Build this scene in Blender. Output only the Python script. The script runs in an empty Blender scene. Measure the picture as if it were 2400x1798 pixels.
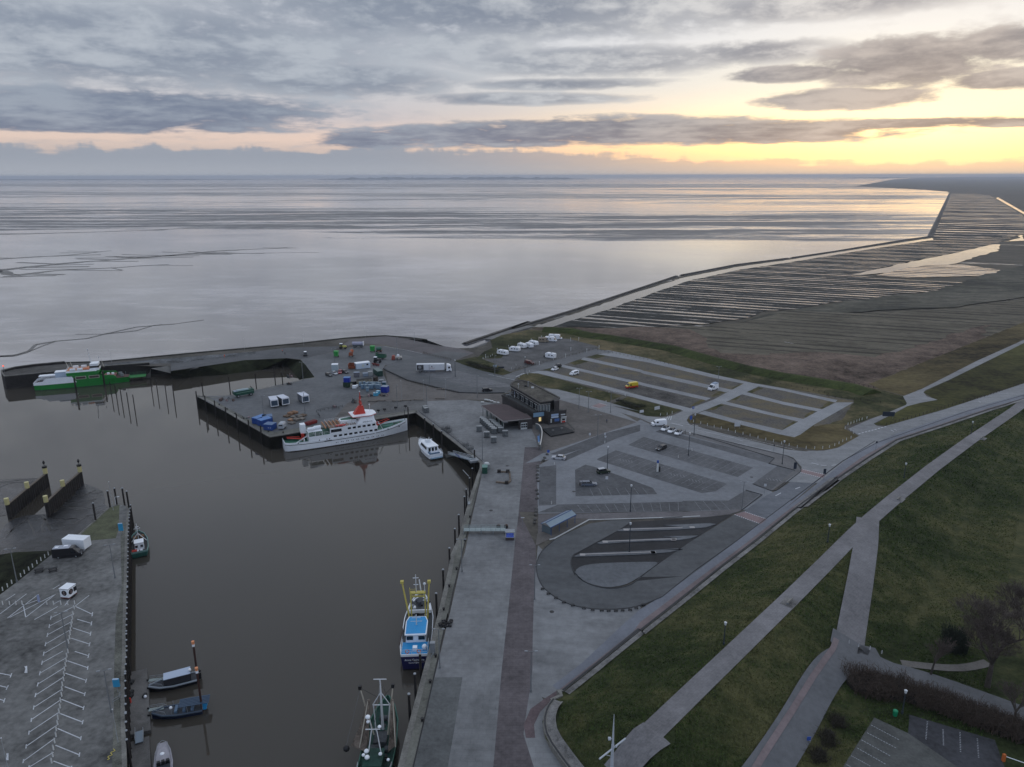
import bpy, bmesh, math, random
from math import sin, cos, pi, radians, hypot, atan2
from mathutils import Vector, Matrix
from mathutils.geometry import delaunay_2d_cdt
S = bpy.context.scene
# ---------------------------------------------------------------- camera (drone 90 m above the quay)
CH, CP, CR, CL = (90,15.8,0.12,25.83)
cam = bpy.data.cameras.new('camera'); co = bpy.data.objects.new('camera', cam); S.collection.objects.link(co)
co.location = (0, 0, CH)
co.rotation_euler = (Matrix.Rotation(radians(90-CP), 4, 'X') @ Matrix.Rotation(radians(-CR), 4, 'Z')).to_euler()
cam.sensor_width = 36; cam.lens = CL; cam.clip_start = 1; cam.clip_end = 90000
S.camera = co
S.view_settings.view_transform = 'Standard'; S.view_settings.look = 'None'
S.view_settings.exposure = 0; S.view_settings.gamma = 1
S.cycles.max_bounces = 5; S.cycles.diffuse_bounces = 2; S.cycles.glossy_bounces = 3
S.cycles.transmission_bounces = 2; S.cycles.volume_bounces = 0
SUN_AZ, SUN_EL = 28.5, 4.0
# ---------------------------------------------------------------- node helper
def lin(r, g, b):
    f = lambda c: (c/255/12.92) if c/255 <= .04045 else ((c/255+.055)/1.055)**2.4
    return (f(r), f(g), f(b), 1)
class V_:                       # a float socket with arithmetic
    def __init__(s, nt, sock): s.nt, s.s = nt, sock
    def m(s, op, o=None, o2=None, clamp=False):
        n = s.nt.nodes.new('ShaderNodeMath'); n.operation = op; n.use_clamp = clamp
        for i, v in enumerate((s, o, o2)):
            if v is None: continue
            if isinstance(v, V_): s.nt.links.new(v.s, n.inputs[i])
            else: n.inputs[i].default_value = v
        return V_(s.nt, n.outputs[0])
    def __add__(s, o): return s.m('ADD', o)
    def __sub__(s, o): return s.m('SUBTRACT', o)
    def __mul__(s, o): return s.m('MULTIPLY', o)
    def __truediv__(s, o): return s.m('DIVIDE', o)
    __radd__ = __add__; __rmul__ = __mul__
    def __rsub__(s, o): return s*-1 + o
    def step(s, a, b):
        n = s.nt.nodes.new('ShaderNodeMapRange'); n.interpolation_type = 'SMOOTHSTEP'
        s.nt.links.new(s.s, n.inputs[0]); n.inputs[1].default_value = a; n.inputs[2].default_value = b
        return V_(s.nt, n.outputs[0])
    def max(s, o): return s.m('MAXIMUM', o)
    def min(s, o): return s.m('MINIMUM', o)
def mixc(nt, f, a, b, mode='MIX'):
    n = nt.nodes.new('ShaderNodeMix'); n.data_type = 'RGBA'; n.blend_type = mode
    for i, v in ((0, f), (6, a), (7, b)):
        v = v.s if isinstance(v, V_) else v
        if isinstance(v, bpy.types.NodeSocket): nt.links.new(v, n.inputs[i])
        else: n.inputs[i].default_value = v
    return n.outputs[2]
def comb(nt, x, y, z=0.0):
    n = nt.nodes.new('ShaderNodeCombineXYZ')
    for i, v in enumerate((x, y, z)):
        if isinstance(v, V_): nt.links.new(v.s, n.inputs[i])
        else: n.inputs[i].default_value = v
    return n.outputs[0]
def noise(nt, vec, scale, detail=4, rough=.55, dist=0):
    n = nt.nodes.new('ShaderNodeTexNoise'); n.inputs['Scale'].default_value = scale
    n.inputs['Detail'].default_value = detail; n.inputs['Roughness'].default_value = rough
    n.inputs['Distortion'].default_value = dist
    nt.links.new(vec, n.inputs['Vector']); return V_(nt, n.outputs[0])
# ---------------------------------------------------------------- world: dusk sky with cloud banks, laid out by azimuth / elevation
W = bpy.data.worlds.new('World'); S.world = W; W.use_nodes = True
nt = W.node_tree; nt.nodes.clear()
tc = nt.nodes.new('ShaderNodeTexCoord'); sp = nt.nodes.new('ShaderNodeSeparateXYZ')
nt.links.new(tc.outputs['Generated'], sp.inputs[0])
dx, dy, dz = (V_(nt, sp.outputs[i]) for i in range(3))
K = 180/pi
az = dx.m('ARCTAN2', dy) * K; el = dz.m('ARCSINE') * K
pe = (el+2.6).max(.3).m('LOGARITHM', 2.718)*8
fine = noise(nt, comb(nt, az*.34, pe*1.25), 1.0, 8, .62, .15)
midn = noise(nt, comb(nt, az*.11, pe*.55, 5.1), 1.0, 5, .55, .2)
broad = noise(nt, comb(nt, az*.04, pe*.22, 3.3), 1.0, 3, .5)
lump = noise(nt, comb(nt, az*.55, el*.25, 7.7), 1.0, 5, .6)
def ramp(nt, v, stops):
    n = nt.nodes.new('ShaderNodeValToRGB'); r = n.color_ramp
    lo, hi = stops[0][0], stops[-1][0]
    while len(r.elements) < len(stops): r.elements.new(.5)
    for e, (p, c) in zip(r.elements, stops): e.position = (p-lo)/(hi-lo); e.color = lin(*c)
    t = (v - lo) / (hi-lo)
    nt.links.new(t.s, n.inputs[0]); return n.outputs[0]
left = ramp(nt, el, [(-3, (168,176,188)), (0, (172,178,190)), (1.6, (205,190,184)), (2.6, (236,212,198)), (4, (205,200,204)), (6, (206,208,214)), (9, (210,214,222)), (14, (190,197,207)), (25, (196,202,212)), (90, (196,202,212))])
right = ramp(nt, el, [(-3, (196,186,176)), (0, (224,200,170)), (1.3, (250,214,150)), (2.4, (255,226,156)), (3.3, (255,234,172)), (4.8, (255,246,224)), (6, (255,250,238)), (9, (250,249,248)), (14, (214,212,212)), (25, (196,200,206)), (90, (196,202,212))])
side = (az + (fine-.5)*6).step(-12, 28) * az.step(100, 45)
clear = mixc(nt, side, left, right)
# brightest glow round the hidden sun
g = (az-SUN_AZ)*.085; h = (el-4.6)*.3
glow = (g*g + h*h).m('MULTIPLY', -1).m('EXPONENT')
clear = mixc(nt, glow*.75, clear, lin(255,249,220))
g2 = (az-24)*.046; h2 = (el-2.2)*.42; gg_ = (g2*g2 + h2*h2).m('MULTIPLY', -1).m('EXPONENT')
clear = mixc(nt, 1.0, clear, comb(nt, gg_*1.2+1, gg_*.72+1, gg_*.35+1), 'MULTIPLY')
n_ = (fine-.5)*1.9 + (midn-.5)*1.7
def lens(c, ra, re, k=1.0, amp=1.0):
    u = (az-c[0])*(1/ra); v = (el-c[1])*(1/re)
    # flat undersides, ragged tops
    return (V_(nt, u.m('MULTIPLY', u).s)*-1 - v*v + 1 + n_*amp) * k
P1 = [((-10.34,2.53), 4.6, .75), ((-0.17,2.88), 13, 1.0), ((6.64,3.14), 15, 1.15), ((17.10,2.90), 13, .9), ((27.79,3.24), 9.5, .4), ((22.89,4.93), 6.2, .75), ((26.37,6.95), 6.2, 1.8),
      ((32.16,7.58), 4.5, 1.15), ((32.47,5.63), 4.5, .7), ((33.80,3.13), 5, .35), ((19.21,6.62), 5, .6), ((-25.48,4.21), 14, 1.45), ((-31.35,3.34), 18, .8)]
P2 = [((5.84,7.85), 14, 1.25), ((17.27,8.09), 7, 1.0), ((0.52,5.37), 10, .55), ((3.87,6.34), 9, .5), ((-0.80,11.20), 26, 2.7), ((-27.62,8.18), 26, 3.6), ((20.26,10.75), 13, 1.2), ((-13.34,6.58), 12, 1.6)]
d1 = None
for c, ra, re in P1:
    m = lens(c, ra, re); d1 = m if d1 is None else d1.max(m)
d2 = None
for c, ra, re in P2:
    m = lens(c, ra, re); d2 = m if d2 is None else d2.max(m)
d2 = d2.max(((broad-.5)*4 + (midn-.5)*3.2 + .35) * el.step(2.5, 7) + (fine-.5)*(side*1.2+1.5) - side*1.0)
d1 = d1.step(-.05, .6); d2 = d2.step(-.1, .85)
sha = ((fine-.5)*1.9 + (midn-.5)*2.6 + .45).step(.0, 1.0)
ccol = mixc(nt, side, mixc(nt, sha, lin(110,124,148), lin(156,166,181)), mixc(nt, sha, lin(116,122,136), lin(186,182,182)))
c2 = mixc(nt, side, mixc(nt, sha, lin(120,133,154), lin(180,188,199)), mixc(nt, sha, lin(126,133,148), lin(228,226,224)))
sky = mixc(nt, d2*.9, clear, c2)
sky = mixc(nt, d1*.93, sky, ccol)
# low bank above the horizon with a lumpy top
top = (lump-.5)*1.5 + (midn-.5)*1.4 + (fine-.5)*.8 + 1.95 - az.step(0, 20)*1.0
bank = (top - el).step(-.06, .3)
bcol = mixc(nt, side, mixc(nt, el.step(-.3, 1.6), lin(176,181,190), lin(154,163,177)), mixc(nt, el.step(-.3, 1.2), lin(206,196,186), lin(196,178,168)))
sky = mixc(nt, bank*(.92-side*.5), sky, bcol)
# everything above the frame: heavy overcast
hi = el.step(12, 24)
sky = mixc(nt, hi, sky, mixc(nt, (broad-.5).step(-.25, .25), lin(178,193,216), lin(206,215,230)))
back = dy.step(.35, -.5)
sky = mixc(nt, back*.6, sky, lin(188,203,228))
st = nt.nodes.new('ShaderNodeTexSky'); st.sky_type = 'NISHITA'; st.sun_disc = False
st.sun_elevation = radians(SUN_EL); st.sun_rotation = radians(SUN_AZ); st.dust_density = 3
b1 = nt.nodes.new('ShaderNodeBackground'); b2 = nt.nodes.new('ShaderNodeBackground')
nt.links.new(sky, b1.inputs[0]); b1.inputs[1].default_value = 1.0
nt.links.new(st.outputs[0], b2.inputs[0]); b2.inputs[1].default_value = .05
mx = nt.nodes.new('ShaderNodeMixShader'); mx.inputs[0].default_value = .06
wo = nt.nodes.new('ShaderNodeOutputWorld')
nt.links.new(b1.outputs[0], mx.inputs[1]); nt.links.new(b2.outputs[0], mx.inputs[2]); nt.links.new(mx.outputs[0], wo.inputs[0])
W.cycles.sampling_method = 'MANUAL'; W.cycles.sample_map_resolution = 512
# ---------------------------------------------------------------- sun, low behind the clouds
sl = bpy.data.lights.new('sun', 'SUN'); so = bpy.data.objects.new('sun', sl); S.collection.objects.link(so)
sl.energy = .5; sl.angle = radians(150); sl.color = (1, .92, .82)
so.rotation_euler = (radians(90-SUN_EL), 0, radians(180-SUN_AZ))
so.location = (300, 500, 200)
# ---------------------------------------------------------------- materials
MATS = {}
def M(name, col, rough=.8, metal=0., var=0., scale=.3, bump=0., spec=.4, emit=0, streak=None, pavers=0., pang=0., psz=(4, 2), col2=None):
    if name in MATS: return MATS[name]
    m = bpy.data.materials.new(name); m.use_nodes = True; nt = m.node_tree
    b = nt.nodes['Principled BSDF']; MATS[name] = m
    c = col if len(col) == 4 else (*col, 1)
    b.inputs['Roughness'].default_value = rough; b.inputs['Metallic'].default_value = metal
    b.inputs['Specular IOR Level'].default_value = spec
    b.inputs['Base Color'].default_value = c
    if emit:
        b.inputs['Emission Color'].default_value = c; b.inputs['Emission Strength'].default_value = emit
    if var or bump or pavers or streak:
        g = nt.nodes.new('ShaderNodeNewGeometry'); vec = g.outputs['Position']
        if streak:
            mp = nt.nodes.new('ShaderNodeMapping'); mp.inputs['Rotation'].default_value = (0, 0, streak[0]); mp.inputs['Scale'].default_value = (1, streak[1], 1)
            nt.links.new(vec, mp.inputs[0]); sv = mp.outputs[0]
        else: sv = vec
        a = noise(nt, sv, scale, 6, .65, .2); bb = noise(nt, vec, scale*7, 4, .6); cc = noise(nt, vec, scale*.16, 3, .5)
        t = (a-.5)*2.6 + (bb-.5)*1.8 + (cc-.5)*2.4
        if pavers:
            mp = nt.nodes.new('ShaderNodeMapping'); mp.inputs['Rotation'].default_value = (0, 0, pang); nt.links.new(vec, mp.inputs[0])
            br = nt.nodes.new('ShaderNodeTexBrick'); br.inputs['Scale'].default_value = 1
            br.inputs['Brick Width'].default_value = psz[0]; br.inputs['Row Height'].default_value = psz[1]
            br.inputs['Mortar Size'].default_value = .07; br.inputs['Color1'].default_value = (.35,)*3+(1,); br.inputs['Color2'].default_value = (.65,)*3+(1,); br.inputs['Mortar'].default_value = (0, 0, 0, 1)
            nt.links.new(mp.outputs[0], br.inputs[0])
            t = t + (V_(nt, br.outputs[0]) - .5) * pavers
        f = (t * var * 2 + 1).max(.15)
        if col2: c = mixc(nt, ((cc-.5)*1.6+(a-.5)*1.4+.5).step(.3, .85), c, (*col2, 1))
        o = mixc(nt, 1.0, c, comb(nt, f, f, f), 'MULTIPLY')
        nt.links.new(o, b.inputs['Base Color'])
        if bump:
            bn = nt.nodes.new('ShaderNodeBump'); bn.inputs['Strength'].default_value = bump; bn.inputs['Distance'].default_value = .3
            nt.links.new((a+bb*.6).s, bn.inputs['Height']); nt.links.new(bn.outputs[0], b.inputs['Normal'])
        r = (t*-.06 + rough).max(.03); nt.links.new(r.s, b.inputs['Roughness'])
    return m
# ---------------------------------------------------------------- mesh builder
class MB:
    def __init__(s): s.v = []; s.f = []; s.sm = []
    def add(s, vs, fs, smooth=False):
        o = len(s.v); s.v += [tuple(p) for p in vs]; s.f += [tuple(i+o for i in f) for f in fs]; s.sm += [smooth]*len(fs); return s
    def box(s, c, d, rz=0., top=None, tx=0.):
        """c: centre of the bottom face; top=(sx,sy) scale of the upper face; tx shifts it along x"""
        a, b, h = d[0]/2, d[1]/2, d[2]; ts = top or (1, 1); q = []
        for z, k in ((0, (1, 1)), (h, ts)):
            for x, y in ((-a, -b), (a, -b), (a, b), (-a, b)):
                x, y = x*k[0] + (tx if z else 0), y*k[1]
                q.append((c[0]+x*cos(rz)-y*sin(rz), c[1]+x*sin(rz)+y*cos(rz), c[2]+z))
        return s.add(q, [(3,2,1,0), (4,5,6,7), (0,1,5,4), (1,2,6,5), (2,3,7,6), (3,0,4,7)])
    def prism(s, pts, z0, z1, cap=True):
        n = len(pts); ar = sum(pts[i][0]*pts[(i+1) % n][1]-pts[(i+1) % n][0]*pts[i][1] for i in range(n))
        if ar < 0: pts = pts[::-1]
        q = [(p[0], p[1], z0) for p in pts]+[(p[0], p[1], z1) for p in pts]
        f = [(i, (i+1) % n, (i+1) % n+n, i+n) for i in range(n)]
        if cap: f += [tuple(range(n, 2*n)), tuple(range(n-1, -1, -1))]
        return s.add(q, f)
    def cyl(s, p, q, r, r2=None, n=8, smooth=True):
        r2 = r if r2 is None else r2; p, q = Vector(p), Vector(q); d = (q-p).normalized()
        u = d.orthogonal().normalized(); w = d.cross(u); vs = []
        for c, rr in ((p, r), (q, r2)):
            for i in range(n):
                t = 2*pi*i/n; vs.append(c+u*cos(t)*rr+w*sin(t)*rr)
        s.add(vs, [(i, (i+1) % n, (i+1) % n+n, i+n) for i in range(n)], smooth)
        return s.add(vs, [tuple(range(n, 2*n)), tuple(range(n-1, -1, -1))])
    def sph(s, c, r, n=8, m=6, sc=(1, 1, 1)):
        vs = [(c[0]+r*sc[0]*sin(pi*j/m)*cos(2*pi*i/n), c[1]+r*sc[1]*sin(pi*j/m)*sin(2*pi*i/n), c[2]+r*sc[2]*cos(pi*j/m)) for j in range(m+1) for i in range(n)]
        return s.add(vs, [(j*n+i, (j+1)*n+i, (j+1)*n+(i+1) % n, j*n+(i+1) % n) for j in range(m) for i in range(n)], True)
    def loft(s, rings, caps=True, closed=True, smooth=False):
        n = len(rings[0]); vs = [p for r in rings for p in r]; f = []
        for j in range(len(rings)-1):
            for i in range(n if closed else n-1):
                f.append((j*n+i, j*n+(i+1) % n, (j+1)*n+(i+1) % n, (j+1)*n+i))
        s.add(vs, f, smooth)
        if caps: s.add(rings[0], [tuple(range(n-1, -1, -1))]); s.add(rings[-1], [tuple(range(n))])
        return s
    def strip(s, pts, w, h, z=None, off=0.):
        """box section of width w and height h along a polyline"""
        P = [Vector((p[0], p[1], p[2] if z is None else z)) for p in pts]; rings = []
        for i, p in enumerate(P):
            a = P[max(i-1, 0)]; b = P[min(i+1, len(P)-1)]; t = (b-a); t.z = 0; t.normalize(); nn = Vector((-t.y, t.x, 0))
            if 0 < i < len(P)-1:
                e = (p-a); e.z = 0; e.normalize(); k = max(.5, abs(e.dot(t)))
            else: k = 1
            l, r = p+nn*(off+w/2)/k, p+nn*(off-w/2)/k; up = Vector((0, 0, h))
            rings.append([l, r, r+up, l+up])
        return s.loft(rings)
    def pipe(s, pts, r, n=5):
        for a, b in zip(pts, pts[1:]): s.cyl(a, b, r, n=n)
        return s
    def xf(s, mat):
        s.v = [tuple(mat @ Vector(p)) for p in s.v]; return s
    def build(s, name, mat, parent=None, loc=None):
        me = bpy.data.meshes.new(name); me.from_pydata(s.v, [], s.f); me.materials.append(mat)
        me.polygons.foreach_set('use_smooth', s.sm); me.update()
        o = bpy.data.objects.new(name, me); S.collection.objects.link(o)
        if parent: o.parent = parent
        if loc: o.location = loc
        return o
def tag(o, label=None, cat=None, group=None, kind=None):
    if label: o['label'] = label
    if cat: o['category'] = cat
    if group: o['group'] = group
    if kind: o['kind'] = kind
    return o
def thing(name, label, cat, loc=(0, 0, 0), rz=0., group=None, rx=0., ry=0.):
    o = bpy.data.objects.new(name, None); S.collection.objects.link(o); o.empty_display_size = .5
    o.location = loc; o.rotation_euler = (rx, ry, rz); return tag(o, label, cat, group)
KIDS = {}
def copy_tree(o, loc=None, rz=None, label=None, group=None, parent=None):
    c = o.copy(); S.collection.objects.link(c)
    if parent: c.parent = parent
    for ch in list(o.children): copy_tree(ch, parent=c)
    if loc is not None: c.location = loc
    if rz is not None: c.rotation_euler = (0, 0, rz)
    if label: c['label'] = label
    if group: c['group'] = group
    return c
class Kind:
    """first call places the prototype itself, later calls copy it"""
    def __init__(s, make): s.make = make; s.o = None
    def __call__(s, loc, rz=0., label=None, group=None):
        if s.o is None:
            s.o = s.make(); o = s.o; o.location = loc; o.rotation_euler = (0, 0, rz)
            if label: o['label'] = label
            if group: o['group'] = group
            return o
        return copy_tree(s.o, loc, rz, label, group)
def text(name, s, size, mat, parent, loc, rot, depth=.02):
    cu = bpy.data.curves.new(name, 'FONT'); cu.body = s; cu.size = size; cu.extrude = depth; cu.align_x = 'CENTER'; cu.align_y = 'CENTER'
    t = bpy.data.objects.new(name, cu); S.collection.objects.link(t)
    me = bpy.data.meshes.new_from_object(t.evaluated_get(bpy.context.evaluated_depsgraph_get()))
    bpy.data.objects.remove(t); me.materials.clear(); me.materials.append(mat)
    o = bpy.data.objects.new(name, me); S.collection.objects.link(o); o.parent = parent; o.location = loc; o.rotation_euler = rot
    return o
# ---------------------------------------------------------------- sheets of ground
CREST = [(15.18,88.90),(37.41,112.53),(62.53,139.15),(90.97,170.25),(139.66,219.83),(207.09,283.73),(497.41,558.89)]
WC = [(15.15,118.4,0),(9.04,111.8,0),(6.95,109.7,0),(5.73,107.5,0),(5.03,104.2,0),(5.41,100.5,0),(7.92,95.1,0),(11.04,89.7,0)]
def cdist(x, y, C=CREST):
    best = 1e9; sg = 1
    for (ax, ay), (bx, by) in zip(C, C[1:]):
        ux, uy = bx-ax, by-ay; t = ((x-ax)*ux+(y-ay)*uy)/(ux*ux+uy*uy); t = max(0, min(1, t))
        d = hypot(x-ax-t*ux, y-ay-t*uy)
        if d < best: best = d; sg = 1 if ux*(y-ay)-uy*(x-ax) > 0 else -1
    return best*sg
WC = [p[:2] for p in WC]
def dike_h(x, y):
    d = cdist(x, y); dw = abs(cdist(x, y, WC)); hc = 6-max(0, min(1, (x-90)/105))*4.9
    h = hc-max(0, abs(d)-2.5)*(.32 if d > 0 else .36)
    return min(max(h, .9 if d > 0 or dw < 8 else 0), .9+max(0, dw-2.2)*.62)
def jag(pts, amp, step=4., seed=1):
    r = random.Random(seed); out = []
    n = len(pts)
    for i in range(n):
        a, b = Vector(pts[i]), Vector(pts[(i+1) % n]); L = (b-a).length; k = max(1, int(L/step))
        for j in range(k):
            p = a.lerp(b, j/k); out.append((p.x+r.uniform(-amp, amp), p.y+r.uniform(-amp, amp), p.z))
    return out
def smooth(pts, it=2, closed=False):
    for _ in range(it):
        o = []; n = len(pts)
        for i in range(n if closed else n-1):
            a, b = pts[i], pts[(i+1) % n]
            o.append(tuple(a[k]*.75+b[k]*.25 for k in range(3))); o.append(tuple(a[k]*.25+b[k]*.75 for k in range(3)))
        pts = o if closed else [pts[0]]+o+[pts[-1]]
    return pts
def sheet(name, pts, mat, dz=0., z=None, kind='structure', label=None):
    vs = [(p[0], p[1], (p[2] if z is None else z)+dz) for p in pts]
    r = delaunay_2d_cdt([Vector(v[:2]) for v in vs], [], [list(range(len(vs)))], 1, 1e-4)
    # new points appear only where the outline crosses itself
    V2 = []
    for p, src in zip(r[0], r[3]): V2.append((p.x, p.y, vs[src[0]][2] if src else vs[0][2]))
    mb = MB(); mb.add(V2, [tuple(f) for f in r[2]])
    o = mb.build(name, mat)
    if o.data.polygons and o.data.polygons[0].normal.z < 0: o.data.flip_normals()
    return tag(o, label, kind=kind)
def dense(pts, step=2.):
    out = []; n = len(pts)
    for i in range(n):
        a, b = Vector(pts[i][:2]), Vector(pts[(i+1) % n][:2]); k = max(1, int((b-a).length/step))
        out += [a.lerp(b, j/k) for j in range(k)]
    return out
def terrain(name, pts, mat, hf, step=2., dz=0., kind='structure'):
    B = dense(pts, step); xs = [p.x for p in B]; ys = [p.y for p in B]; V = list(B)
    x0, x1, y0, y1 = min(xs), max(xs), min(ys), max(ys)
    nx, ny = int((x1-x0)/step), int((y1-y0)/step)
    for i in range(1, nx):
        for j in range(1, ny): V.append(Vector((x0+i*step+(j % 2)*step*.4, y0+j*step)))
    r = delaunay_2d_cdt(V, [], [list(range(len(B)))], 1, 1e-4)
    mb = MB(); mb.add([(p.x, p.y, hf(p.x, p.y)+dz) for p in r[0]], [tuple(f) for f in r[2]], True)
    o = mb.build(name, mat)
    if o.data.polygons[0].normal.z < 0: o.data.flip_normals()
    return tag(o, kind=kind)
def kerb(pts, w=.25, h=.13, mat=None, z=0., name='kerb'):
    return tag(MB().strip(pts, w, h, z=z).build(name, mat or MATS['kerb']), kind='structure')
M('kerb', (.30, .31, .32), .8, var=.12, scale=.5)
conc = M('concrete_paving', (0.162, 0.166, 0.17), .72, var=.24, scale=.08, pavers=.4, pang=.05, psz=(2.4, 1.2))
conc_l = M('concrete_pale', (0.205, 0.212, 0.224), .75, var=.16, scale=.1, pavers=.22, pang=-.62, psz=(6, 3))
apron = M('quay_edge_concrete', (0.122, 0.122, 0.105), .85, var=.3, scale=.25)
brick = M('red_brick_paving', (0.0961, 0.0831, 0.0879), .8, var=.28, scale=.14, pavers=.4, psz=(1.2, .6))
brick2 = M('red_brick_path', (0.162, 0.128, 0.13), .8, var=.18, scale=.2)
plaza = M('worn_grey_paving', (0.16, 0.164, 0.169), .78, var=.26, scale=.07, pavers=.25, pang=.3, psz=(2.4, 1.2), streak=(.3, 3))
asph = M('asphalt', (0.0729, 0.0781, 0.084), .7, var=.2, scale=.09, streak=(.2, 2.2))
asph_d = M('dark_asphalt', (0.013, 0.0137, 0.0167), .75, var=.25, scale=.15)
asph_y = M('yard_asphalt', (0.0999, 0.105, 0.111), .72, var=.22, scale=.07)
sand = M('sandy_paving', (0.11, 0.1, 0.0931), .85, var=.24, scale=.08, pavers=.2, psz=(1.6, .8))
lot = M('car_park_pavers', (0.176, 0.185, 0.2), .75, var=.16, scale=.08, pavers=.45, pang=-.45, psz=(2.5, 1.25))
bay = M('dark_parking_bays', (0.0891, 0.0917, 0.0981), .82, var=.25, scale=.12, pavers=.25, pang=-.45, psz=(2.4, 1.2))
lane = M('concrete_lane', (0.235, 0.242, 0.252), .8, var=.14, scale=.12, pavers=.2, pang=-.45, psz=(5, 2.5))
gravel = M('grey_gravel', (0.0983, 0.0966, 0.0966), .9, var=.3, scale=.2)
turf_b = M('sparse_gravel_turf', (0.0793, 0.0714, 0.0591), .9, var=.35, scale=.13, bump=.3)
grass_m = M('dike_grass', (.034, .044, .016), .9, var=.34, scale=.2, bump=.6, streak=(.75, 1.5), spec=.15, col2=(.060, .058, .024))
grass_r = M('rough_grass', (.040, .046, .016), .9, var=.5, scale=.09, bump=.5, spec=.15, col2=(.085, .068, .035))
grass_y = M('dry_grass', (0.0792, 0.063, 0.0288), .9, var=.45, scale=.06, bump=.4, spec=.15, streak=(-.5, 2))
stone = M('revetment_stone', (.10, .10, .10), .85, var=.45, scale=.8, bump=1.)
leftq = M('old_harbour_paving', (0.134, 0.133, 0.128), .85, var=.42, scale=.11, bump=.2)
moss = M('mossy_concrete', (.092, .098, .055), .9, var=.35, scale=.3)
white_p = M('road_paint', (0.527, 0.544, 0.57), .7, var=.15, scale=.6)
wallc = M('weathered_concrete', (.16, .155, .14), .85, var=.3, scale=.4)
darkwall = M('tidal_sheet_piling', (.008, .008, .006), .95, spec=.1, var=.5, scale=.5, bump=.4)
algae = M('algae_slope', (.016, .019, .009), .95, spec=.1, var=.6, scale=.3, bump=.6)
wood_d = M('tarred_wood', (.018, .015, .014), .8, var=.4, scale=1.)
# ---- water and tidal flat (one sheet to the horizon)
def flat_mat():
    m = bpy.data.materials.new('tidal_water'); m.use_nodes = True; nt = m.node_tree; b = nt.nodes['Principled BSDF']
    g = nt.nodes.new('ShaderNodeNewGeometry'); sp = nt.nodes.new('ShaderNodeSeparateXYZ'); nt.links.new(g.outputs['Position'], sp.inputs[0])
    x, y = V_(nt, sp.outputs[0]), V_(nt, sp.outputs[1])
    v = g.outputs['Position']
    big = noise(nt, comb(nt, x*.0007, y*.0022), 1., 6, .6, .6)
    mid = noise(nt, comb(nt, x*.004, y*.009, 2.), 1., 6, .6, .4)
    sm = noise(nt, comb(nt, x*.03, y*.07, 4.), 1., 5, .65)
    rip = noise(nt, comb(nt, x*.35, y*.6, 1.), 1., 3, .6)
    # harbour basin: still brown water; outer flats: wet mud under a film of water
    outer = (y + (big-.5)*60 - (x+60)*.19).step(388, 396)
    # firmer sand banks at real distances
    yy = y + (big-.5)*900 + (mid-.5)*260 + x*.25
    b1 = yy.step(1180, 1270) * yy.step(2350, 1900)
    b2 = yy.step(3300, 3500) * yy.step(4300, 4000)
    b3 = yy.step(6200, 6500) * yy.step(9500, 8600)
    rg = (x-y*.2).step(1500, 300)
    b4 = ((big*.7+mid*.3).step(.50, .58)) * y.step(1900, 3500)
    stk = noise(nt, comb(nt, x*.0013, y*.014+mid*2, 6.), 1., 7, .66, .3)
    bank = (b1*.95).max(b2*.8).max(b3*.9).max(b4*.9) * (x - y*.55).step(350, -250)
    bank = bank * ((stk-.5)*2.4+(sm-.5)*.6+.62).step(.35, .75)
    bank = bank.max((stk.step(.60, .68))*y.step(900, 1300)*.7)
    flats_c = mixc(nt, bank, mixc(nt, ((mid-.5)*2.6+(sm-.5)*1.6+.4).step(.1, .9), lin(96, 94, 99), lin(150, 147, 150)), lin(70, 68, 69))
    col = mixc(nt, outer, lin(64, 60, 54), flats_c)
    nt.links.new(col, b.inputs['Base Color'])
    wet = (mid-.5)*.25 + (sm-.5)*.12
    ro = outer*(wet*.6 + .055) + .035
    ro = ro + bank*.45
    nt.links.new(ro.max(.02).s, b.inputs['Roughness'])
    io = outer*.12 + 1.33; nt.links.new(io.s, b.inputs['IOR'])
    bn = nt.nodes.new('ShaderNodeBump'); bn.inputs['Distance'].default_value = 1.
    st = outer*((mid-.42).max(0)*.14+.012) + .004 + bank*.2; nt.links.new(st.s, bn.inputs['Strength'])
    nt.links.new((sm*1.6+rip*.7).s, bn.inputs['Height']); nt.links.new(bn.outputs[0], b.inputs['Normal'])
    return m
WZ = -5.
ring = [(-900, -300), (900, -300), (30000, 3000), (40000, 42000), (-40000, 42000), (-30000, 3000)]
sheet('water', [(x, y, WZ) for x, y in ring], flat_mat())
# far mud shoals and the island on the horizon
mudm = M('tidal_mud', (.055, .052, .05), .45, var=.4, scale=.02, bump=.3, streak=(0, 3))
muddark = M('creek_mud', (.03, .029, .028), .4, var=.4, scale=.1, bump=.4)
isl = M('distant_dunes', (.05, .06, .07), .9, var=.3, scale=.002)
def shoal(pts, seed, m=mudm, z=.25):
    sheet('sandbank', jag(pts, 30, 250, seed), m, z)
mb = MB(); r = random.Random(5)
xs = [-5000+k*330 for k in range(36)]
for (a0, b0, hh, yy) in ((-5400, 2200, 55, 20500), (-21000, -6500, 24, 21500), (9500, 16000, 24, 22500)):
    n = 60; top = [(a0+(b0-a0)*k/n, yy+r.uniform(-300, 300), WZ+max(1, hh*min(1, k/9, (n-k)/9)*r.uniform(.5, 1.2))) for k in range(n+1)]
    mb.loft([[(p[0], p[1]-300, WZ), (p[0], p[1], p[2]), (p[0], p[1]+700, WZ)] for p in top])
tag(mb.build('island', isl), kind='structure')
t = thing('lighthouse', 'tiny dark lighthouse standing on the island on the horizon', 'lighthouse', (0, 0, 0))
p = (-5364.7,41180,-5); q = Vector((p[0], p[1], 0)).normalized()*20500
MB().cyl((q.x, q.y, WZ), (q.x, q.y, 48), 22, 16, 10).build('tower', isl, t); MB().cyl((q.x, q.y, 48), (q.x, q.y, 62), 24, 6, 10).build('lantern', isl, t)
p = Vector(((-7867.3,48192.4,-5))[:2]+(0,)).normalized()*20500
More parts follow.
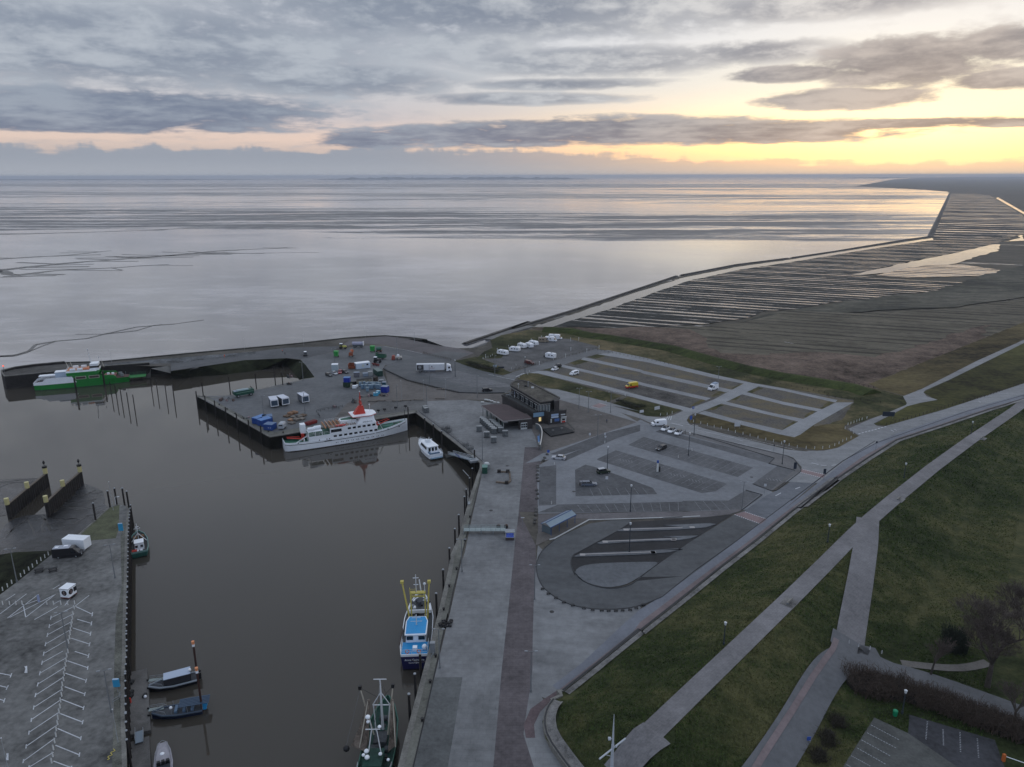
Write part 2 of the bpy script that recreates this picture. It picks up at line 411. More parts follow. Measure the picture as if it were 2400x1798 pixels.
t = thing('radio_mast', 'thin mast left of the lighthouse on the far island', 'mast', (0, 0, 0))
MB().cyl((p.x, p.y, WZ), (p.x, p.y, 62), 8, 5, 6).build('pole', isl, t); MB().box((p.x, p.y, 20), (30, 30, 14)).build('platform', isl, t)
# creeks cut into the flats
def creek(pts, w, seed, spurs=0, m=muddark, side=1):
    r = random.Random(seed); P = []
    for a, b in zip(pts, pts[1:]):
        k = max(1, int(math.dist(a, b)/12))
        P += [(a[0]+(b[0]-a[0])*j/k+r.uniform(-2, 2), a[1]+(b[1]-a[1])*j/k+r.uniform(-2, 2), WZ) for j in range(k)]
    P.append(pts[-1]); mb = MB(); n = len(P)
    for i in range(n-1):
        w0 = w*(1.3-i/n)*r.uniform(.7, 1.3)
        mb.strip([P[i], P[i+1]], w0, .1, z=WZ)
        if spurs and r.random() < spurs:
            L = w*r.uniform(2, 6); a = r.uniform(-.3, .5)+(0 if r.random() < .5 else 3.1)
            e = (P[i][0]+L*cos(a)*1.3, P[i][1]+L*sin(a)*.8+r.uniform(0, w)*side*2, 0); mb.strip([P[i], e], w0*.5, .09, z=WZ)
    tag(mb.build('creek', m), kind='structure')
creek([(-296.8,396.7,-5),(-282.1,393.8,-5),(-274.6,395.1,-5),(-274,404.3,-5),(-278.1,423.6,-5),(-274.6,431.5,-5),(-260,440.2,-5),(-254.8,450.4,-5),(-245,471.7,-5),(-226.9,485.6,-5),(-211.6,497.8,-5)], 2.6, 1, .1)
creek([(-293.4,391.8,-5),(-272.3,391.6,-5),(-270.3,401.4,-5),(-275.2,421.1,-5),(-273.5,429.6,-5)], 1.6, 9)
creek([(-255.3,451.4,-5),(-240.5,462.7,-5),(-238.6,475.9,-5),(-233.2,482.5,-5)], 1.3, 10)
creek([(-620.2,874.1,-5),(-612.1,886.5,-5),(-590.6,909.4,-5),(-558.7,927.7,-5),(-533,989,-5)], 8, 2, .5)
creek([(-544.9,764.7,-5),(-539.5,778.1,-5),(-514.6,834.5,-5),(-472.4,878.8,-5),(-444.1,911.8,-5),(-394.7,944.1,-5),(-303.5,953.9,-5)], 10, 3, .9)
creek([(-450.7,896.1,-5),(-432.3,917,-5),(-400,964.8,-5),(-382.1,988.9,-5),(-347.1,1004.1,-5),(-311,1029.9,-5)], 8, 4, .7)
creek([(-542.3,760.8,-5),(-532.9,768.3,-5),(-497.7,736.4,-5),(-480.4,773.2,-5),(-433.1,798.5,-5),(-384.6,829.9,-5)], 9, 5, .6, side=-1)
creek([(-503.4,724.3,-5),(-482.6,730.8,-5),(-454.6,733.9,-5)], 7, 6, .3)
for k, (t_, sd) in enumerate(((([(-874.4,1278,-5),(-840.9,1287.4,-5),(-738.2,1333.1,-5),(-665.7,1371.3,-5),(-571.3,1456.5,-5)]), 7), (([(-596.2,1744.2,-5),(-472,1894.3,-5),(-320.7,2045.5,-5)]), 8))): creek(t_, 12, sd, .4)
QUAY_E = [(-36, 20, 0)] + [(-18.07,89.3,0),(-17.69,95.3,0),(-17.42,101.6,0),(-16.96,109.9,0),(-16.43,118.3,0),(-15.89,128.4,0),(-15.35,139.3,0),(-14.72,155.7,0),(-14.74,163,0)] + [(-13.24,173.3,0),(-12.61,185.7,0),(-11.89,196.3,0),(-10.65,211.6,0),(-9.93,218.7,0)] + [(-10.05,223.5,0),(-22.63,247.9,0),(-37.85,276.8,0)]
PIER = [(-37.72,277.3,0)] + [(-87,248.8,0)] + [(-105.1,269,0),(-123.8,290.1,0)] + [(-134,299.8,0),(-125.9,296.8,0),(-120.3,300.5,0),(-111.8,309,0),(-102.3,315.5,0),(-95.9,326,0),(-91.4,328.7,0)]
BASIN = [(-96.8,341,0),(-102,352.2,0),(-107.6,363,0),(-115.8,366.7,0),(-135.8,362.7,0),(-151.1,351,0),(-163.8,341.1,0)] + [(-156.6,345.9,0),(-166.5,350.5,0)]
SEA = [(-224.2,357.5,0),(-206.2,359.7,0),(-196.3,364.5,0),(-169.8,377.4,0),(-139.5,390.7,0)] + [(-156,383.2,0),(-119.3,400.6,0),(-96.3,414,0),(-83.9,418.6,0),(-74.1,420.7,0),(-60.6,416.1,0),(-48.6,409.8,0)] + [(-60,412.1,0),(-43.2,396.9,0),(-29.13,388.3,0),(-20.4,389.6,0),(-14.98,396.7,0),(-13,405.5,0)]
BANK = [(-11.81,410,0),(-6.36,422,0),(10.32,438.7,0),(20.79,436.5,0),(34.61,433.9,0)] + [(50.1,422.1,0),(67.7,404.7,0),(87.5,390,0),(102.6,363.6,0),(114.4,344.7,0),(126.4,331.1,0),(152.1,314.7,0)] + [(155.3,309.1,0),(160,307.3,0)]
EAST = [(159.7,316.2,0),(195.8,347.4,0),(265.4,407.3,0),(324.3,458,0),(427,547.4,0)]
WALL = [(242.4,306.7,0),(211.4,289.8,0),(187.5,275.3,0),(158.9,256.8,0),(133.7,240.8,0),(115.6,223.7,0),(99.3,207.7,0),(79.7,186.5,0)] + [(99.5,208.3,0),(76.6,184.5,0),(61.7,168.1,0),(49.3,155.1,0),(38.42,143.2,0),(25.9,129.7,0)] + [(25.83,130.1,0),(15.15,118.4,0),(9.04,111.8,0)] + [(6.95,109.7,0),(5.73,107.5,0),(5.03,104.2,0),(5.41,100.5,0),(7.92,95.1,0),(11.04,89.7,0)] + [(40, 55, 0), (40, 20, 0)]
land = QUAY_E + PIER + BASIN + [(-201.5,351.9,0)] + SEA + BANK + EAST + WALL
sheet('ground', [(p[0], p[1], 0) for p in land], turf_b, -.03)
# fill under dike
def wallthing(name, label, pts, z0, z1, w, m, cat='quay wall', capm=None, capw=.8):
    t = thing(name, label, cat, (pts[0][0], pts[0][1], 0)); t.location = (0, 0, 0)
    MB().strip(pts, w, z1-z0-.25, z=z0).build('face', m, t)
    MB().strip(pts, capw, .3, z=z1-.25).build('cap', capm or wallc, t)
    return t
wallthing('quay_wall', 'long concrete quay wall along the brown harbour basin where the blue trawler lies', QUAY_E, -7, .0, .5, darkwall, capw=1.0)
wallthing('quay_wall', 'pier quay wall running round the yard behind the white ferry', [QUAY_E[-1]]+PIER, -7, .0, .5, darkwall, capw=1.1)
# sloping banks of the small basin behind the pier
def slope(name, top, bot, m):
    mb = MB(); n = min(len(top), len(bot))
    mb.add(list(top)+list(bot), [(i, i+1, n+i+1, n+i) for i in range(n-1)]); o = mb.build(name, m)
    if o.data.polygons[0].normal.z < 0: o.data.flip_normals()
    return tag(o, kind='structure')
slope('embankment', [(-91.4,328.7,0),(-96.8,341,0),(-102,352.2,0),(-107.6,363,0),(-115.8,366.7,0),(-135.8,362.7,0),(-151.1,351,0),(-163.8,341.1,0)]+[(-156.6,345.9,0),(-166.5,350.5,0)],
      [(-100.6,338.2,-5),(-107.6,352.1,-5),(-112.2,362.3,-5),(-116.4,369.4,-5),(-120.1,371.9,-5),(-127.8,362,-5),(-141.2,353.5,-5),(-167.5,347.8,-5)]+[(-158.6,349.2,-5),(-165.8,347.6,-5)], algae)
# stone revetment on the sea side of the mole
top = SEA
bot = [(-233.8,372.4,-5),(-216.3,377.2,-5),(-205.9,382.1,-5),(-178.3,396.2,-5),(-146.6,410.6,-5)]
bot = []
for i, p in enumerate(top):
    a = Vector(top[max(i-1, 0)]); b = Vector(top[min(i+1, len(top)-1)]); t = b-a; t.z = 0; t.normalize(); n = Vector((-t.y, t.x, 0)); bot.append(tuple(Vector(p)+n*(9 if i < 10 else 13)+Vector((0, 0, -5.4))))
slope('revetment', top, bot, stone)
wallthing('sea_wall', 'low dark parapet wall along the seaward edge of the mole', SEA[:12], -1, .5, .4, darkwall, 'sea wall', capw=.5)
# mole head
mh = [(-243.8,339.6,0),(-241.5,345.7,0),(-235.3,351,0),(-223.6,356.5,0),(-205.4,359.2,0),(-184.1,363.6,0),(-165.5,367.2,0),(-158.5,350.4,0),(-180,353.8,0),(-199,347.3,0),(-210,340.8,0),(-224.3,333.5,0),(-234.8,328.3,0)]
sheet('mole', mh, M('mole_gravel', (.07, .066, .06), .9, var=.35, scale=.3), .0)
wallthing('quay_wall', 'dark timber piled wall round the mole head behind the green ferry', [(-180,353.8,0),(-199,347.3,0),(-210,340.8,0),(-224.3,333.5,0),(-234.8,328.3,0),(-241.2,335.7,0),(-243.8,339.6,0),(-241.5,345.7,0),(-235.3,351,0),(-223.6,356.5,0)], -7, 1.2, .6, wood_d, capw=.7)
sheet('ramp', [*[(-157.4,350.7,0.05),(-164.6,355.3,0.05)], *[(-176.4,345.5,-1.9)], *[(-180.4,345.5,-4.7),(-176.5,346.1,-4.7)], *[(-165.5,345,-2.2)], *[(-152.7,347.4,0.05)]], M('ramp_concrete', (.10, .098, .09), .8, var=.25, scale=.3), .02)
sheet('rocks', [(-200.6,350.3,0),(-180.1,355.2,0),(-165.7,357.9,0),(-150,367,0),(-134.1,374.5,0),(-136.5,381.9,0),(-166.8,370.2,0),(-193.9,359.6,0),(-202.7,354.2,0)], M('grey_rubble', (.085, .09, .095), .9, var=.7, scale=.9, bump=1.), .03)
sheet('road', [(-166.6,348.2,0),(-157.7,348.6,0),(-146.7,358.5,0),(-131.1,365.6,0),(-134.1,374.5,0),(-150,367,0),(-165.3,357,0)], asph_d, .02)
sheet('road', [(-164,341.5,0),(-151.1,351,0),(-135.8,362.7,0),(-115.8,366.7,0),(-107.9,364.2,0),(-95.5,382.1,0),(-94.3,390.3,0),(-90.2,394.5,0),(-122.8,390.6,0),(-143.3,377.2,0),(-153.4,367.1,0),(-170.6,356.3,0)], M('mole_road', (.075, .078, .083), .8, var=.2, scale=.1), .025)
# yard on the pier
sheet('yard', [(-133.5,298.6,0),(-87,249.2,0),(-37.66,276.8,0),(-34.22,280.5,0),(-35.18,289.1,0),(-54.8,289.8,0),(-68,288.6,0),(-59.1,308.9,0),(-55.3,316.3,0),(-62.5,340.7,0),(-62.7,351.9,0),(-49.9,368.7,0),(-72.3,390.6,0),(-85.6,394.2,0),(-107.9,364.2,0),(-102,352.2,0),(-91.4,328.7,0),(-95.9,326,0),(-111.8,309,0),(-120.3,300.5,0)], asph_y, .012)
sheet('pier_edge', [(-134,299.8,0),(-87.1,249.5,0),(-63.3,263.1,0),(-37.75,277.6,0),(-38.03,279.8,0),(-64.1,266.6,0),(-87.4,253.3,0),(-130.6,299.8,0)], apron, .03)
sheet('paving', [(-58.2,282.2,0),(-55.5,290.9,0),(-35.63,293.2,0),(-34.05,279,0),(-37.79,277.9,0),(-63.3,263.1,0),(-74.7,256.4,0),(-68.5,266.3,0)], M('pier_paving', (0.107, 0.107, 0.106), .8, var=.25, scale=.15), .022)
# sea-side road, plateau
sheet('road', [(-74.9,421.7,0),(-60,412.1,0),(-43.2,396.9,0),(-29.13,388.3,0),(-19.81,377.4,0),(-29.48,359.9,0),(-43.9,373.7,0),(-56,383.1,0),(-69.9,391.5,0)] + [(-44.6,373.7,0),(-70.2,397.2,0),(-87.2,401.7,0),(-90.2,394.5,0),(-94.3,390.3,0),(-92.3,410.8,0),(-73.9,419.5,0)], M('brown_brick_road', (.10, .09, .092), .8, var=.2, scale=.12), .02)
sheet('road', [(-64.2,357.8,0),(-61.1,349.6,0),(-59.7,340.7,0),(-48,324,0),(-31.85,310.5,0),(-22.75,304.2,0),(-12.19,302.9,0),(-2.73,303.2,0),(-0.74,308.5,0),(-0.23,315.9,0),(1.35,322.6,0),(-29.48,359.9,0),(-43.9,373.7,0),(-56.2,383.9,0),(-70.2,393.5,0)] + [(-58.4,381.7,0),(-69.7,394.3,0),(-85.9,395.3,0),(-71.1,384,0),(-49.9,368.7,0),(-60.4,355.4,0),(-62.5,347.3,0),(-59.9,338.5,0),(-50.4,326,0),(-38.14,315.8,0)], asph, .03)
sheet('paving', [(-44.4,338.4,0),(-25.78,340.4,0),(-0.75,315.9,0),(-1.26,312.1,0),(-17.66,312.3,0),(-38,329.9,0)], M('truck_stand_paving', (0.113, 0.116, 0.123), .75, var=.3, scale=.12, streak=(-.45, 4)), .045)
sheet('road', [(-43.9,373.7,0),(-36.19,382.9,0),(-22.18,376.1,0),(-29.48,359.9,0)], M('grey_slab_road', (0.0975, 0.0999, 0.102), .8, var=.2, scale=.1), .036)
# sandy plaza round the building
sheet('plaza', [(-59.1,308.9,0),(-55.3,316.3,0),(-60.9,340.7,0),(-59.4,338.5,0),(-38.08,315.2,0)] + [(-54.2,330.1,0),(-41.7,316.2,0),(-22.66,303,0),(-2.71,301.4,0),(3.78,304.9,0),(19.19,294.5,0),(36.5,277.1,0),(48.3,262.8,0),(35.79,253.7,0),(11.51,232.3,0),(10.36,232.8,0),(7.75,237.2,0),(4.36,237.5,0),(4.78,261.8,0),(-4.99,288.1,0),(-14.75,293.4,0),(-52.9,289.7,0)] + [(-55.5,290.9,0),(-58.2,282.2,0),(-68.5,266.3,0),(-68,288.6,0)], sand, .016)
# main quay concrete
qin = [(-9.28,223,0),(-9.67,213.9,0),(-10.63,203.2,0),(-11.07,191.2,0)] + [(-10.89,186.4,0),(-11.86,170.2,0),(-12.28,158.5,0),(-13.26,145.8,0),(-13.8,128.4,0)]
sheet('quay', [(-37.07,276.1,0),(-49.9,272.1,0),(-52.9,289.7,0),(-19.57,293.1,0),(-4.99,288.1,0),(5.55,267.2,0),(8.1,248.9,0),(8.95,237.5,0),(4.36,237.5,0)] + [(4.48,236.8,0),(3.32,212.5,0),(1.62,183.4,0),(0.61,168.3,0),(0.01,154.2,0),(-1.19,128.3,0)] + [(40, 20, 0), (-36, 20, 0)] + [(-15.66,95.3,0),(-15.11,107.6,0),(-14.45,119,0),(-13.35,138.6,0),(-12.44,158.1,0)] + [(-11.79,164.2,0),(-10.89,186.4,0),(-9.61,210.7,0)] + [(-9.56,222.5,0)], conc, .02)
sheet('field', [(20, 60, 0), (130, 40, 0), (420, 60, 0), (420, 345, 0), (600, 480, 0), (1500, 1000, 0), (1500, -200, 0), (40, -200, 0)], M('flat_grass', (.05, .06, .022), .9, var=.4, scale=.05, bump=.4), -.05)
sheet('quay_edge', QUAY_E + [(-36.75,275.3,0),(-21.2,245.5,0),(-9.45,222.5,0)] + [(-9.74,211.1,0)]+ [(-10.58,197.1,0),(-11.46,182.1,0),(-12.5,161.9,0),(-13.33,146.7,0),(-13.9,132.2,0)] + [(-13.82,137.6,0),(-14.56,120.2,0),(-15.11,107.6,0),(-15.76,95.3,0),(-16.14,89.3,0)], apron, .03)
tag(MB().strip([(-9.88,210.2,0)]+[(-10.58,197.1,0),(-11.46,182.1,0),(-12.5,161.9,0),(-13.33,146.7,0),(-13.9,132.2,0)] + [(-13.82,137.6,0),(-14.56,120.2,0),(-15.11,107.6,0),(-15.76,95.3,0)], .22, .06, z=.0).build('rail', M('black_rail_slot', (.01, .01, .012), .6)), kind='structure')
tag(MB().strip([(-37.02,277.6,0),(-21.41,248.1,0),(-9.7,224.4,0)], .25, .08, z=.0).build('rail', MATS['black_rail_slot']), kind='structure')
sheet('paving', [(-14.72,116.9,0),(-9.34,116.9,0),(-9.7,107,0),(-10.28,95.3,0),(-15.76,95.3,0),(-15.11,107.6,0)], M('dark_quay_patch', (0.0942, 0.099, 0.099), .8, var=.25, scale=.2), .034)
sheet('paving', [(4.36,237.5,0),(9.34,237.2,0),(10.9,231.7,0),(8.23,216.6,0),(6.87,186.8,0),(1.87,186.9,0)] + [(5.89,167.7,0),(5.73,158.5,0),(4.73,143.4,0),(4.06,128.3,0)] + [(3.75,119,0),(3.13,113.2,0),(2.31,107,0),(1.8,102.4,0),(3.31,95.3,0),(4.38,91.6,0),(-3.49,91.7,0),(-3.08,95.3,0),(-2.07,119,0),(-0.95,138.1,0),(0.36,163,0)] + [(0.01,154.2,0),(0.61,168.3,0),(1.62,183.4,0)], brick, .034)
# plaza between strip, bus loop and dike wall
sheet('paving', [(6.47,167.7,0),(5.73,158.5,0),(4.73,143.4,0),(4.06,128.3,0)] + [(3.75,119,0),(3.13,113.2,0)] + [(3.24,112.9,0),(6.68,110.5,0),(9.05,112,0),(15.17,118.6,0),(25.87,130.3,0),(47.5,153,0)] + [(38.53,143.7,0),(49.5,155.5,0),(128.9,237.1,0)] + [(123.2,236.1,0),(102.6,215.7,0),(63.6,174,0),(36.47,146.1,0),(27.43,138.8,0)] + [(27.96,140.5,0),(18.96,139,0),(11.65,141.5,0),(6.85,148.1,0),(5.8,156.3,0),(7.55,165.3,0)], plaza, .028)
# pavement strips at the foot of the dike wall
def band(name, l, r, m, dz): sheet(name, l + r[::-1], m, dz)
side_o = [(211.9,290.6,0),(188.5,276.8,0),(159.2,257.5,0),(134.1,241.6,0),(115.9,224.4,0),(99.6,208.3,0),(80,187.4,0)] + [(99.8,209.2,0),(76.8,185.2,0),(61.9,168.7,0),(49.5,155.6,0),(38.53,143.7,0),(25.97,130.1,0)] + [(25.9,130.5,0),(15.2,118.9,0),(9.07,112.3,0)]
side_m = [(214.1,293.9,0),(190.6,280.2,0),(161.5,261.4,0),(135.9,245.1,0),(115.2,226.9,0),(98.7,209.6,0),(78.4,187.4,0)] + [(98.7,210,0),(75.5,186,0),(58.7,167.8,0),(46.7,155.3,0),(37.09,145.3,0),(26.68,134.3,0)] + [(24.81,131.1,0),(13.92,119.2,0),(8.29,113.2,0)]
side_i = [(218.1,299.8,0),(194.5,286.4,0),(164.9,267.6,0),(138.3,250,0),(116.1,232.2,0),(95.9,209.7,0),(75.5,187.4,0)] + [(95.2,210,0),(72.1,185.6,0),(57.1,169.3,0),(44.7,156.1,0),(34.5,145.4,0),(27.47,139,0)] + [(23.03,133.5,0),(13.18,120.8,0),(7.31,114.5,0)]
band('pavement', side_m, side_i, M('pale_pavement', (0.15, 0.161, 0.188), .75, var=.12, scale=.2), .06)
band('pavement', side_o, side_m, brick2, .055)
sheet('pavement', [(9.07,112.3,0),(6.67,110.3,0),(4.72,107.5,0),(3.62,104.5,0),(3.73,101.5,0),(2.19,101.5,0),(1.85,104.5,0),(3.13,108.4,0),(6.1,111.4,0),(8.3,113.4,0)], M('red_kerb_paving', (0.105, 0.0765, 0.081), .8, var=.25, scale=.3), .05)
# main road: bus loop and the road beside the dike
ro = [(10.73,170.4,0),(7.55,165.3,0),(6.09,160.7,0),(5.61,156.3,0),(5.93,152.1,0),(6.85,148.1,0),(8.78,144.7,0),(11.65,141.5,0),(14.79,139.8,0),(18.96,139,0),(23.99,139.2,0),(27.96,140.5,0),(33.16,143.9,0)]
sheet('road', smooth(ro, 1) + [(34.43,145,0),(44.7,156.1,0),(57.1,169.3,0),(67.5,180.3,0),(61.2,184.9,0),(45.2,169.1,0),(29.7,152.3,0)] + smooth([(28.45,150.5,0),(26.67,148.5,0),(23.08,147.3,0),(19.97,147.7,0),(16.76,149.8,0),(14.91,153.1,0),(14.02,157.3,0),(14.28,160.7,0),(15.48,163.2,0)], 1) + [(27.43,175.2,0),(31.81,179.8,0),(32.16,182,0),(27.06,181.6,0),(20.57,179.5,0),(15.56,175.2,0)], asph, .045)
sheet('road', [(67.5,180.3,0),(72.9,186,0),(95.2,210,0),(103,216.6,0),(91.6,215.7,0),(86.7,209.3,0),(79.3,201.5,0),(74.2,197.5,0),(64.6,187.1,0),(61.2,184.9,0)], M('worn_asphalt', (0.101, 0.111, 0.128), .72, var=.2, scale=.1, streak=(.6, 3)), .046)
sheet('road', [(82.6,207.5,0),(95.9,209.7,0),(95.9,209.7,0),(97.7,212.4,0),(116.1,232.2,0),(138.3,250,0),(164.9,267.6,0),(194.5,286.4,0),(218.1,299.8,0),(261.5,325.5,0),(280.7,351.3,0),(229,316,0),(200.8,296.5,0),(168.1,273.2,0),(138.5,258.9,0),(123.6,247,0),(113.5,237.2,0),(108.9,233.9,0),(102.2,232.8,0),(97,234.5,0),(89.2,240.7,0)] + [(103.5,233.4,0),(96.9,236.7,0),(87.6,244.8,0),(78.1,254.8,0),(71.9,264,0),(71.1,268.2,0),(74.7,275.3,0),(72.8,276.8,0),(64,268.2,0),(57.8,268.3,0),(49.8,271.1,0),(35,287.8,0)] + [(19.19,294.5,0),(14.46,308.4,0),(-0.24,325.6,0),(1.93,331.7,0),(-4.03,331.7,0),(-29.39,358.7,0),(-30.33,355.8,0),(-2.34,320.7,0),(1.32,315.9,0),(19.19,294.5,0),(28.09,285.5,0),(48.3,262.8,0)]+ [(41.7,268.4,0),(52.2,262.1,0),(64.6,251.7,0),(87.1,231.3,0),(92.9,226,0),(91.8,217.1,0)], M('concrete_road', (0.197, 0.202, 0.209), .78, var=.16, scale=.1, streak=(.5, 3)), .04) if False else None
crd = M('concrete_road', (.20, .205, .212), .78, var=.16, scale=.1, streak=(.5, 3))
sheet('road', [(82.6,207.5,0),(91.8,217.1,0),(92.7,219,0),(93,227.1,0)] + [(91.8,229.2,0),(78.2,240.8,0),(66.8,250.4,0),(56,259.4,0),(52.6,262.1,0),(49.3,268.3,0),(42.8,275.5,0)] + [(48.3,262.8,0),(36.32,275.6,0),(19.14,293.6,0),(14.03,310.2,0),(20.03,308.3,0),(38.2,291,0),(50.7,277,0)] + [(40.8,284.6,0),(52,271.1,0),(57.9,269,0),(61.9,271.1,0),(67.9,277.6,0),(72.4,275.3,0),(68.7,271,0),(66.5,265.4,0),(66.7,260.7,0),(76.8,250.4,0),(86.5,241.3,0),(93.7,234.5,0),(99.4,232.8,0)] + [(100.5,233.4,0),(105.6,233.4,0),(111.5,236.1,0),(118.2,242.3,0),(123.8,247.6,0),(139.3,258.9,0),(170.6,277.6,0),(201.8,298.2,0),(229.2,316.4,0),(279,349,0),(261.5,325.5,0),(218.1,299.8,0),(194.5,286.4,0),(164.9,267.6,0),(138.3,250,0),(116.1,232.2,0),(95.9,209.7,0),(92.7,206.1,0)], crd, .048)
sheet('road', [(14.03,310.2,0),(10.12,315.8,0),(0.82,322.6,0),(2.49,333.8,0),(-2.94,330.7,0),(-14.12,340.3,0),(-29.39,358.7,0),(-31.43,355.1,0),(-11.14,333.9,0),(-0.24,318.7,0),(1.84,316.8,0),(7.41,310.2,0)] , asph, .04)
# link road from the truck area, upper level, to the caravan park
up = [(-4.02,330.7,0),(2.5,335.5,0),(9.25,342.3,0),(36.04,373,0),(45,382.9,0),(48.1,382.9,0)]
sheet('road', [(-4.03,331.7,0),(9.42,349,0),(27.05,365.5,0),(36.28,375.6,0),(45.4,386.2,0),(49.3,382.9,0),(54,380.7,0),(50.9,375.4,0),(47.4,376.8,0),(37.97,367.9,0),(26.13,352.3,0),(10.81,338.4,0),(5.21,333.7,0),(1.91,327.6,0),(0.82,322.6,0),(-2.92,328.7,0)], M('link_road', (0.121, 0.125, 0.13), .8, var=.2, scale=.15), .05)
# caravan park
sheet('gravel', [(-13.77,362.1,0),(-5.58,365.8,0),(-3.29,375.9,0),(11.4,400.8,0),(29.02,412.7,0),(32.89,411.2,0),(47.7,390.4,0),(45.2,384.9,0),(27.05,365.5,0),(1.44,342.4,0),(-1.34,338,0),(-8.3,353.8,0)], gravel, .03)
# field car park: concrete lanes over sparse turf
fieldm = turf_b
sheet('gravel', [(15.3,340.1,0),(47.5,378.1,0)] + [(46,386.2,0),(108.2,317.9,0),(141.1,290.3,0)] + [(140,287.9,0),(135.2,280.9,0),(107.9,247.1,0),(100,244.8,0)] + [(99.9,244.8,0),(97.3,250.2,0),(73,273.9,0),(67.6,278.3,0)] + [(51.3,301,0)], M('field_gravel', (.098, .092, .085), .9, var=.42, scale=.16, bump=.2, col2=(.082, .066, .038)), .01)
def laneb(l, r, dz=.03): band('lane', l, r, lane, dz)
laneb([(45,382.9,0),(51.8,382.9,0)] + [(69.2,365.1,0),(94.5,333,0),(108.2,317.9,0),(118.7,309.4,0),(134.7,292,0),(141.9,291.9,0)] + [(135.3,292,0)], [(41.8,375.5,0),(48.5,376,0)] + [(44.7,373.9,0),(67.7,356.6,0),(92.9,326.9,0),(105,316,0),(117.5,305.8,0),(132.7,288.4,0),(133,288,0)] + [(132.9,288.4,0)])
laneb([(36.77,367.9,0),(61.7,342.3,0)] + [(63,339.7,0),(96.1,306.9,0)], [(35.08,362.5,0),(60.9,337.5,0)] + [(62.1,334.3,0),(92.1,303.3,0)])
laneb([(23.34,353.5,0),(57.9,320.2,0)] + [(59.3,318.3,0),(83.4,294.8,0)], [(22.49,348.9,0),(57.1,315.4,0)] + [(58.5,313.6,0),(80.6,291.6,0)])
laneb([(10.86,340.1,0),(16.4,340,0),(54.6,300.1,0)] + [(42.8,311.8,0),(55.7,297.6,0),(72.6,279.8,0)], [(8,336.3,0),(12.36,335.4,0),(53.8,295.6,0)] + [(37.49,310,0),(54.8,292.6,0),(69.4,276.1,0)], .032)
laneb([(104.6,317.9,0),(83.7,292.4,0),(67.9,277.6,0)], [(109.8,313.2,0),(90.2,291.5,0),(72.7,274.6,0)], .036)
laneb([(101.1,303.3,0),(111.7,289.7,0),(123.7,279.2,0)], [(97.8,300.7,0),(110.3,285.7,0),(120.8,276.5,0)], .032)
laneb([(88.4,289.9,0),(102,275.1,0),(111.7,267.2,0)], [(85.7,287.2,0),(100.8,271.5,0),(108.6,264.1,0)], .032)
laneb([(76.6,277.5,0),(85.8,266.7,0),(98.9,254.6,0),(98.8,253.4,0)], [(73.1,274.6,0),(84.4,261.9,0),(96.1,250.2,0),(100.7,246.9,0)], .034)
laneb([(133.2,288.4,0),(120.8,276.5,0),(108.6,264.1,0),(98.6,254,0)], [(140.3,288.4,0),(113,260.4,0),(103.8,249.6,0),(100.7,246.9,0)], .038)
for q in ([(104.9,317.4,0),(103.5,317.9,0),(95.9,309.6,0),(97.2,308.7,0)], [(92.4,304.2,0),(91.1,306.9,0),(83.8,297.4,0),(85.3,296.5,0)], [(80.9,292.4,0),(79.3,293.7,0),(72.2,284.4,0),(73.5,283.6,0)], [(108.7,311.3,0),(110.1,309.5,0),(102.8,302.4,0),(101.4,304.2,0)], [(90.4,292,0),(91.9,293.9,0),(97.3,299,0),(93.1,291.5,0)], [(77.3,278.3,0),(84.1,286.7,0),(86.1,285.1,0),(80,278.3,0)],
          [(133,289.1,0),(131.2,290.4,0),(123.5,281,0),(124.1,279.5,0)], [(120.5,276.8,0),(119,277.7,0),(112.8,270,0),(113.2,268.6,0)], [(107.7,263.5,0),(106.7,264.5,0),(99.1,255.3,0),(99.9,254.6,0)], [(14.79,341.1,0),(22.7,352.3,0),(25.89,348.9,0),(19.73,340,0)], [(28.11,355.8,0),(36.42,364.2,0),(40.2,360.5,0),(31.19,351.1,0)], [(39.16,367.9,0),(47.4,376.8,0),(51.7,372.8,0),(42.9,364.1,0)]):
    sheet('verge', jag(q, .3, 2), grass_r, .02)
# green verges
sheet('verge', jag([(4.67,333.8,0),(10.76,336.9,0),(46.5,298.5,0),(37.71,287,0),(35.52,288.6,0),(14.15,313,0),(7.08,318.7,0),(2.43,325.6,0)], .4, 3), grass_r, .03)
sheet('verge', jag([(41.6,287.8,0),(49.3,297.6,0),(53.3,292.6,0)] + [(48.7,296.8,0),(67.8,279.1,0),(58.2,270.4,0),(52.5,271.4,0),(40.5,286.2,0),(35.54,292.7,0)], .4, 3), grass_r, .034)
sheet('verge', jag([(-28.9,359.9,0),(-18.23,369.6,0),(-13.77,362.1,0),(-8.3,353.8,0),(-0.79,338,0),(0.86,336.9,0),(-5.66,331.8,0),(-9.51,333.9,0),(-22.99,349.3,0)], .4, 3), grass_r, .034)
sheet('verge', jag([(67.2,266.8,0),(72.5,273.9,0),(88,259.2,0),(100.4,246.2,0),(112.6,260.4,0)] + [(112.4,258.4,0),(117.8,261,0),(124.7,261,0),(122.4,255.1,0),(124.3,247.6,0),(114,238.3,0),(109.4,235,0),(102.7,233.9,0)] + [(103.7,233.9,0),(97.3,237.8,0),(88,246,0),(78.4,256,0),(71.4,262,0),(67.2,262.7,0)], .3, 3), grass_y, .031)
sheet('verge', jag([(45.4,380.8,0),(50.1,422.1,0),(67.7,404.7,0),(87.5,390,0),(102.6,363.6,0),(126.4,331.1,0),(152.1,314.7,0)] + [(160,307.3,0),(165.7,296.8,0),(160.4,284.6,0),(147.3,273.4,0),(126.1,260.3,0),(117.8,261,0),(126.2,266.4,0),(140.2,287.9,0)] + [(141.9,291.9,0),(108.5,318.9,0)], .4, 4), grass_r, -.005)
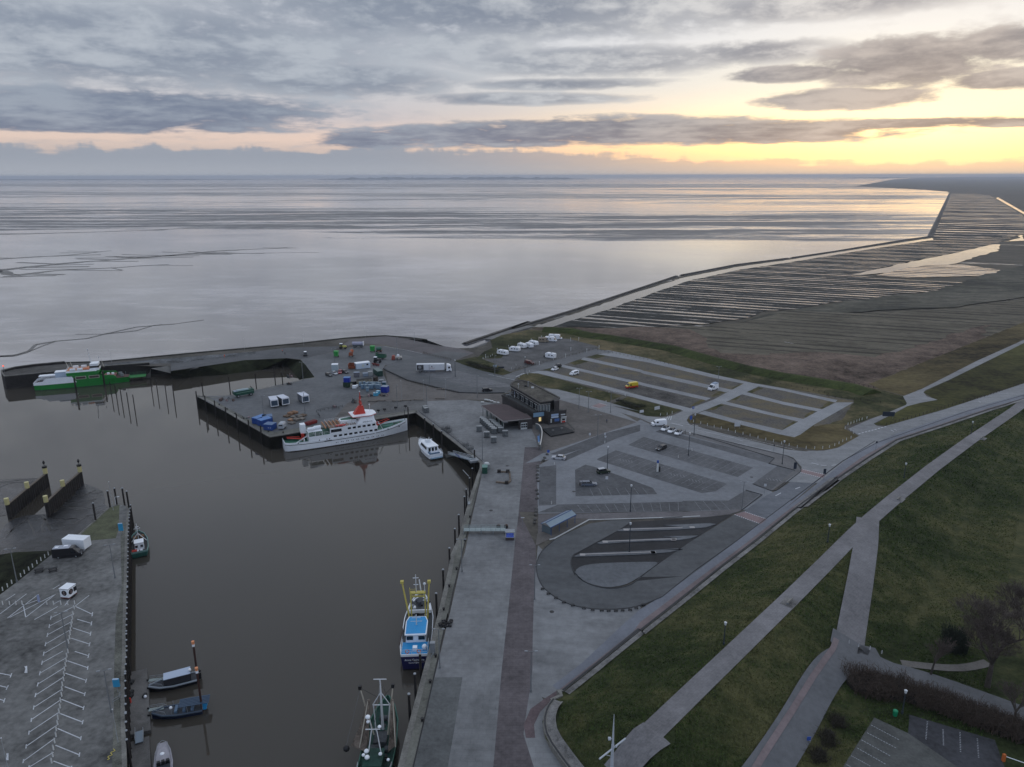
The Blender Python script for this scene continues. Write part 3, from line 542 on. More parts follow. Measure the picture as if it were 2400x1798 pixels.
sheet('verge', jag([(-12.1,408.5,0),(-6.36,422,0),(10.29,437.6,0),(20.75,435.8,0),(34.61,433.9,0),(51.1,407.9,0),(70.7,395.8,0),(65.1,362.7,0),(54.9,382.9,0),(47.9,391.8,0),(32.89,411.2,0),(29.02,412.7,0),(11.44,402.3,0),(-3.3,377.2,0),(-5.58,365.8,0),(-18.06,365.9,0),(-14.44,381.3,0),(-10.32,389.5,0)], .4, 4), grass_r, .005)
# the low bank between car park and marsh
mb = MB(); L = [(19.38,436.5,0),(35.87,432.2,0),(45.7,419.5,0)] + [(55.7,413.1,0),(67.4,402.6,0),(86.5,385.3,0),(101.5,359.4,0),(113.4,341.4,0),(125.4,328.2,0),(149.6,309.2,0)] + [(153.7,300.3,0)]
rings = []
for i, p in enumerate(L):
    a = Vector(L[max(0, i-1)]); b = Vector(L[min(len(L)-1, i+1)]); t = (b-a).normalized(); n = Vector((-t.y, t.x, 0)); p = Vector(p)
    rings.append([tuple(p+n*6+Vector((0, 0, -.1))), tuple(p+n*1.2+Vector((0, 0, 1.9))), tuple(p-n*1.2+Vector((0, 0, 1.9))), tuple(p-n*6.5+Vector((0, 0, -.06)))])
mb.loft(rings, closed=False, smooth=True); o = mb.build('earth_bank', M('bank_grass', (0.034, 0.0449, 0.0116), .9, var=.45, scale=.15, bump=.5, spec=.15, streak=(-.5, 2.5))); tag(o, kind='structure')
# dike-side grass, east
sheet('field', jag([(175.6,291.7,0),(176.8,302.7,0),(193.5,318.2,0),(286.1,401.1,0),(384.1,489.9,0),(289.6,363.2,0),(229.2,316.4,0),(171,278.4,0),(140,259.3,0),(134.8,260.3,0),(145.6,269.8,0),(159.6,283,0)], .4, 4), M('east_grass', (0.0527, 0.0527, 0.0153), .9, var=.42, scale=.07, bump=.4, spec=.15, streak=(.6, 2)), .02)
sheet('field', jag([(159.7,316.2,0),(195.8,347.4,0),(265.4,407.3,0),(324.3,458,0),(427,547.4,0),(384.1,489.9,0),(290.1,407.1,0),(179.6,308.9,0),(166.2,297.6,0),(160,307.3,0)], .4, 4), grass_y, .022)
sheet('path', [(123.7,255.7,0),(138.3,267.7,0),(145.2,272.7,0),(159.9,284.6,0),(161.6,287,0),(165,296.8,0),(179.1,308,0),(233.1,357.6,0),(289.7,406.5,0),(384.7,490.8,0),(374.7,477.3,0),(284.1,398.2,0),(198.8,322.1,0),(179.7,306.2,0),(176.8,302.7,0),(175,296.7,0),(176.8,291.7,0),(167.7,287.7,0),(159.6,283,0),(147.5,271.9,0),(135.9,261.6,0),(135.9,258.9,0),(138.3,257.6,0),(124.5,248.2,0)], crd, .05)
# car park by the dike
sheet('car_park', [(4.1,222.5,0),(10.31,231.7,0),(11.51,232.3,0),(35.79,253.7,0),(48.6,264.9,0)] + [(45,260.8,0),(49.1,266.9,0),(52.4,260.8,0),(86.6,226.6,0),(89.1,215.7,0),(72.7,205.4,0),(76.6,200.4,0),(77.7,193.8,0),(64.9,187.8,0),(54.2,186.6,0)] + [(47.5,187.2,0),(7.09,185.6,0),(7.9,220,0),(12.3,226,0)], lot, .042)
BAYS = [[(15.9,227.5,0),(15.9,227.5,0),(48,260.8,0),(47.3,256.9,0),(17.22,224.4,0)], [(8.82,219.5,0),(14.22,221,0),(12.49,191.5,0),(7.43,190.7,0)], [(19.95,217.1,0),(23.69,221.4,0),(27.16,218.9,0),(42,203,0),(42.5,198.4,0),(18.46,197.1,0)], [(12.89,191.5,0),(48.8,193.2,0),(47.3,186.5,0),(7.12,186.4,0),(12.19,190.7,0)],
        [(28.19,226.4,0),(35.51,233.8,0),(53.9,215.9,0),(51.3,204.2,0)] + [], [(40.2,239.3,0),(47,247.5,0),(77,218.6,0),(69.8,210.9,0)], [(52.2,253,0),(54.8,255.5,0),(61.8,248.6,0),(86.6,226.6,0),(83.2,222,0)], [(72.8,205.8,0),(85.7,220.5,0),(89.3,216.2,0),(86.1,212.4,0),(76.7,200.7,0)], [(62.1,193.9,0),(69.3,201.1,0),(72.3,197.8,0),(64,188.2,0),(47.4,187,0),(48.9,193.9,0)]]
BAYS[4] = [(28.09,226.4,0),(35.29,234.3,0),(65.1,205.8,0),(60.1,200.3,0),(55.7,199.1,0),(44.1,209.9,0),(27.98,225.4,0)]
for q in BAYS: sheet('parking_bays', q, bay, .052)
sheet('parking_bays', [(12.6,230.7,0),(16.84,230.1,0),(46.8,253.7,0),(48,260.8,0),(32.46,250.6,0)] + [], bay, .05)
# bay lines
mb = MB()
def lines(a0, a1, b0, b1, n, w=.11, z=.075):
    for k in range(n):
        t = (k+.5)/n; p = [a0[i]+(a1[i]-a0[i])*t for i in (0, 1)]; q = [b0[i]+(b1[i]-b0[i])*t for i in (0, 1)]
        mb.strip([(*p, 0), (*q, 0)], w, .004, z=z)
lines(*[(22.33,196.9,0),(41.1,198.3,0)], *[(21.88,202.7,0),(40.3,203,0)], 7, .06)
lines(*[(17.14,191.1,0),(48.7,192.8,0)], *[(18.71,186.6,0),(47.5,187.2,0)], 12, .06); lines(*[(51,193.5,0),(61,193.7,0)], *[(51.5,187.4,0),(62,187.8,0)], 4, .06)
lines(*[(36.64,232.7,0),(64.1,207.2,0)], *[(30.32,225.9,0),(57,200.4,0)], 16, .05); lines(*[(48.1,246.3,0),(76.3,219.1,0)], *[(41.7,239.9,0),(68.9,211.6,0)], 16, .045)
tag(mb.build('parking_lines', M('faded_paint', (.30, .31, .33), .8, var=.2, scale=1.)), kind='structure')
r = random.Random(3)
for t_, q in enumerate(([(49.7,212.6,0)][0], [(54.4,208.1,0)][0], [(35.51,224.8,0)][0], [(78.4,208.9,0)][0])):
    m2 = MB()
    for i in range(5):
        for j in range(3): m2.box((q[0]+i*.9, q[1]-i*.35+j*.6, .058), (.22, .22, .004))
    tag(m2.build('parking_marks', MATS['faded_paint']), kind='structure')
# bus stands: dark lanes and long islands
sheet('road', [(31.92,180.5,0),(46.4,182.4,0)] + [(40.7,180.5,0),(60.7,184.9,0),(45.2,169.1,0),(29.7,152.3,0)] + [(39.68,152.5,0),(28.45,150.5,0),(35.36,158.6,0),(26.86,158.8,0),(19.77,157.9,0),(16.28,156.3,0),(14.51,153.1,0),(14.02,157.3,0),(14.28,160.7,0),(15.48,163.2,0),(27.43,175.2,0)], asph_d, .05)
sheet('traffic_island', smooth([(14.57,153.9,0),(15.45,156.3,0),(17.82,157.9,0),(22.65,158.7,0),(34.2,159.2,0),(35.36,158.6,0),(32.72,155.7,0),(28.53,151,0),(25.35,148.5,0),(21.52,147.5,0),(17.51,149.3,0),(15.34,151.8,0)], 1, True), M('island_paving', (0.112, 0.12, 0.131), .8, var=.2, scale=.15), .14)
ISL = [[(27.45,175.3,0),(29.45,176.5,0),(45.3,177.5,0)] + [(40.3,178.3,0),(52.9,179.4,0),(54.5,178.9,0),(51.1,177,0),(43.8,175.9,0),(33.55,175.1,0)] + [(28.63,175,0)],
       [(21.52,168.5,0),(23.43,169.8,0),(43.9,171.4,0)] + [(39.02,172,0),(48.1,172.4,0),(45.7,170.9,0),(42.5,170,0),(32.56,169.3,0)] + [(22.35,168.1,0)],
       [(15.08,161.8,0),(16.91,163.2,0),(42.6,165.4,0)] + [(35.58,164.9,0),(41.5,165.7,0),(41.6,164.9,0),(38.8,163.7,0),(31.43,162.6,0)] + [(15.63,161.6,0)]]
for q in ISL: tag(MB().prism([p[:2] for p in q], .05, .2).build('traffic_island', MATS['island_paving']), kind='structure')
sheet('pavement', [(7.08,185.2,0),(47.4,187,0)] + [(41.8,186.1,0),(64,188.2,0),(63.6,187.1,0),(59.5,184.9,0),(52.6,183.2,0),(41,182.2,0)] + [(46.5,182.9,0),(28.38,182,0),(20.5,181.9,0),(15.67,176.5,0),(10.15,170.8,0),(6.58,170.8,0)], M('bus_stop_paving', (.115, .108, .112), .8, var=.2, scale=.15), .056)
sheet('pavement', [(6.54,173.9,0),(14.25,182.7,0),(20.88,182.6,0),(15,175.9,0),(9.56,170.8,0),(5.88,167.4,0)], sand, .066)
kerb([(9.55,170.6,0),(10.76,171.1,0),(20.8,181.8,0),(28.4,182.2,0),(46.6,183.4,0)] + [(41.1,182.8,0),(51.5,183.9,0)], .35, .14, M('pale_kerb', (.42, .43, .43), .8, var=.1))
# kerbs of the loop
dk = M('dark_kerb', (.03, .032, .036), .7)
kerb(smooth(ro, 1), .18, .14, dk); kerb(smooth([(28.93,151,0),(26.67,148.5,0),(23.08,147.3,0),(19.97,147.7,0),(16.76,149.8,0),(14.91,153.1,0),(14.02,157.3,0),(14.28,160.7,0),(15.34,163.2,0)], 1), .22, .14, dk)
kerb([(15.47,163.1,0),(27.42,175,0),(31.81,179.8,0)], .16, .13, dk)
kerb([(27.96,151.5,0),(29.79,152.8,0),(35.43,158.9,0)], .2, .13, dk)
kerb([(27.65,140.1,0),(33.19,143.9,0),(43.4,155.4,0),(57.2,169.6,0),(75.2,188.9,0),(108,223.9,0),(127.6,242.9,0)], .16, .13, dk)
kerb([(80.1,193.8,0),(107.8,223.9,0),(127.4,241.1,0),(150,256.2,0),(178.5,275.4,0),(216.9,298.1,0)], .16, .13, dk)
kerb([(66.7,249.8,0),(86.6,226.6,0),(83.2,222,0),(89.5,216.2,0)], .2, .2, dk); kerb([(72.8,205.8,0),(76.7,200.7,0),(78.4,201.1,0),(90.9,215.2,0),(91.8,217.1,0),(92.8,225.5,0),(91.6,228.6,0),(64.6,251.7,0)], .25, .14, dk)
kerb([(69.3,201.1,0),(73,197.8,0),(64.2,187.8,0)], .2, .2, dk)
sheet('pavement', [(52.6,262.1,0),(66.8,250.4,0),(91.8,229.2,0),(92.8,225.5,0),(91.8,217.1,0),(91.1,215.7,0),(76.6,200.4,0),(77,201.5,0),(88.7,215.7,0),(89.5,216.6,0),(83.2,222,0),(86.6,226.6,0),(76.7,235.7,0),(61.8,250.5,0)], M('grey_brown_paving', (.12, .118, .12), .8, var=.2, scale=.2), .058)
kerb([(-62.1,345.1,0),(-59.7,340.7,0),(-48,324,0),(-31.85,310.5,0),(-22.71,303.7,0),(-12.18,302.5,0),(-3.23,303.2,0)], .7, .35, M('guard_kerb', (.045, .048, .055), .8), name='kerb')
# painted crossings and road markings
redx = M('red_crossing', (0.23, 0.165, 0.165), .8, var=.15, scale=.4)
sheet('crossing', [(61.2,184.9,0),(64.6,186.7,0),(69.1,181.9,0),(66.5,179,0)], redx, .07); sheet('crossing', [(92,217.6,0),(97.9,212.7,0),(95.7,210,0),(90.5,214.6,0)], redx, .07); sheet('crossing', [(32.17,283.9,0),(35.94,288.2,0),(38.64,285,0),(34.92,281.3,0)], redx, .07)
mb = MB()
def dash(a, b, n, w=.35, f=.55, z=.078):
    for k in range(n):
        t0, t1 = k/n, (k+f)/n; mb.strip([tuple(a[i]+(b[i]-a[i])*t for i in range(3)) for t in (t0, t1)], w, .004, z=z)
for q in ([(61.2,184.8,0),(66.5,179.2,0)], [(64.6,186.5,0),(69.2,182,0)], [(91.9,217.3,0),(97.8,212.5,0)], [(90.6,214.6,0),(95.7,210,0)], [(32.14,283.6,0),(34.9,281.1,0)], [(36.02,288,0),(38.66,285.1,0)]): dash(*q, 12)
for q in ([(76.7,197,0),(79,199.1,0)], [(84.3,201.9,0),(86.2,203.2,0)], [(97.2,222.5,0),(98.9,221,0)], [(99.4,220.5,0),(101.2,220.3,0)], [(102.7,220.3,0),(104.5,220.7,0)], [(60.2,262.7,0),(63.8,259.4,0)], [(67.6,260.7,0),(69.4,259.3,0)], [(152.6,402.4,0),(156.1,397.9,0)]): dash(*q, 1, .3, 1)
for a in ([(125,250.1,0),(139.6,258.5,0)],): dash(*a, 9, .45)
for q in ([(67.9,254.8,0),(78.9,246.1,0)], [(78.3,246.7,0),(81.2,242.8,0)], [(80.9,247.3,0),(96.1,234.5,0)], [(65.5,261.4,0),(70.2,257.4,0)], [(77.6,241.4,0),(87.8,233.5,0)]): mb.strip(q, .14, .004, z=.078)
for k in range(6): q = [(70.4,258,0),(79.3,247.3,0)]; 
for q in ([(58.8,266.9,0),(60.4,270.4,0)], [(59.7,266.6,0),(61.2,270.8,0)], [(60.5,266,0),(61.9,271.1,0)], [(57.9,269,0),(59.5,268.2,0)]): mb.strip(q, .25, .004, z=.078)
for q in ([(138.9,252.5,0),(138.8,254.4,0)], [(140.6,253.7,0),(140.4,255,0)], [(192.4,288,0),(192.6,289.9,0)]): mb.strip(q, .2, .004, z=.078)
mb.strip([(-11.14,333.9,0),(1.35,323.6,0)], .2, .004, z=.09); mb.strip([(1.92,329.6,0),(6.07,335.8,0)], .5, .004, z=.09); mb.strip([(-70.2,393.5,0),(-56.2,383.9,0),(-47.1,375.8,0)], .2, .004, z=.078)
for i in range(5):
    for j in range(3):
        p = ([(63.6,258.7,0)])[0]
mb.strip([(-142.5,378.5,0),(-138.5,381.1,0)], .12, .004, z=.08)
tag(mb.build('road_markings', white_p), kind='structure')
WL = [p for p in WALL]
terr = WALL[:-2] + [(60, 66, 0), (130, 40, 0), (420, 60, 0), (420, 345, 0)]
terrain('dike', [(p[0], p[1]) for p in terr], grass_m, dike_h, 2.2)
ws = [(211.4,289.8,0),(187.5,275.3,0),(158.9,256.8,0),(133.7,240.8,0),(115.6,223.7,0),(99.3,207.7,0),(79.7,186.5,0)] + [(99.5,208.3,0),(76.6,184.5,0),(61.7,168.1,0),(49.3,155.1,0),(38.42,143.2,0),(25.9,129.7,0)] + [(25.83,130.1,0),(15.15,118.4,0),(9.04,111.8,0)]
wc = [(6.95,109.7,0),(5.73,107.5,0),(5.03,104.2,0),(5.41,100.5,0),(7.92,95.1,0),(10.42,90.5,0)]
t = thing('dike_wall', 'long low concrete wall between the pavement and the grass dike', 'wall')
MB().strip(ws, .45, 1.15, z=0, off=-.1).build('wall', M('dike_wall_concrete', (.13, .125, .118), .85, var=.3, scale=.4), t)
MB().strip(ws, .28, 1.26, z=0, off=-.1).build('coping', M('dark_coping', (.035, .036, .04), .7), t)
t = thing('dike_wall', 'curved end of the dike wall round the grass corner', 'wall')
MB().strip(smooth(wc, 1), .6, 1.15, z=0, off=.3).build('wall', wallc, t); MB().strip(smooth(wc, 1), .25, 1.28, z=0, off=.3).build('coping', MATS['dark_coping'], t)
MB().strip([(9.04,111.8,0),(8.31,111.8,0),(8.98,110.9,0),(6.91,109,0),(6.25,110,0),(6.95,109.7,0)][:2]+[(8.65,110.6,0),(6.73,109.4,0)], .45, 1.2, z=0).build('gate_pier', wallc, t)
PATHS = []
def drape_band(name, pts, w, m, off=0., dz=.1, nx=3, step=2.):
    PATHS.append(([p[:2] for p in pts], w/2+abs(off)+.15))
    P = []
    for a, b in zip(pts, pts[1:]):
        k = max(1, int(math.dist(a[:2], b[:2])/step)); P += [(a[0]+(b[0]-a[0])*j/k, a[1]+(b[1]-a[1])*j/k) for j in range(k)]
    P.append(pts[-1][:2]); rows = []
    for i, p in enumerate(P):
        a, b = P[max(0, i-1)], P[min(len(P)-1, i+1)]; t = Vector((b[0]-a[0], b[1]-a[1])).normalized(); row = []
        for j in range(nx+1):
            o = off+w*(j/nx-.5); x, y = p[0]-t.y*o, p[1]+t.x*o
            row.append((x, y, max(dike_h(x, y), dike_h(x-.8, y), dike_h(x+.8, y), dike_h(x, y+.8), dike_h(x, y-.8))+dz))
        rows.append(row)
    mb = MB(); mb.loft(rows, caps=False, closed=False, smooth=True); o = mb.build(name, m)
    if o.data.polygons[0].normal.z < 0: o.data.flip_normals()
    return tag(o, kind='structure')
drape_band('stone_strip', [p for p in smooth(wc, 1)], 1.7, M('stone_strip', (.16, .155, .15), .85, var=.4, scale=.9), off=1.3, dz=.22)
drape_band('stone_strip', ws[::-1], 1.1, MATS['stone_strip'], off=-.9, dz=.2)
pathm = M('concrete_block_path', (0.167, 0.162, 0.167), .85, var=.2, scale=.25, pavers=.35, pang=-.8, psz=(.9, .45))
cp = [(12.77,90.4,0.9),(18.84,93.5,4.91)] + [(c[0], c[1], 0) for c in CREST[1:-1]]
drape_band('path', [(c[0], c[1]) for c in smooth([(*c, 0) for c in CREST], 1) if c[0] < 330], 3.9, pathm, nx=6, dz=.12)
drape_band('path', [p[:2] for p in [(22.52,95.7,6),(17.1,91.5,3.46),(15.6,90.5,2.41)]], 5.6, pathm, nx=6, dz=.16, off=0)
drape_band('path', [p[:2] for p in [(90.1,169.8,6),(85.3,160,5.93)]] + [p[:2] for p in [(84,157.5,5.65),(76.3,143.2,4.24),(69,130,2.94)]] + [p[:2] for p in [(67.4,127.1,2.66),(65,122.6,2.17)]], 5.2, pathm, nx=5, dz=.14)
# roads behind the dike
roadb = M('back_road_asphalt', (.105, .108, .115), .8, var=.16, scale=.15)
drape_band('road', [p[:2] for p in smooth([(35.08,88.1,1.5),(41.1,94.8,1.54),(47.4,102.3,1.77),(54.4,111.3,2.15),(59.5,117,2.22),(64.5,120.3,1.75),(68.3,119.8,0.6),(73.7,117.2,0),(78.5,114.2,0),(82.8,110.8,0),(88.3,106.4,0),(94.2,101.3,0)], 2)], 5.6, roadb, nx=6, dz=.13)
sheet('road', [(62.7,122.8,2.8),(69.7,126.9,2.01),(71.4,123.5,0.71),(73.6,120.6,0),(73.8,117.5,0),(64.5,116.3,0.73),(60.5,116.2,1.77),(58.3,116.2,2.34)], roadb, .17) if False else None
drape_band('road', [p[:2] for p in [(66.3,124.6,2.32),(64.7,122,2.09),(65.3,120,1.47),(70.8,120.2,0.05)]], 7, roadb, nx=6, dz=.15)
drape_band('pavement', [p[:2] for p in [(62.9,123.7,2.98),(61.1,121,2.8),(54.3,113.2,2.64),(47.4,104.7,2.34),(39.38,95.1,2.09),(36.14,91.1,1.95)]], 1.0, brick2, dz=.2)
drape_band('path', [p[:2] for p in smooth([(74.4,120.7,0),(77.3,120,0),(83.8,119,0),(88.2,119.8,0),(91.1,120.8,0)], 1)], 2.0, M('dirt_track', (.13, .12, .11), .9, var=.2, scale=.3), dz=.12)
cpk = M('back_car_park', (.05, .051, .058), .85, var=.3, scale=.2)
sheet('car_park', [(62.3,106.1,0),(52,95,0),(49.8,91.7,0),(76.4,91.7,0),(79.7,100.8,0),(68.7,106.8,0),(66.2,102.4,0)], cpk, .03)
sheet('paving', [(62.3,106.1,0),(66.2,102.4,0),(70.2,95,0),(52,95,0)], M('back_gravel', (.068, .07, .066), .9, var=.3, scale=.3), .04)
mb = MB()
for q in ([(60.9,104.3,0),(64,100.8,0)], [(59.4,102.5,0),(62.6,99,0)], [(57.7,100.9,0),(60.8,97.3,0)], [(56.2,99.1,0),(59.2,95.6,0)], [(54.4,97.5,0),(56.6,95.2,0)], [(52.9,95.6,0),(53.4,95.1,0)]): dash(*q, 11, .14, .7, .05)
for q in ([(70.9,105.1,0),(68.3,100.8,0)], [(72.5,103.2,0),(70.5,99.5,0)], [(75,102.6,0),(72.4,98,0)], [(77,101.1,0),(74.6,96.8,0)]): dash(*q, 12, .2, .4, .05)
for q in ([(65.7,124.3,2.4),(65.1,123,2.25)], [(67.6,124.1,1.86),(66.8,122.6,1.68)], [(69.8,123.9,1.22),(69,122.5,1.09)], [(72,123.5,0.56),(71.3,122.3,0.43)]): dash(*[(p[0], p[1], 0) for p in q], 4, .2, .6, dike_h(q[0][0], q[0][1])+.34)
tag(mb.build('parking_lines', MATS['faded_paint']), kind='structure')
LQ_L = [(-112,192.2,0),(-113.9,190.2,0),(-113.4,182.6,0),(-113.2,173.8,0),(-114,163.2,0),(-114.3,150.8,0),(-114.7,145.5,0),(-115.6,135.9,0)]
LQ_R = [(-109.5,191.3,0),(-107.7,189,0),(-104.1,181.1,0),(-99.1,170.6,0),(-93.3,158.9,0),(-87,146.1,0),(-78.4,128.6,0)] + [(-75.6,123.2,0),(-72.4,116.3,0),(-67,105.8,0),(-61.4,95.3,0),(-58.6,89.8,0)]
sheet('quay', LQ_L + [(-180, 60, 0)] + LQ_R[::-1], leftq, .0)
sheet('paving', [(-111.9,192.1,0),(-113.8,190,0),(-112.7,173.5,0),(-108.4,170.7,0),(-102.5,171.9,0),(-104.4,177.1,0),(-107.8,183.9,0)], moss, .012)
sheet('quay_edge', [(-106,181.1,0),(-103.8,181.1,0),(-99.1,170.6,0),(-93.3,158.9,0),(-87,146.1,0),(-78.4,128.6,0)]+[(-72.4,116.3,0),(-67,105.8,0),(-61.4,95.3,0),(-63.4,95.3,0),(-68.6,105.8,0),(-74.9,118,0),(-84.3,136.8,0)]+[(-89,148.5,0),(-97.5,164.6,0)], M('left_quay_edge', (0.102, 0.102, 0.0864), .9, var=.45, scale=.4), .014)
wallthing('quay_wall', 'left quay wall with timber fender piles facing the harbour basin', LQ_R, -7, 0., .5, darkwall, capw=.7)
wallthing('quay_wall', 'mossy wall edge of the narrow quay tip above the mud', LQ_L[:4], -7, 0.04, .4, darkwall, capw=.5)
slope('embankment', [(-113.4,182.6,0),(-113.2,173.8,0),(-114,163.2,0),(-114.3,150.8,0),(-114.7,145.5,0),(-115.6,135.9,0)], [(-116.8,188.1,-4.9),(-119.8,182,-4.9),(-121.7,174.5,-4.9),(-130.6,173.7,-4.9),(-135.1,171.8,-4.9),(-142.4,167.7,-4.9)], algae)
mudn = M('near_mud', (.028, .029, .032), .16, var=.7, scale=.35, bump=1.)
for k, q in enumerate(([(-169.4,221.2,-4.95),(-164.9,222.4,-4.95),(-161.9,222.9,-4.95),(-155,222.9,-4.95),(-152.2,219.3,-4.95),(-147.6,196.1,-4.95),(-151,194.2,-4.95)], [(-133.7,197.2,-4.95),(-135.1,201.9,-4.95),(-136,210.2,-4.95),(-137.9,218.7,-4.95),(-132.7,216,-4.95),(-127.9,211.9,-4.95),(-124.8,206.8,-4.95),(-120.5,200.3,-4.95),(-118.5,191.1,-4.95),(-119.1,181.7,-4.95),(-121.6,174.3,-4.95),(-130.5,173.4,-4.95),(-135,171.6,-4.95),(-143.2,182.8,-4.95),(-142.8,187,-4.95),(-143.8,193.5,-4.95),(-140.9,195.7,-4.95),(-136,196.1,-4.95)])):
    sheet('mudflat', jag(q, .5, 3, k), mudn, .02)
r = random.Random(8)
for k in range(16):
    x0, y0 = r.uniform(480, 800), r.uniform(380, 640); p = [(x0+i*r.uniform(10, 26), y0+i*r.uniform(-9, 6)) for i in range(5)]
# rills in the mud
RL = [[(-138.6,194.8,-4.9),(-135.3,191.1,-4.9),(-131.5,187.5,-4.9),(-130.5,185.4,-4.9)], [(-139.8,194.1,-4.9),(-135.8,188.2,-4.9),(-131,182.7,-4.9)], [(-136.9,194.8,-4.9),(-131.9,190.4,-4.9),(-127.5,187.5,-4.9),(-126,188.2,-4.9)], [(-141.1,183.4,-4.9),(-141.3,189.7,-4.9),(-139.8,194.1,-4.9)], [(-139.3,180.7,-4.9),(-139.2,186.8,-4.9),(-139.1,191.9,-4.9)],
      [(-134.6,199.4,-4.9),(-131.6,201.4,-4.9),(-126.6,201,-4.9)], [(-135.4,204.2,-4.9),(-130.7,204.6,-4.9),(-127.3,206.7,-4.9)], [(-136.4,208.4,-4.9),(-133.8,210.1,-4.9),(-131.4,213.6,-4.9)], [(-130.8,194,-4.9),(-125.8,194.8,-4.9),(-121.3,197,-4.9)], [(-165.7,220.2,-4.9),(-161.6,222.5,-4.9),(-156.1,222.8,-4.9)], [(-163.2,216.5,-4.9),(-159.9,218.7,-4.9),(-155.2,220.1,-4.9)], [(-129.9,190.4,-4.9),(-128.5,192.5,-4.9),(-124.3,193.3,-4.9)],
      [(-123,191.1,-4.9),(-122.7,194,-4.9),(-120.4,198.6,-4.9)], [(-132.8,211,-4.9),(-130.4,211.8,-4.9),(-128.5,212.3,-4.9)], [(-129.4,198.6,-4.9),(-125.7,199.4,-4.9),(-122.6,202.6,-4.9)], [(-154.6,203.5,-4.9),(-153,204.3,-4.9),(-151.6,206,-4.9)]]
for k, q in enumerate(RL): creek([(p[0], p[1], WZ) for p in q], .38, 20+k, .3)
# painted parking lines of the left quay
mb = MB()
def L_(q, w=.17, z=.03): mb.strip([(p[0], p[1], 0) for p in q], w, .004, z=z)
LF = [(645,262,440,362), (640,325,425,435), (622,395,410,510), (610,465,393,590), (595,545,378,672), (545,650,362,752), (575,705,345,842), (560,790,327,937), (548,875,308,1030), (535,980,290,1138), (520,1075,270,1245), (508,1180,250,1355), (490,1290,225,1475), (478,1400,202,1600), (460,1525,250,1657)]
RT = [(655,265,798,332), (668,376,790,412), (630,450,783,500), (612,540,774,592), (648,653,765,690), (582,735,757,795), (568,840,745,905), (558,958,732,1022), (530,1068,725,1140), (520,1190,712,1265), (500,1320,698,1405), (480,1462,685,1545), (460,1600,620,1657)]
L_([(-95.3,140.7,0),(-97.8,136.4,0)])
L_([(-98.2,137.1,0),(-97.5,135.7,0)])
L_([(-93.8,138,0),(-96.4,133.3,0)])
L_([(-96.7,134,0),(-96,132.7,0)])
L_([(-92.6,135,0),(-94.9,130.3,0)])
L_([(-95.2,131,0),(-94.6,129.7,0)])
L_([(-91.2,132.1,0),(-93.4,127.3,0)])
L_([(-93.7,127.9,0),(-93.1,126.6,0)])
L_([(-89.7,129,0),(-91.9,124.2,0)])
L_([(-92.2,124.8,0),(-91.6,123.6,0)])
L_([(-88.6,125,0),(-90.5,121.4,0)])
L_([(-90.8,122,0),(-90.2,120.8,0)])
L_([(-86.7,123,0),(-89,118.3,0)])
L_([(-89.3,118.9,0),(-88.7,117.7,0)])
L_([(-85.3,120,0),(-87.5,115.2,0)])
L_([(-87.7,115.7,0),(-87.2,114.6,0)])
L_([(-83.9,117.2,0),(-86,112.3,0)])
L_([(-86.3,112.8,0),(-85.8,111.7,0)])
L_([(-82.2,113.8,0),(-84.4,109,0)])
L_([(-84.6,109.5,0),(-84.1,108.5,0)])
L_([(-80.8,110.9,0),(-82.9,106,0)])
L_([(-83.1,106.4,0),(-82.6,105.5,0)])
L_([(-79.2,107.8,0),(-81.4,103,0)])
L_([(-81.6,103.4,0),(-81.1,102.5,0)])
L_([(-77.7,104.7,0),(-79.9,99.8,0)])
L_([(-80.1,100.3,0),(-79.6,99.4,0)])
L_([(-76.2,101.7,0),(-78.3,96.7,0)])
L_([(-78.5,97.1,0),(-78.1,96.3,0)])
L_([(-74.6,98.6,0),(-76.6,95.4,0)])
L_([(-76.8,95.8,0),(-76.4,95,0)])
L_([(-95,140.6,0),(-89.7,137.6,0)])
L_([(-90.1,138.4,0),(-89.4,136.9,0)])
L_([(-91.9,135.8,0),(-88.1,134.3,0)])
L_([(-88.4,135,0),(-87.8,133.6,0)])
L_([(-91.1,132.7,0),(-86.3,130.7,0)])
L_([(-86.6,131.4,0),(-86,130,0)])
L_([(-89.4,129.2,0),(-84.5,127.2,0)])
L_([(-84.8,127.8,0),(-84.3,126.5,0)])
L_([(-86.2,124.9,0),(-82.7,123.5,0)])
L_([(-83,124.2,0),(-82.5,122.9,0)])
L_([(-86,122,0),(-80.9,119.9,0)])
L_([(-81.1,120.4,0),(-80.6,119.3,0)])
L_([(-84.2,118.3,0),(-79.1,116.2,0)])
L_([(-79.3,116.7,0),(-78.9,115.6,0)])
L_([(-82.1,114.5,0),(-77.3,112.5,0)])
L_([(-77.5,113,0),(-77.1,112,0)])
L_([(-80.7,111.1,0),(-75.5,108.9,0)])
L_([(-75.7,109.4,0),(-75.3,108.4,0)])
L_([(-78.8,107.5,0),(-73.7,105.4,0)])
L_([(-73.9,105.9,0),(-73.5,104.9,0)])
L_([(-77.1,103.9,0),(-71.9,101.6,0)])
L_([(-72.1,102.1,0),(-71.7,101.2,0)])
L_([(-75.2,100.1,0),(-70.1,98,0)])
L_([(-70.3,98.5,0),(-69.9,97.6,0)])
L_([(-73.5,96.7,0),(-69.8,95.3,0)])
L_([(-70,95.7,0),(-69.6,94.9,0)])
L_([(-97.6,118.6,0),(-94.1,117.7,0)])
L_([(-94.3,118.3,0),(-93.8,117.1,0)])
L_([(-95.2,115.1,0),(-92.5,114.3,0)])
L_([(-92.7,114.9,0),(-92.3,113.7,0)])
L_([(-92.8,111.5,0),(-90.7,110.8,0)])
L_([(-91,111.4,0),(-90.5,110.3,0)])
L_([(-94.5,145,0),(-95.2,140.7,0)])
L_([(-104.2,147.6,0),(-103.7,149.4,0)])
L_([(-108.9,145.7,0),(-109.6,137.8,0)])
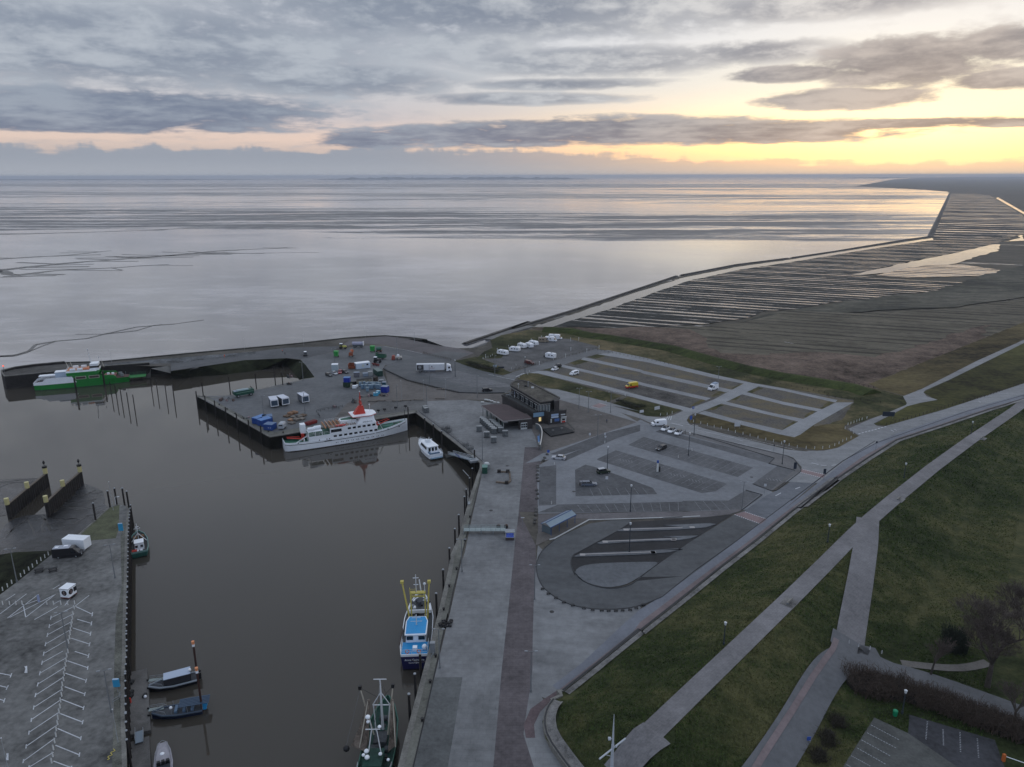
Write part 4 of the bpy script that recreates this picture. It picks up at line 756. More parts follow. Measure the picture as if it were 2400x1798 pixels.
L_([(-106.1,145.5,0),(-107,136.3,0)])
L_([(-102.3,145.5,0),(-103.3,136.6,0)])
L_([(-98.9,140.6,0),(-100.9,135.7,0)])
L_([(-99.7,143.1,0),(-100.3,141.7,0)])
L_([(-107,141.5,0),(-103.3,136.6,0)])
L_([(-102.3,145.4,0),(-106.7,136.5,0)])
L_([(-111.4,145.6,0),(-111.9,143.1,0)])
L_([(-98.1,144.5,0),(-97.6,141,0)])
L_([(-106.7,141.1,0),(-104.5,143.6,0)])
sheet('road_arrow', [(-93.2,120.3,0),(-92.8,120.5,0),(-91.4,118.4,0),(-92,118.4,0),(-92.6,119.7,0)], white_p, .03)
sheet('road_arrow', [(-82.1,98.3,0),(-81.8,98.4,0),(-80.8,96.9,0),(-81.3,96.9,0),(-81.7,97.8,0)], white_p, .03)
tag(mb.build('parking_lines', white_p), kind='structure')
marsh = M('salt_marsh', (.044, .042, .03), .9, var=.45, scale=.03, bump=.5, streak=(-.25, 3))
def polder_mat(name, ang, sc, wet, base=(.035, .034, .033), dry=False):
    m = bpy.data.materials.new(name); m.use_nodes = True; nt = m.node_tree; b = nt.nodes['Principled BSDF']
    g = nt.nodes.new('ShaderNodeNewGeometry'); sp = nt.nodes.new('ShaderNodeSeparateXYZ'); nt.links.new(g.outputs['Position'], sp.inputs[0])
    x, y = V_(nt, sp.outputs[0]), V_(nt, sp.outputs[1]); u = x*cos(ang)+y*sin(ang); v = y*cos(ang)-x*sin(ang)
    n1 = noise(nt, comb(nt, u*.02, v*.06), 1., 5, .6); n2 = noise(nt, comb(nt, u*.2, v*.6, 3.), 1., 4, .65)
    ph = (v + (n1-.5)*5 + (n2-.5)*1.5)*(2*pi/sc); w = ph.m('SINE')*.38+.5+(ph*.27).m('SINE')*.12
    f = (w + (n2-.5)*.7 + (n1-.5)*1.1).step(wet-.12, wet+.12)      # 1 = soil ridge
    q = ((n1-.5)*1.6+(n2-.5)*1.8+1).max(.3); nt.links.new(mixc(nt, f, (.05, .045, .036, 1) if dry else lin(74, 72, 72), mixc(nt, 1., (*base, 1), comb(nt, q, q, q), 'MULTIPLY')), b.inputs['Base Color'])
    r = f*(0 if dry else .65)+(.9 if dry else .16); nt.links.new(r.s, b.inputs['Roughness'])
    sp_ = f*(0 if dry else -.35)+(.1 if dry else .5); nt.links.new(sp_.s, b.inputs['Specular IOR Level'])
    bn = nt.nodes.new('ShaderNodeBump'); bn.inputs['Strength'].default_value = .5; bn.inputs['Distance'].default_value = .6
    nt.links.new((w+n2*.8).s, bn.inputs['Height']); nt.links.new(bn.outputs[0], b.inputs['Normal']); return m
GR = [(0.07,462.5,-4.8),(49.5,534.7,-4.8),(97.3,613.9,-4.8),(162.6,717.3,-4.8),(246.4,810.3,-4.8),(325.3,874.2,-4.8),(419.4,960.6,-4.8),(500.3,1037.1,-4.8),(594.8,1126.5,-4.8),(669.1,1190.3,-4.8),(1012.8,1777.7,-4.8),(2327.8,4026,-4.8),(2533.9,4415.3,-4.8)]
COAST = [(2702.5,4976.7,-4.8),(2959.6,6561.9,-4.8),(4335.1,9129.6,-4.8),(8268,16484.8,-4.8),(14796.5,27062.3,-4.8),(23433.5,38588.3,-4.8),(33407.6,42329.3,-4.8)]
a_ = [(93.6,589.6,-4.8),(220.6,532.6,-4.8)]; ANG = atan2(a_[1][1]-a_[0][1], a_[1][0]-a_[0][0])
sheet('marsh', [(p[0], p[1], WZ) for p in GR+COAST+[(25108.1,24320.6,-4.8),(564.7,520.9,-4.8)]] + [(p[0], p[1], WZ) for p in (EAST[::-1] + BANK[::-1])][0:0] + [(p[0], p[1], WZ) for p in [(558.1,654.2,0),(427,547.4,0),(324.3,458,0),(265.4,407.3,0),(195.8,347.4,0),(159.7,316.2,0)]] + [(p[0], p[1], WZ) for p in BANK[::-1]], polder_mat('salt_marsh_fields', ANG, 70, .0, (.085, .075, .058)), .12)
pm = polder_mat('ditched_mud', ANG, 12, .24, (.02, .022, .021))
sheet('mudflat', jag([*[(9.05,466.8,-4.8),(48.4,522.3,-4.8),(94.5,595.5,-4.8),(158.6,699.1,-4.8),(240.2,789.2,-4.8),(318.3,854.6,-4.8),(489.1,1013.3,-4.8),(650.6,1154.9,-4.8),(911.6,1597.4,-4.8),(2274.6,3927.1,-4.8),(2347.1,3728.6,-4.8),(1506.3,2282.6,-4.8),(1205.8,1770.2,-4.8),(940.6,1321.5,-4.8),(821.5,1209.8,-4.8),(677.7,1047.3,-4.8),(518,896.2,-4.8),(436.4,824.5,-4.8),(335.2,725,-4.8),(350.8,696.1,-4.8),(408.9,671.7,-4.8),(447.1,681.9,-4.8),(404.6,646.9,-4.8),(372.1,636.3,-4.8),(367.1,620.4,-4.8),(311.1,598.6,-4.8),(315.1,584.3,-4.8),(251.3,565,-4.8),(212.9,534.6,-4.8),(184.3,525.4,-4.8),(158.2,494.6,-4.8),(130.9,481,-4.8),(96.3,468.9,-4.8),(71.4,463.2,-4.8),(30.18,469.6,-4.8)]], 1.5, 12), pm, .25)
pm2 = polder_mat('wet_fields', ANG+.03, 60, .26, (.03, .03, .03))
sheet('mudflat', [(650.6,1154.9,-4.8),(911.6,1597.4,-4.8),(2274.6,3927.1,-4.8),(2347.1,3728.6,-4.8),(1506.3,2282.6,-4.8),(1205.8,1770.2,-4.8),(940.6,1321.5,-4.8),(821.5,1209.8,-4.8),(757.8,1174.3,-4.8),(688.2,1167.1,-4.8)], pm2, .4)
wetw = M('shallow_water', (.06, .056, .052), .12, var=.2, scale=.05, bump=.03)
sheet('creek_water', jag([(335.2,725,-4.8),(439,824.4,-4.8),(516.5,893.6,-4.8),(677.7,1047.3,-4.8),(687.3,1047.1,-4.8),(626.1,956.2,-4.8),(544.3,875,-4.8),(480,806.1,-4.8),(420.9,766.1,-4.8),(376.1,738.6,-4.8),(339.7,719.7,-4.8)], 2, 15), wetw, .45)
sheet('creek_water', jag([(722.3,1091.2,-4.8),(782.7,1151.5,-4.8),(827.8,1219.3,-4.8),(827,1209.7,-4.8),(776.4,1130.4,-4.8),(821.4,1150.5,-4.8),(801,1121.4,-4.8)], 2, 15), wetw, .45)
sheet('creek_water', [(2099.5,3268.5,-4.8),(1339.1,1968.8,-4.8),(1127.8,1589.8,-4.8),(1084.7,1527.9,-4.8),(1261.6,1853.3,-4.8),(2008.4,3140.7,-4.8)], wetw, .45)
sheet('creek_water', jag([(13.58,468.3,-4.8),(54.3,531.7,-4.8),(100.2,607.6,-4.8),(164.5,705.5,-4.8),(243.9,793.3,-4.8),(322.7,859.4,-4.8),(493.8,1016.5,-4.8),(653.4,1159.2,-4.8),(636.2,1125.5,-4.8),(481.4,990.4,-4.8),(316.7,835.8,-4.8),(239.1,769.2,-4.8),(163.8,683.1,-4.8),(104.8,589.4,-4.8),(63.3,522.1,-4.8),(37.52,487.6,-4.8),(27.17,469.7,-4.8)], .8, 10), wetw, .3)
sheet('mudflat', jag([(351.5,716.1,-4.8),(414,776.1,-4.8),(455,806.5,-4.8),(492.5,805.9,-4.8),(506.1,749.3,-4.8),(485.2,713.9,-4.8),(423.5,708.1,-4.8),(375.9,702.2,-4.8)], 2, 12), polder_mat('flooded_meadow', ANG, 14, .75), .5)
for k, q in enumerate(([(182.2,514.4,-4.8),(212.9,534.6,-4.8),(260.2,564.9,-4.8),(363.2,620.5,-4.8),(404.5,664.3,-4.8),(557.8,804.7,-4.8),(796.7,983.5,-4.8),(500.8,608.4,-4.8),(410.7,585.4,-4.8),(327.3,541.2,-4.8),(248.7,520,-4.8),(210.4,506.9,-4.8),(152,474.5,-4.8),(127.7,468.6,-4.8),(155.7,486.4,-4.8)],)):
    sheet('marsh', jag(q, 4, 14, k), M('dark_marsh', (.034, .034, .022), .9, var=.6, scale=.05, bump=.5, streak=(-.2, 3), col2=(.06, .055, .04)), .55)
pm3 = polder_mat('reed_meadow', ANG+.04, 11, .22, (.118, .105, .08), True)
RE = [(14.29,466.8,-4.8),(59.5,463.3,-4.8),(95.7,465.9,-4.8),(127.7,468.6,-4.8),(153.9,480.7,-4.8),(172.1,498.7,-4.8),(200.9,525.2,-4.8),(245.8,513.6,-4.8),(322.7,533.3,-4.8),(404.6,576.3,-4.8),(588.9,692.4,-4.8)]
sheet('reeds', jag([(p[0], p[1], WZ) for p in RE] + [(p[0], p[1], WZ) for p in [(427,547.4,0),(324.3,458,0),(265.4,407.3,0),(195.8,347.4,0),(159.7,316.2,0)]] + [(p[0], p[1], WZ) for p in BANK[::-1]], 1.2, 9), pm3 if 1 else M('reed_beds', (0.131, 0.12, 0.0925), .95, var=.5, scale=.10, bump=.8, spec=.1, streak=(ANG, 4.5)), .8)
brn = M('brown_reeds', (0.112, 0.0835, 0.0665), .95, var=.5, scale=.12, bump=.8, spec=.1)
sheet('reeds', jag([(p[0], p[1], WZ) for p in [(14.27,466,-4.8),(59.4,462.6,-4.8),(95.4,464.4,-4.8),(111.4,456.2,-4.8),(116.9,432.2,-4.8),(110.9,413.6,-4.8),(110,385.6,-4.8)]] + [(p[0], p[1], WZ) for p in [(109.2,413.2,-3),(116.9,392.8,-3),(152.9,387.1,-3),(170.3,354.6,-3)]] + [(p[0], p[1], WZ) for p in BANK[::-1]], 2.5, 8, 4), brn, .95)
sheet('reeds', jag([(p[0], p[1], WZ) for p in [(140.1,391.1,-4.6),(172.9,393.6,-4.6),(193.2,382.7,-4.6),(232.7,410.1,-4.6),(284,451.8,-4.6),(312.3,473.8,-4.6)]] + [(p[0], p[1], WZ) for p in [(265.4,407.3,0),(195.8,347.4,0),(159.7,316.2,0),(141.5,318.6,0)]] + [(p[0], p[1], WZ) for p in [(143.4,349.7,-4.6),(130.1,361.1,-4.6)]], 2.5, 8, 6), brn, .97)
# reed stand texture: thousands of small upright tufts as one mass
def tufts(name, poly, n, hgt, m, seed, w=.5, z=WZ):
    r = random.Random(seed); xs = [p[0] for p in poly]; ys = [p[1] for p in poly]; mb = MB(); k = 0; T = 0
    def inside(x, y):
        c = False; j = len(poly)-1
        for i in range(len(poly)):
            xi, yi, xj, yj = poly[i][0], poly[i][1], poly[j][0], poly[j][1]
            if (yi > y) != (yj > y) and x < (xj-xi)*(y-yi)/(yj-yi)+xi: c = not c
            j = i
        return c
    while k < n and T < n*8:
        T += 1; x, y = r.uniform(min(xs), max(xs)), r.uniform(min(ys), max(ys))
        if not inside(x, y): continue
        k += 1; a = r.uniform(0, pi); s = w*r.uniform(.5, 1.6); h = hgt*r.uniform(.5, 1.3); zz = z if not callable(z) else z(x, y)
        mb.v += [(x-s*cos(a), y-s*sin(a), zz), (x+s*cos(a), y+s*sin(a), zz), (x+s*.7*cos(a)+r.uniform(-.3, .3), y+s*.7*sin(a), zz+h), (x-s*.6*cos(a), y-s*.6*sin(a)+r.uniform(-.3, .3), zz+h*.9)]
        o = len(mb.v)-4; mb.f.append((o, o+1, o+2, o+3)); mb.sm.append(False)
    return tag(mb.build(name, m), kind='stuff')
# stone groynes (low walls) round the fields
gm = M('groyne_stone', (.05, .045, .04), .9, var=.4, scale=.3)
def groyne(label, pts, w=3.):
    t = thing('groyne', label, 'groyne', group='stone groynes along the salt marsh'); MB().strip([(p[0], p[1], WZ) for p in pts], w, 1.3, z=WZ-.3).build('crest', gm, t)
    MB().strip([(p[0], p[1], WZ) for p in pts], w*2.0, .5, z=WZ-.2).build('toe', M('groyne_toe', (.085, .082, .08), .8, var=.3, scale=.3), t)
groyne('nearest stone groyne, running from the harbour corner to the first gap', [(-27.39,420.1,-4.8),(-14.49,441.9,-4.8),(11.39,485.2,-4.8)]+[(0.07,463.2,-4.8),(23.95,497.8,-4.8),(49.6,536.6,-4.8)], 2.4)
groyne('dark stone groyne just right of the first bend', [(49.6,536.6,-4.8),(97.3,613.9,-4.8),(160.8,717.4,-4.8)], 2.6)
groyne('middle stone groyne between the first and second gap', [(167.6,724.2,-4.8),(246.4,810.3,-4.8),(325.9,874.2,-4.8)], 3.5)
groyne('stone groyne between the second and third gap', [(334.9,881.6,-4.8),(412.7,951.7,-4.8),(497.1,1033.7,-4.8)], 4)
groyne('stone groyne leading up to the far corner', [(505.2,1040.5,-4.8),(594.8,1126.5,-4.8),(669.1,1190.3,-4.8)], 5)
groyne('straight stone groyne running away to the far shore', [(669.1,1190.3,-4.8),(1012.8,1777.7,-4.8),(2327.8,4026,-4.8)], 6)
tag(MB().strip([(p[0], p[1], WZ) for p in [(-13.79,430.3,-4.8),(-0.26,453.9,-4.8),(12.56,470.3,-4.8)]], 5, .9, z=WZ).build('sand_strip', M('shell_sand', (.14, .135, .13), .9, var=.3, scale=.3)), kind='structure')
# short grass on the dike as one mass of small tufts, thinning with distance
r = random.Random(31); mb = MB(); k = 0; CPK = [p[:2] for p in [(62.3,106.1,0),(52,95,0),(49.8,91.7,0),(76.4,91.7,0),(79.7,100.8,0),(68.7,106.8,0),(66.2,102.4,0)]]; TR = [(p[0], p[1]) for p in terr]
def inpoly(x, y, P):
    c = False; j = len(P)-1
    for i in range(len(P)):
        xi, yi, xj, yj = *P[i], *P[j]
        if (yi > y) != (yj > y) and x < (xj-xi)*(y-yi)/(yj-yi)+xi: c = not c
        j = i
    return c
for _ in range(520000):
    y = 84+200*r.random()**1.9; x = r.uniform(5, .74*y+3); D = hypot(x, y)
    if k > 110000 or not inpoly(x, y, TR) or inpoly(x, y, CPK) or abs(cdist(x, y, WC)) < 2.6: continue
    if any(abs(cdist(x, y, P)) < w for P, w in PATHS): continue
    k += 1; a = r.uniform(0, pi); s = r.uniform(.06, .17)*D/120; h = r.uniform(.08, .26); z = dike_h(x, y); c_, s_ = s*cos(a), s*sin(a); o = len(mb.v)
    mb.v += [(x-c_, y-s_, z-.05), (x+c_, y+s_, z-.05), (x+r.uniform(-.2, .2), y+r.uniform(-.2, .2), z+h)]; mb.f.append((o, o+1, o+2)); mb.sm.append(False)
tag(mb.build('grass_tufts', M('grass_tuft', (0.0678, 0.105, 0.0315), .95, var=.4, scale=.2, spec=.1, col2=(.095, .092, .04))), kind='stuff')
white = M('ship_white', (.80, .83, .87), .35, var=.05, scale=.4)
whitem = M('white_metal', (.62, .64, .66), .45)
red = M('signal_red', (.50, .035, .02), .45, var=.08, scale=.5)
green_d = M('deck_green', (.022, .11, .07), .6, var=.2, scale=.6)
glass = M('dark_glass', (.012, .015, .02), .12, spec=.6)
black = M('black_paint', (.010, .010, .012), .5)
steel = M('galvanised_steel', (.26, .28, .30), .5, metal=.3, var=.1, scale=1.)
wood_o = M('teak_seats', (.42, .22, .12), .7, var=.25, scale=2.)
yellow = M('mast_yellow', (.50, .42, .10), .5, var=.1, scale=1.)
rubber = M('rubber', (.012, .012, .012), .8)
orange = M('safety_orange', (.8, .2, .04), .6)
def hull(t, st, m, boot=None, bul=.9, bulm=None, deckm=None, stripe=None):
    rings = []
    for x, bd, bw, zd in st:
        rings.append([(x, -bd, zd), (x, -(bd*.35+bw*.65), zd*.35), (x, -bw, 0), (x, -bw*.8, -.8), (x, bw*.8, -.8), (x, bw, 0), (x, (bd*.35+bw*.65), zd*.35), (x, bd, zd)])
    MB().loft(rings, smooth=False).build('hull', m, t)
    if boot: MB().loft([[(x, -bw*1.01-.02, .28), (x, -bw*1.01-.02, -.3), (x, bw*1.01+.02, -.3), (x, bw*1.01+.02, .28)] for x, bd, bw, zd in st]).build('boot_stripe', boot, t)
    if bul:
        mb = MB()
        for s in (-1, 1):
            mb.loft([[(x, s*bd, zd), (x, s*(bd+.02), zd+bul), (x, s*(bd-.14 if bd > .2 else 0), zd+bul), (x, s*(bd-.14 if bd > .2 else 0), zd)] for x, bd, bw, zd in st])
        x, bd, bw, zd = st[0]; mb.box((x+.07, 0, zd), (.14, bd*2, bul))
        mb.build('bulwark', bulm or m, t)
    if deckm:
        mb = MB(); n = len(st)
        mb.add([(x, -max(bd-.12, .02), zd+.06) for x, bd, bw, zd in st]+[(x, max(bd-.12, .02), zd+.06) for x, bd, bw, zd in st], [(i, i+1, n+i+1, n+i) for i in range(n-1)])
        mb.build('deck', deckm, t)
    if stripe:
        mb = MB()
        for s in (-1, 1):
            mb.loft([[(x, s*(bd+.015), zd-.14), (x, s*(bd+.06), zd-.14), (x, s*(bd+.06), zd+.03), (x, s*(bd+.015), zd+.03)] for x, bd, bw, zd in st[:stripe]])
        mb.build('rubbing_strake', black, t)
def rail(t, pts, h=1., m=None, step=1.6, name='railing', r=.035):
    mb = MB()
    for a, b in zip(pts, pts[1:]):
        a, b = Vector(a), Vector(b); k = max(1, int((b-a).length/step))
        for j in range(k+1): p = a.lerp(b, j/k); mb.cyl(p, p+Vector((0, 0, h)), r, n=4)
        for q in (h, h*.55): mb.cyl(a+Vector((0, 0, q)), b+Vector((0, 0, q)), r, n=4)
    return mb.build(name, m or whitem, t)
def wins(t, x0, x1, n, y, z, w, h, m=None, d=.06, name='window'):
    for k in range(n):
        x = x0+(x1-x0)*k/max(1, n-1); MB().box((x, y, z), (w, d, h)).build(name, m or glass, t)
def place(t, A, B, la):
    """put a ship so that its local waterline points la[0], la[1] fall on world points A, B"""
    a = atan2(B[1]-A[1], B[0]-A[0]); b = atan2(la[1][1]-la[0][1], la[1][0]-la[0][0]); r = a-b
    t.rotation_euler = (0, 0, r); x, y = la[0]; t.location = (A[0]-x*cos(r)+y*sin(r), A[1]-x*sin(r)-y*cos(r), -5)
# ---- white passenger ferry
t = thing('passenger_ferry', 'white passenger ferry with red funnel mast and green decks alongside the pier', 'ferry')
st = [(-22, 3.2, 2.4, 2.9), (-20.5, 3.9, 3.5, 2.7), (-16, 4.2, 4.1, 2.45), (-8, 4.3, 4.3, 2.3), (2, 4.3, 4.3, 2.3), (9, 4.2, 4.0, 2.4), (14, 3.8, 3.1, 2.7), (18, 3.0, 1.9, 3.1), (21.5, 1.9, .8, 3.6), (23.6, .9, .15, 4.0), (24.5, .15, .03, 4.2)]
hull(t, st, white, M('boot_black', (.02, .012, .012), .6), .75, None, green_d, 10)
h = MB()
for z0, z1, a, b, yw in ((2.3, 4.75, -13.5, 12, 4.15), ): h.prism([(a, -yw), (b-1.2, -yw), (b, -yw+1.1), (b, yw-1.1), (b-1.2, yw), (a, yw)], z0, z1)
h.build('main_deckhouse', white, t)
MB().prism([(-1.6, -4.15), (11, -4.15), (11.5, -3.2), (11.5, 3.2), (11, 4.15), (-1.6, 4.15)], 4.75, 6.85).build('upper_deckhouse', white, t)
for y in (-4.08, 4.08): MB().box((-3.7, y, 4.75), (4.6, .12, 2.1)).build('side_screen', white, t)
MB().box((-3.7, -4.15, 5.2), (3.9, .06, 1.1)).build('window', glass, t)
MB().box((-3.6, 0, 6.72), (5.2, 8.2, .14)).build('sun_deck', M('deck_wood', (.19, .15, .12), .8, var=.2, scale=1.5), t)
MB().box((-9.2, 0, 4.76), (8.4, 8.1, .05)).build('aft_deck', green_d, t)
wins(t, -4.2, 11, 9, -4.17, 3.35, 1.15, .72); wins(t, 1.1, 10.3, 6, -4.17, 5.55, 1.15, .72)
wins(t, -4.2, 11, 9, 4.17, 3.35, 1.15, .72); wins(t, 1.1, 10.3, 6, 4.17, 5.55, 1.15, .72)
for k in range(10):
    x = -4+k*1.9
    for d in (0, .6): MB().cyl((x+d, -4.28, 1.25), (x+d, -4.36, 1.25), .16, n=8).build('porthole', glass, t)
for x in (-17.5, -10, -7.3, -6.3, 15.8, 20.5): MB().cyl((x, -4.1 if x < 15 else -(3.45 if x < 18 else 2.3), 3.1 if x > 15 else 3.0), (x, -4.35 if x < 15 else -(3.75 if x < 18 else 2.6), 3.1), .2, n=8).build('porthole', glass, t)
# bridge
b = MB(); b.loft([[(x, y, z) for x, y in pp] for pp, z in ((((4.2, -4.1), (11, -4.1), (11.4, 0), (11, 4.1), (4.2, 4.1)), 6.85), (((6, -3.2), (10.6, -3.2), (11, 0), (10.6, 3.2), (6, 3.2)), 9.5))]); b.build('bridge', white, t)
MB().loft([[(7.2, -3.3, 8.45), (10.75, -3.3, 8.45), (11.2, 0, 8.45), (10.75, 3.3, 8.45), (7.2, 3.3, 8.45)], [(7.3, -3.1, 9.3), (10.75, -3.1, 9.3), (11.2, 0, 9.3), (10.75, 3.1, 9.3), (7.3, 3.1, 9.3)]]).build('window', glass, t)
rf = MB().prism([(2.8, -3.4), (9.5, -3.9), (11.9, -2.2), (12.1, 0), (11.9, 2.2), (9.5, 3.9), (2.8, 3.4)], 9.5, 9.72).build('bridge_roof', white, t)
MB().prism([(2.7, -3.5), (9.6, -4.0), (12.0, -2.3), (12.2, 0), (12.0, 2.3), (9.6, 4.0), (2.7, 3.5)], 9.36, 9.5).build('roof_edge', red, rf)
MB().prism([(-1.4, -1.2), (-.8, -1.8), (4.4, -2.2), (4.4, 2.2), (-.8, 1.8), (-1.4, 1.2)], 6.86, 8.3).build('deck_shelter', white, t)
MB().prism([(-1.0, -1.0), (4.3, -1.9), (4.3, 1.9), (-1.0, 1.0)], 8.3, 8.35).build('shelter_deck', green_d, t)
MB().loft([[(3.9, -1.3, 9.7), (8.2, -1.3, 9.7), (8.2, 1.3, 9.7), (3.9, 1.3, 9.7)], [(5.9, -.5, 12.6), (7.6, -.5, 12.6), (7.6, .5, 12.6), (5.9, .5, 12.6)]]).build('funnel', red, t)
m = MB().cyl((6.7, 0, 12.4), (6.7, 0, 18), .28, .1).box((6.7, 0, 13.6), (.5, 3.2, .25)).box((6.7, 0, 15.4), (.4, 1.8, .2)).cyl((6.2, 0, 12.5), (6.6, 0, 16.5), .08).cyl((7.3, 0, 12.5), (6.8, 0, 16.5), .08)
m.build('mast', red, t); MB().sph((6.7, 0, 18.1), .25).build('mast_light', whitem, t); MB().box((6.7, 0, 15.0), (.2, 2.2, .15)).build('radar', whitem, t)
MB().cyl((10.4, 1.2, 9.7), (10.4, 1.2, 12.2), .05).sph((10.4, 1.2, 12.2), .28).build('antenna', whitem, t)
# seats on the sun deck
r = random.Random(4)
for i in range(7):
    for j in (-2.9, -1.2, .6, 2.4):
        MB().box((-10.5+i*1.35+3.2, j, 6.86), (.5, 1.4, .45)).box((-10.75+i*1.35+3.2, j, 7.2), (.1, 1.4, .5)).build('bench', wood_o, t)
for i in range(5): MB().box((.3+i*.8, -3.1, 6.86), (.45, 1.1, .5)).build('bench', M('grey_seats', (.33, .28, .25), .7), t)
rail(t, [(4.2, -4.05, 6.86), (-6.2, -4.05, 6.86), (-6.2, 4.05, 6.86), (4.2, 4.05, 6.86)])
rail(t, [(-6.3, -4.05, 4.8), (-13.4, -4.05, 4.8), (-13.4, 4.05, 4.8), (-6.3, 4.05, 4.8)])
MB().sph((-1.9, -3.6, 7.3), 1., 8, 6, (2.3, .55, .42)).build('rescue_boat', red, t)
MB().cyl((-2.7, -2, 6.9), (2.2, -3.4, 8.9), .13).cyl((2.2, -3.4, 6.9), (2.2, -3.4, 8.9), .1).build('davit', whitem, t)
for x, y in ((-12.4, -2.9), (-10.0, -1.9)): MB().cyl((x-1.2, y, 7.3), (x+1.2, y, 7.3), .62, n=12).cyl((x-1.35, y, 7.3), (x+1.35, y, 7.3), .35, n=10).build('life_raft', white, t)
MB().box((-11.2, -2.4, 6.4), (5, 3.4, .15)).build('raft_platform', white, t)
for x in (-13.6, -11.2, -8.8):
    for y in (-4, -.8): MB().box((x, y, 4.75), (.14, .14, 1.7)).build('platform_post', white, t)
MB().box((-14.6, 1.8, 4.75), (1.8, 2.4, 3.4)).build('vent_casing', white, t)
MB().cyl((-15.2, .2, 3), (-20.5, .9, 3.8), .35, .22, 6).box((-15, .2, 2.5), (1, 1, 2.4)).cyl((-16, 1.2, 3.6), (-20.6, 1.0, 4.2), .12).build('crane', red, t)
MB().cyl((-15.3, -2.9, 3.4), (-15.0, -2.9, 3.4), .75, n=14).build('winch_drum', whitem, t)
mb = MB()
for y in (-3.2, -2.4): mb.strip([(-18.2, y, 2.6), (-14, y, 4.8)], .1, .1)
for k in range(9): mb.box((-18.0+k*.47, -2.8, 2.65+k*.245), (.3, .8, .05))
mb.build('stair', whitem, t)
MB().cyl((12.6, 1.8, 3.2), (18.2, 2.6, 4.8), .3, .16, 6).box((12.8, 1.6, 2.6), (.8, .8, 2.2)).cyl((12.8, 1.6, 4.6), (17.6, 2.5, 5.3), .1).build('crane', red, t)
mb = MB()
for y in (-3.3, -2.6): mb.strip([(12.2, y, 6.6), (14.1, y, 2.8)], .1, .12)
for k in range(8): mb.box((12.3+k*.24, -2.95, 6.4-k*.47), (.2, .7, .05))
mb.build('ladder', whitem, t)
MB().box((16.6, .4, 2.9), (3.6, 2.2, .35)).build('hatch', M('hatch_green', (.04, .14, .10), .6), t)
for c, d in (((19.6, .7, 3.3), (.8, .5, .6)), ((20.4, -.5, 3.4), (.5, .8, .5)), ((21.6, 0, 3.7), (.5, .6, .5)), ((18.2, -1.4, 3.1), (.5, .5, .5))): MB().box(c, d).build('windlass', M('deck_gear', (.08, .10, .08), .7), t)
MB().cyl((23.6, 0, 4.2), (23.6, 0, 8.6), .09).build('jack_staff', black, t)
mb = MB(); mb.strip([(-8.2, -4.4, 2.2), (-5.6, -4.4, 2.2)], .12, .35); mb.build('gangway_door', black, t)
text('ship_name', 'SPIEKEROOG', .62, black, t, (8.1, -3.96, 7.35), (radians(72), 0, 0))
place(t, (-80,246.2,-5), (-53.1,258.3,-5), ((-21, -3.3), (7, -4.15)))
# ---- green car ferry
gg = M('ferry_green', (0.0096, 0.186, 0.0288), .4, var=.1, scale=.4)
gd = M('ferry_dark_green', (.008, .07, .02), .45)
t = thing('car_ferry', 'green and white car ferry with open ramp moored at the mole', 'ferry')
st = [(-20, 3.9, 3.6, 2.2), (-17, 4.5, 4.4, 2.2), (-6, 4.6, 4.6, 2.3), (6, 4.6, 4.5, 2.4), (12, 4.4, 3.6, 2.5), (16.5, 3.2, 2.4, 2.3), (19, 2.6, 2.0, 2.2)]
hull(t, st, gg, gd, 0, None, M('ferry_car_deck', (.10, .055, .045), .8, var=.2, scale=.5))
MB().loft([[(-20.1, -4.0, 2.2), (-20.1, -3.86, 2.2), (-20.1, -3.86, 3.3), (-20.1, -4.0, 3.3)], [(-16.2, -4.6, 2.2), (-16.2, -4.45, 2.2), (-16.2, -4.45, 3.6), (-16.2, -4.6, 3.6)], [(-14.8, -4.65, 2.2), (-14.8, -4.5, 2.2), (-14.8, -4.5, 4.8), (-14.8, -4.65, 4.8)], [(-4.2, -4.7, 2.25), (-4.2, -4.55, 2.25), (-4.2, -4.55, 4.7), (-4.2, -4.7, 4.7)], [(-2.6, -4.7, 2.25), (-2.6, -4.55, 2.25), (-2.6, -4.55, 2.6), (-2.6, -4.7, 2.6)]]).build('white_side_plate', white, t)
MB().box((-20, 0, 2.2), (.15, 7.8, 1.1)).loft([[(-20.1, 4.0, 2.2), (-20.1, 3.86, 2.2), (-20.1, 3.86, 3.3), (-20.1, 4.0, 3.3)], [(-14.8, 4.65, 2.2), (-14.8, 4.5, 2.2), (-14.8, 4.5, 4.6), (-14.8, 4.65, 4.6)], [(-2.6, 4.7, 2.2), (-2.6, 4.55, 2.2), (-2.6, 4.55, 4.6), (-2.6, 4.7, 4.6)]]).build('bulwark', white, t)
sd = MB()
for s in (-1, 1): sd.loft([[(-4, s*4.62, 2.3), (-4, s*4.45, 2.3), (-4, s*4.45, 4.9), (-4, s*4.62, 4.9)], [(4, s*4.62, 2.3), (4, s*4.45, 2.3), (4, s*4.45, 4.9), (4, s*4.62, 4.9)], [(8, s*4.6, 2.4), (8, s*4.42, 2.4), (8, s*4.42, 4.3), (8, s*4.6, 4.3)], [(13, s*4.3, 2.5), (13, s*4.1, 2.5), (13, s*4.1, 4.0), (13, s*4.3, 4.0)], [(14, s*3.9, 2.4), (14, s*3.7, 2.4), (14, s*3.7, 3.0), (14, s*3.9, 3.0)]])
sd.build('side_plating', gg, t)
for x in (-.6, 4.9):
    f = MB().box((x, -4.66, 3.4), (4.4, .08, 1.2)).build('window_frame', M('cream_paint', (.5, .47, .42), .6), t); MB().box((x, -4.71, 3.55), (4.0, .05, .9)).build('opening', M('opening_shade', (.07, .05, .045), .8), f)
MB().box((.2, 0, 4.9), (13, 8.6, 1.3)).build('upper_house', gg, t)
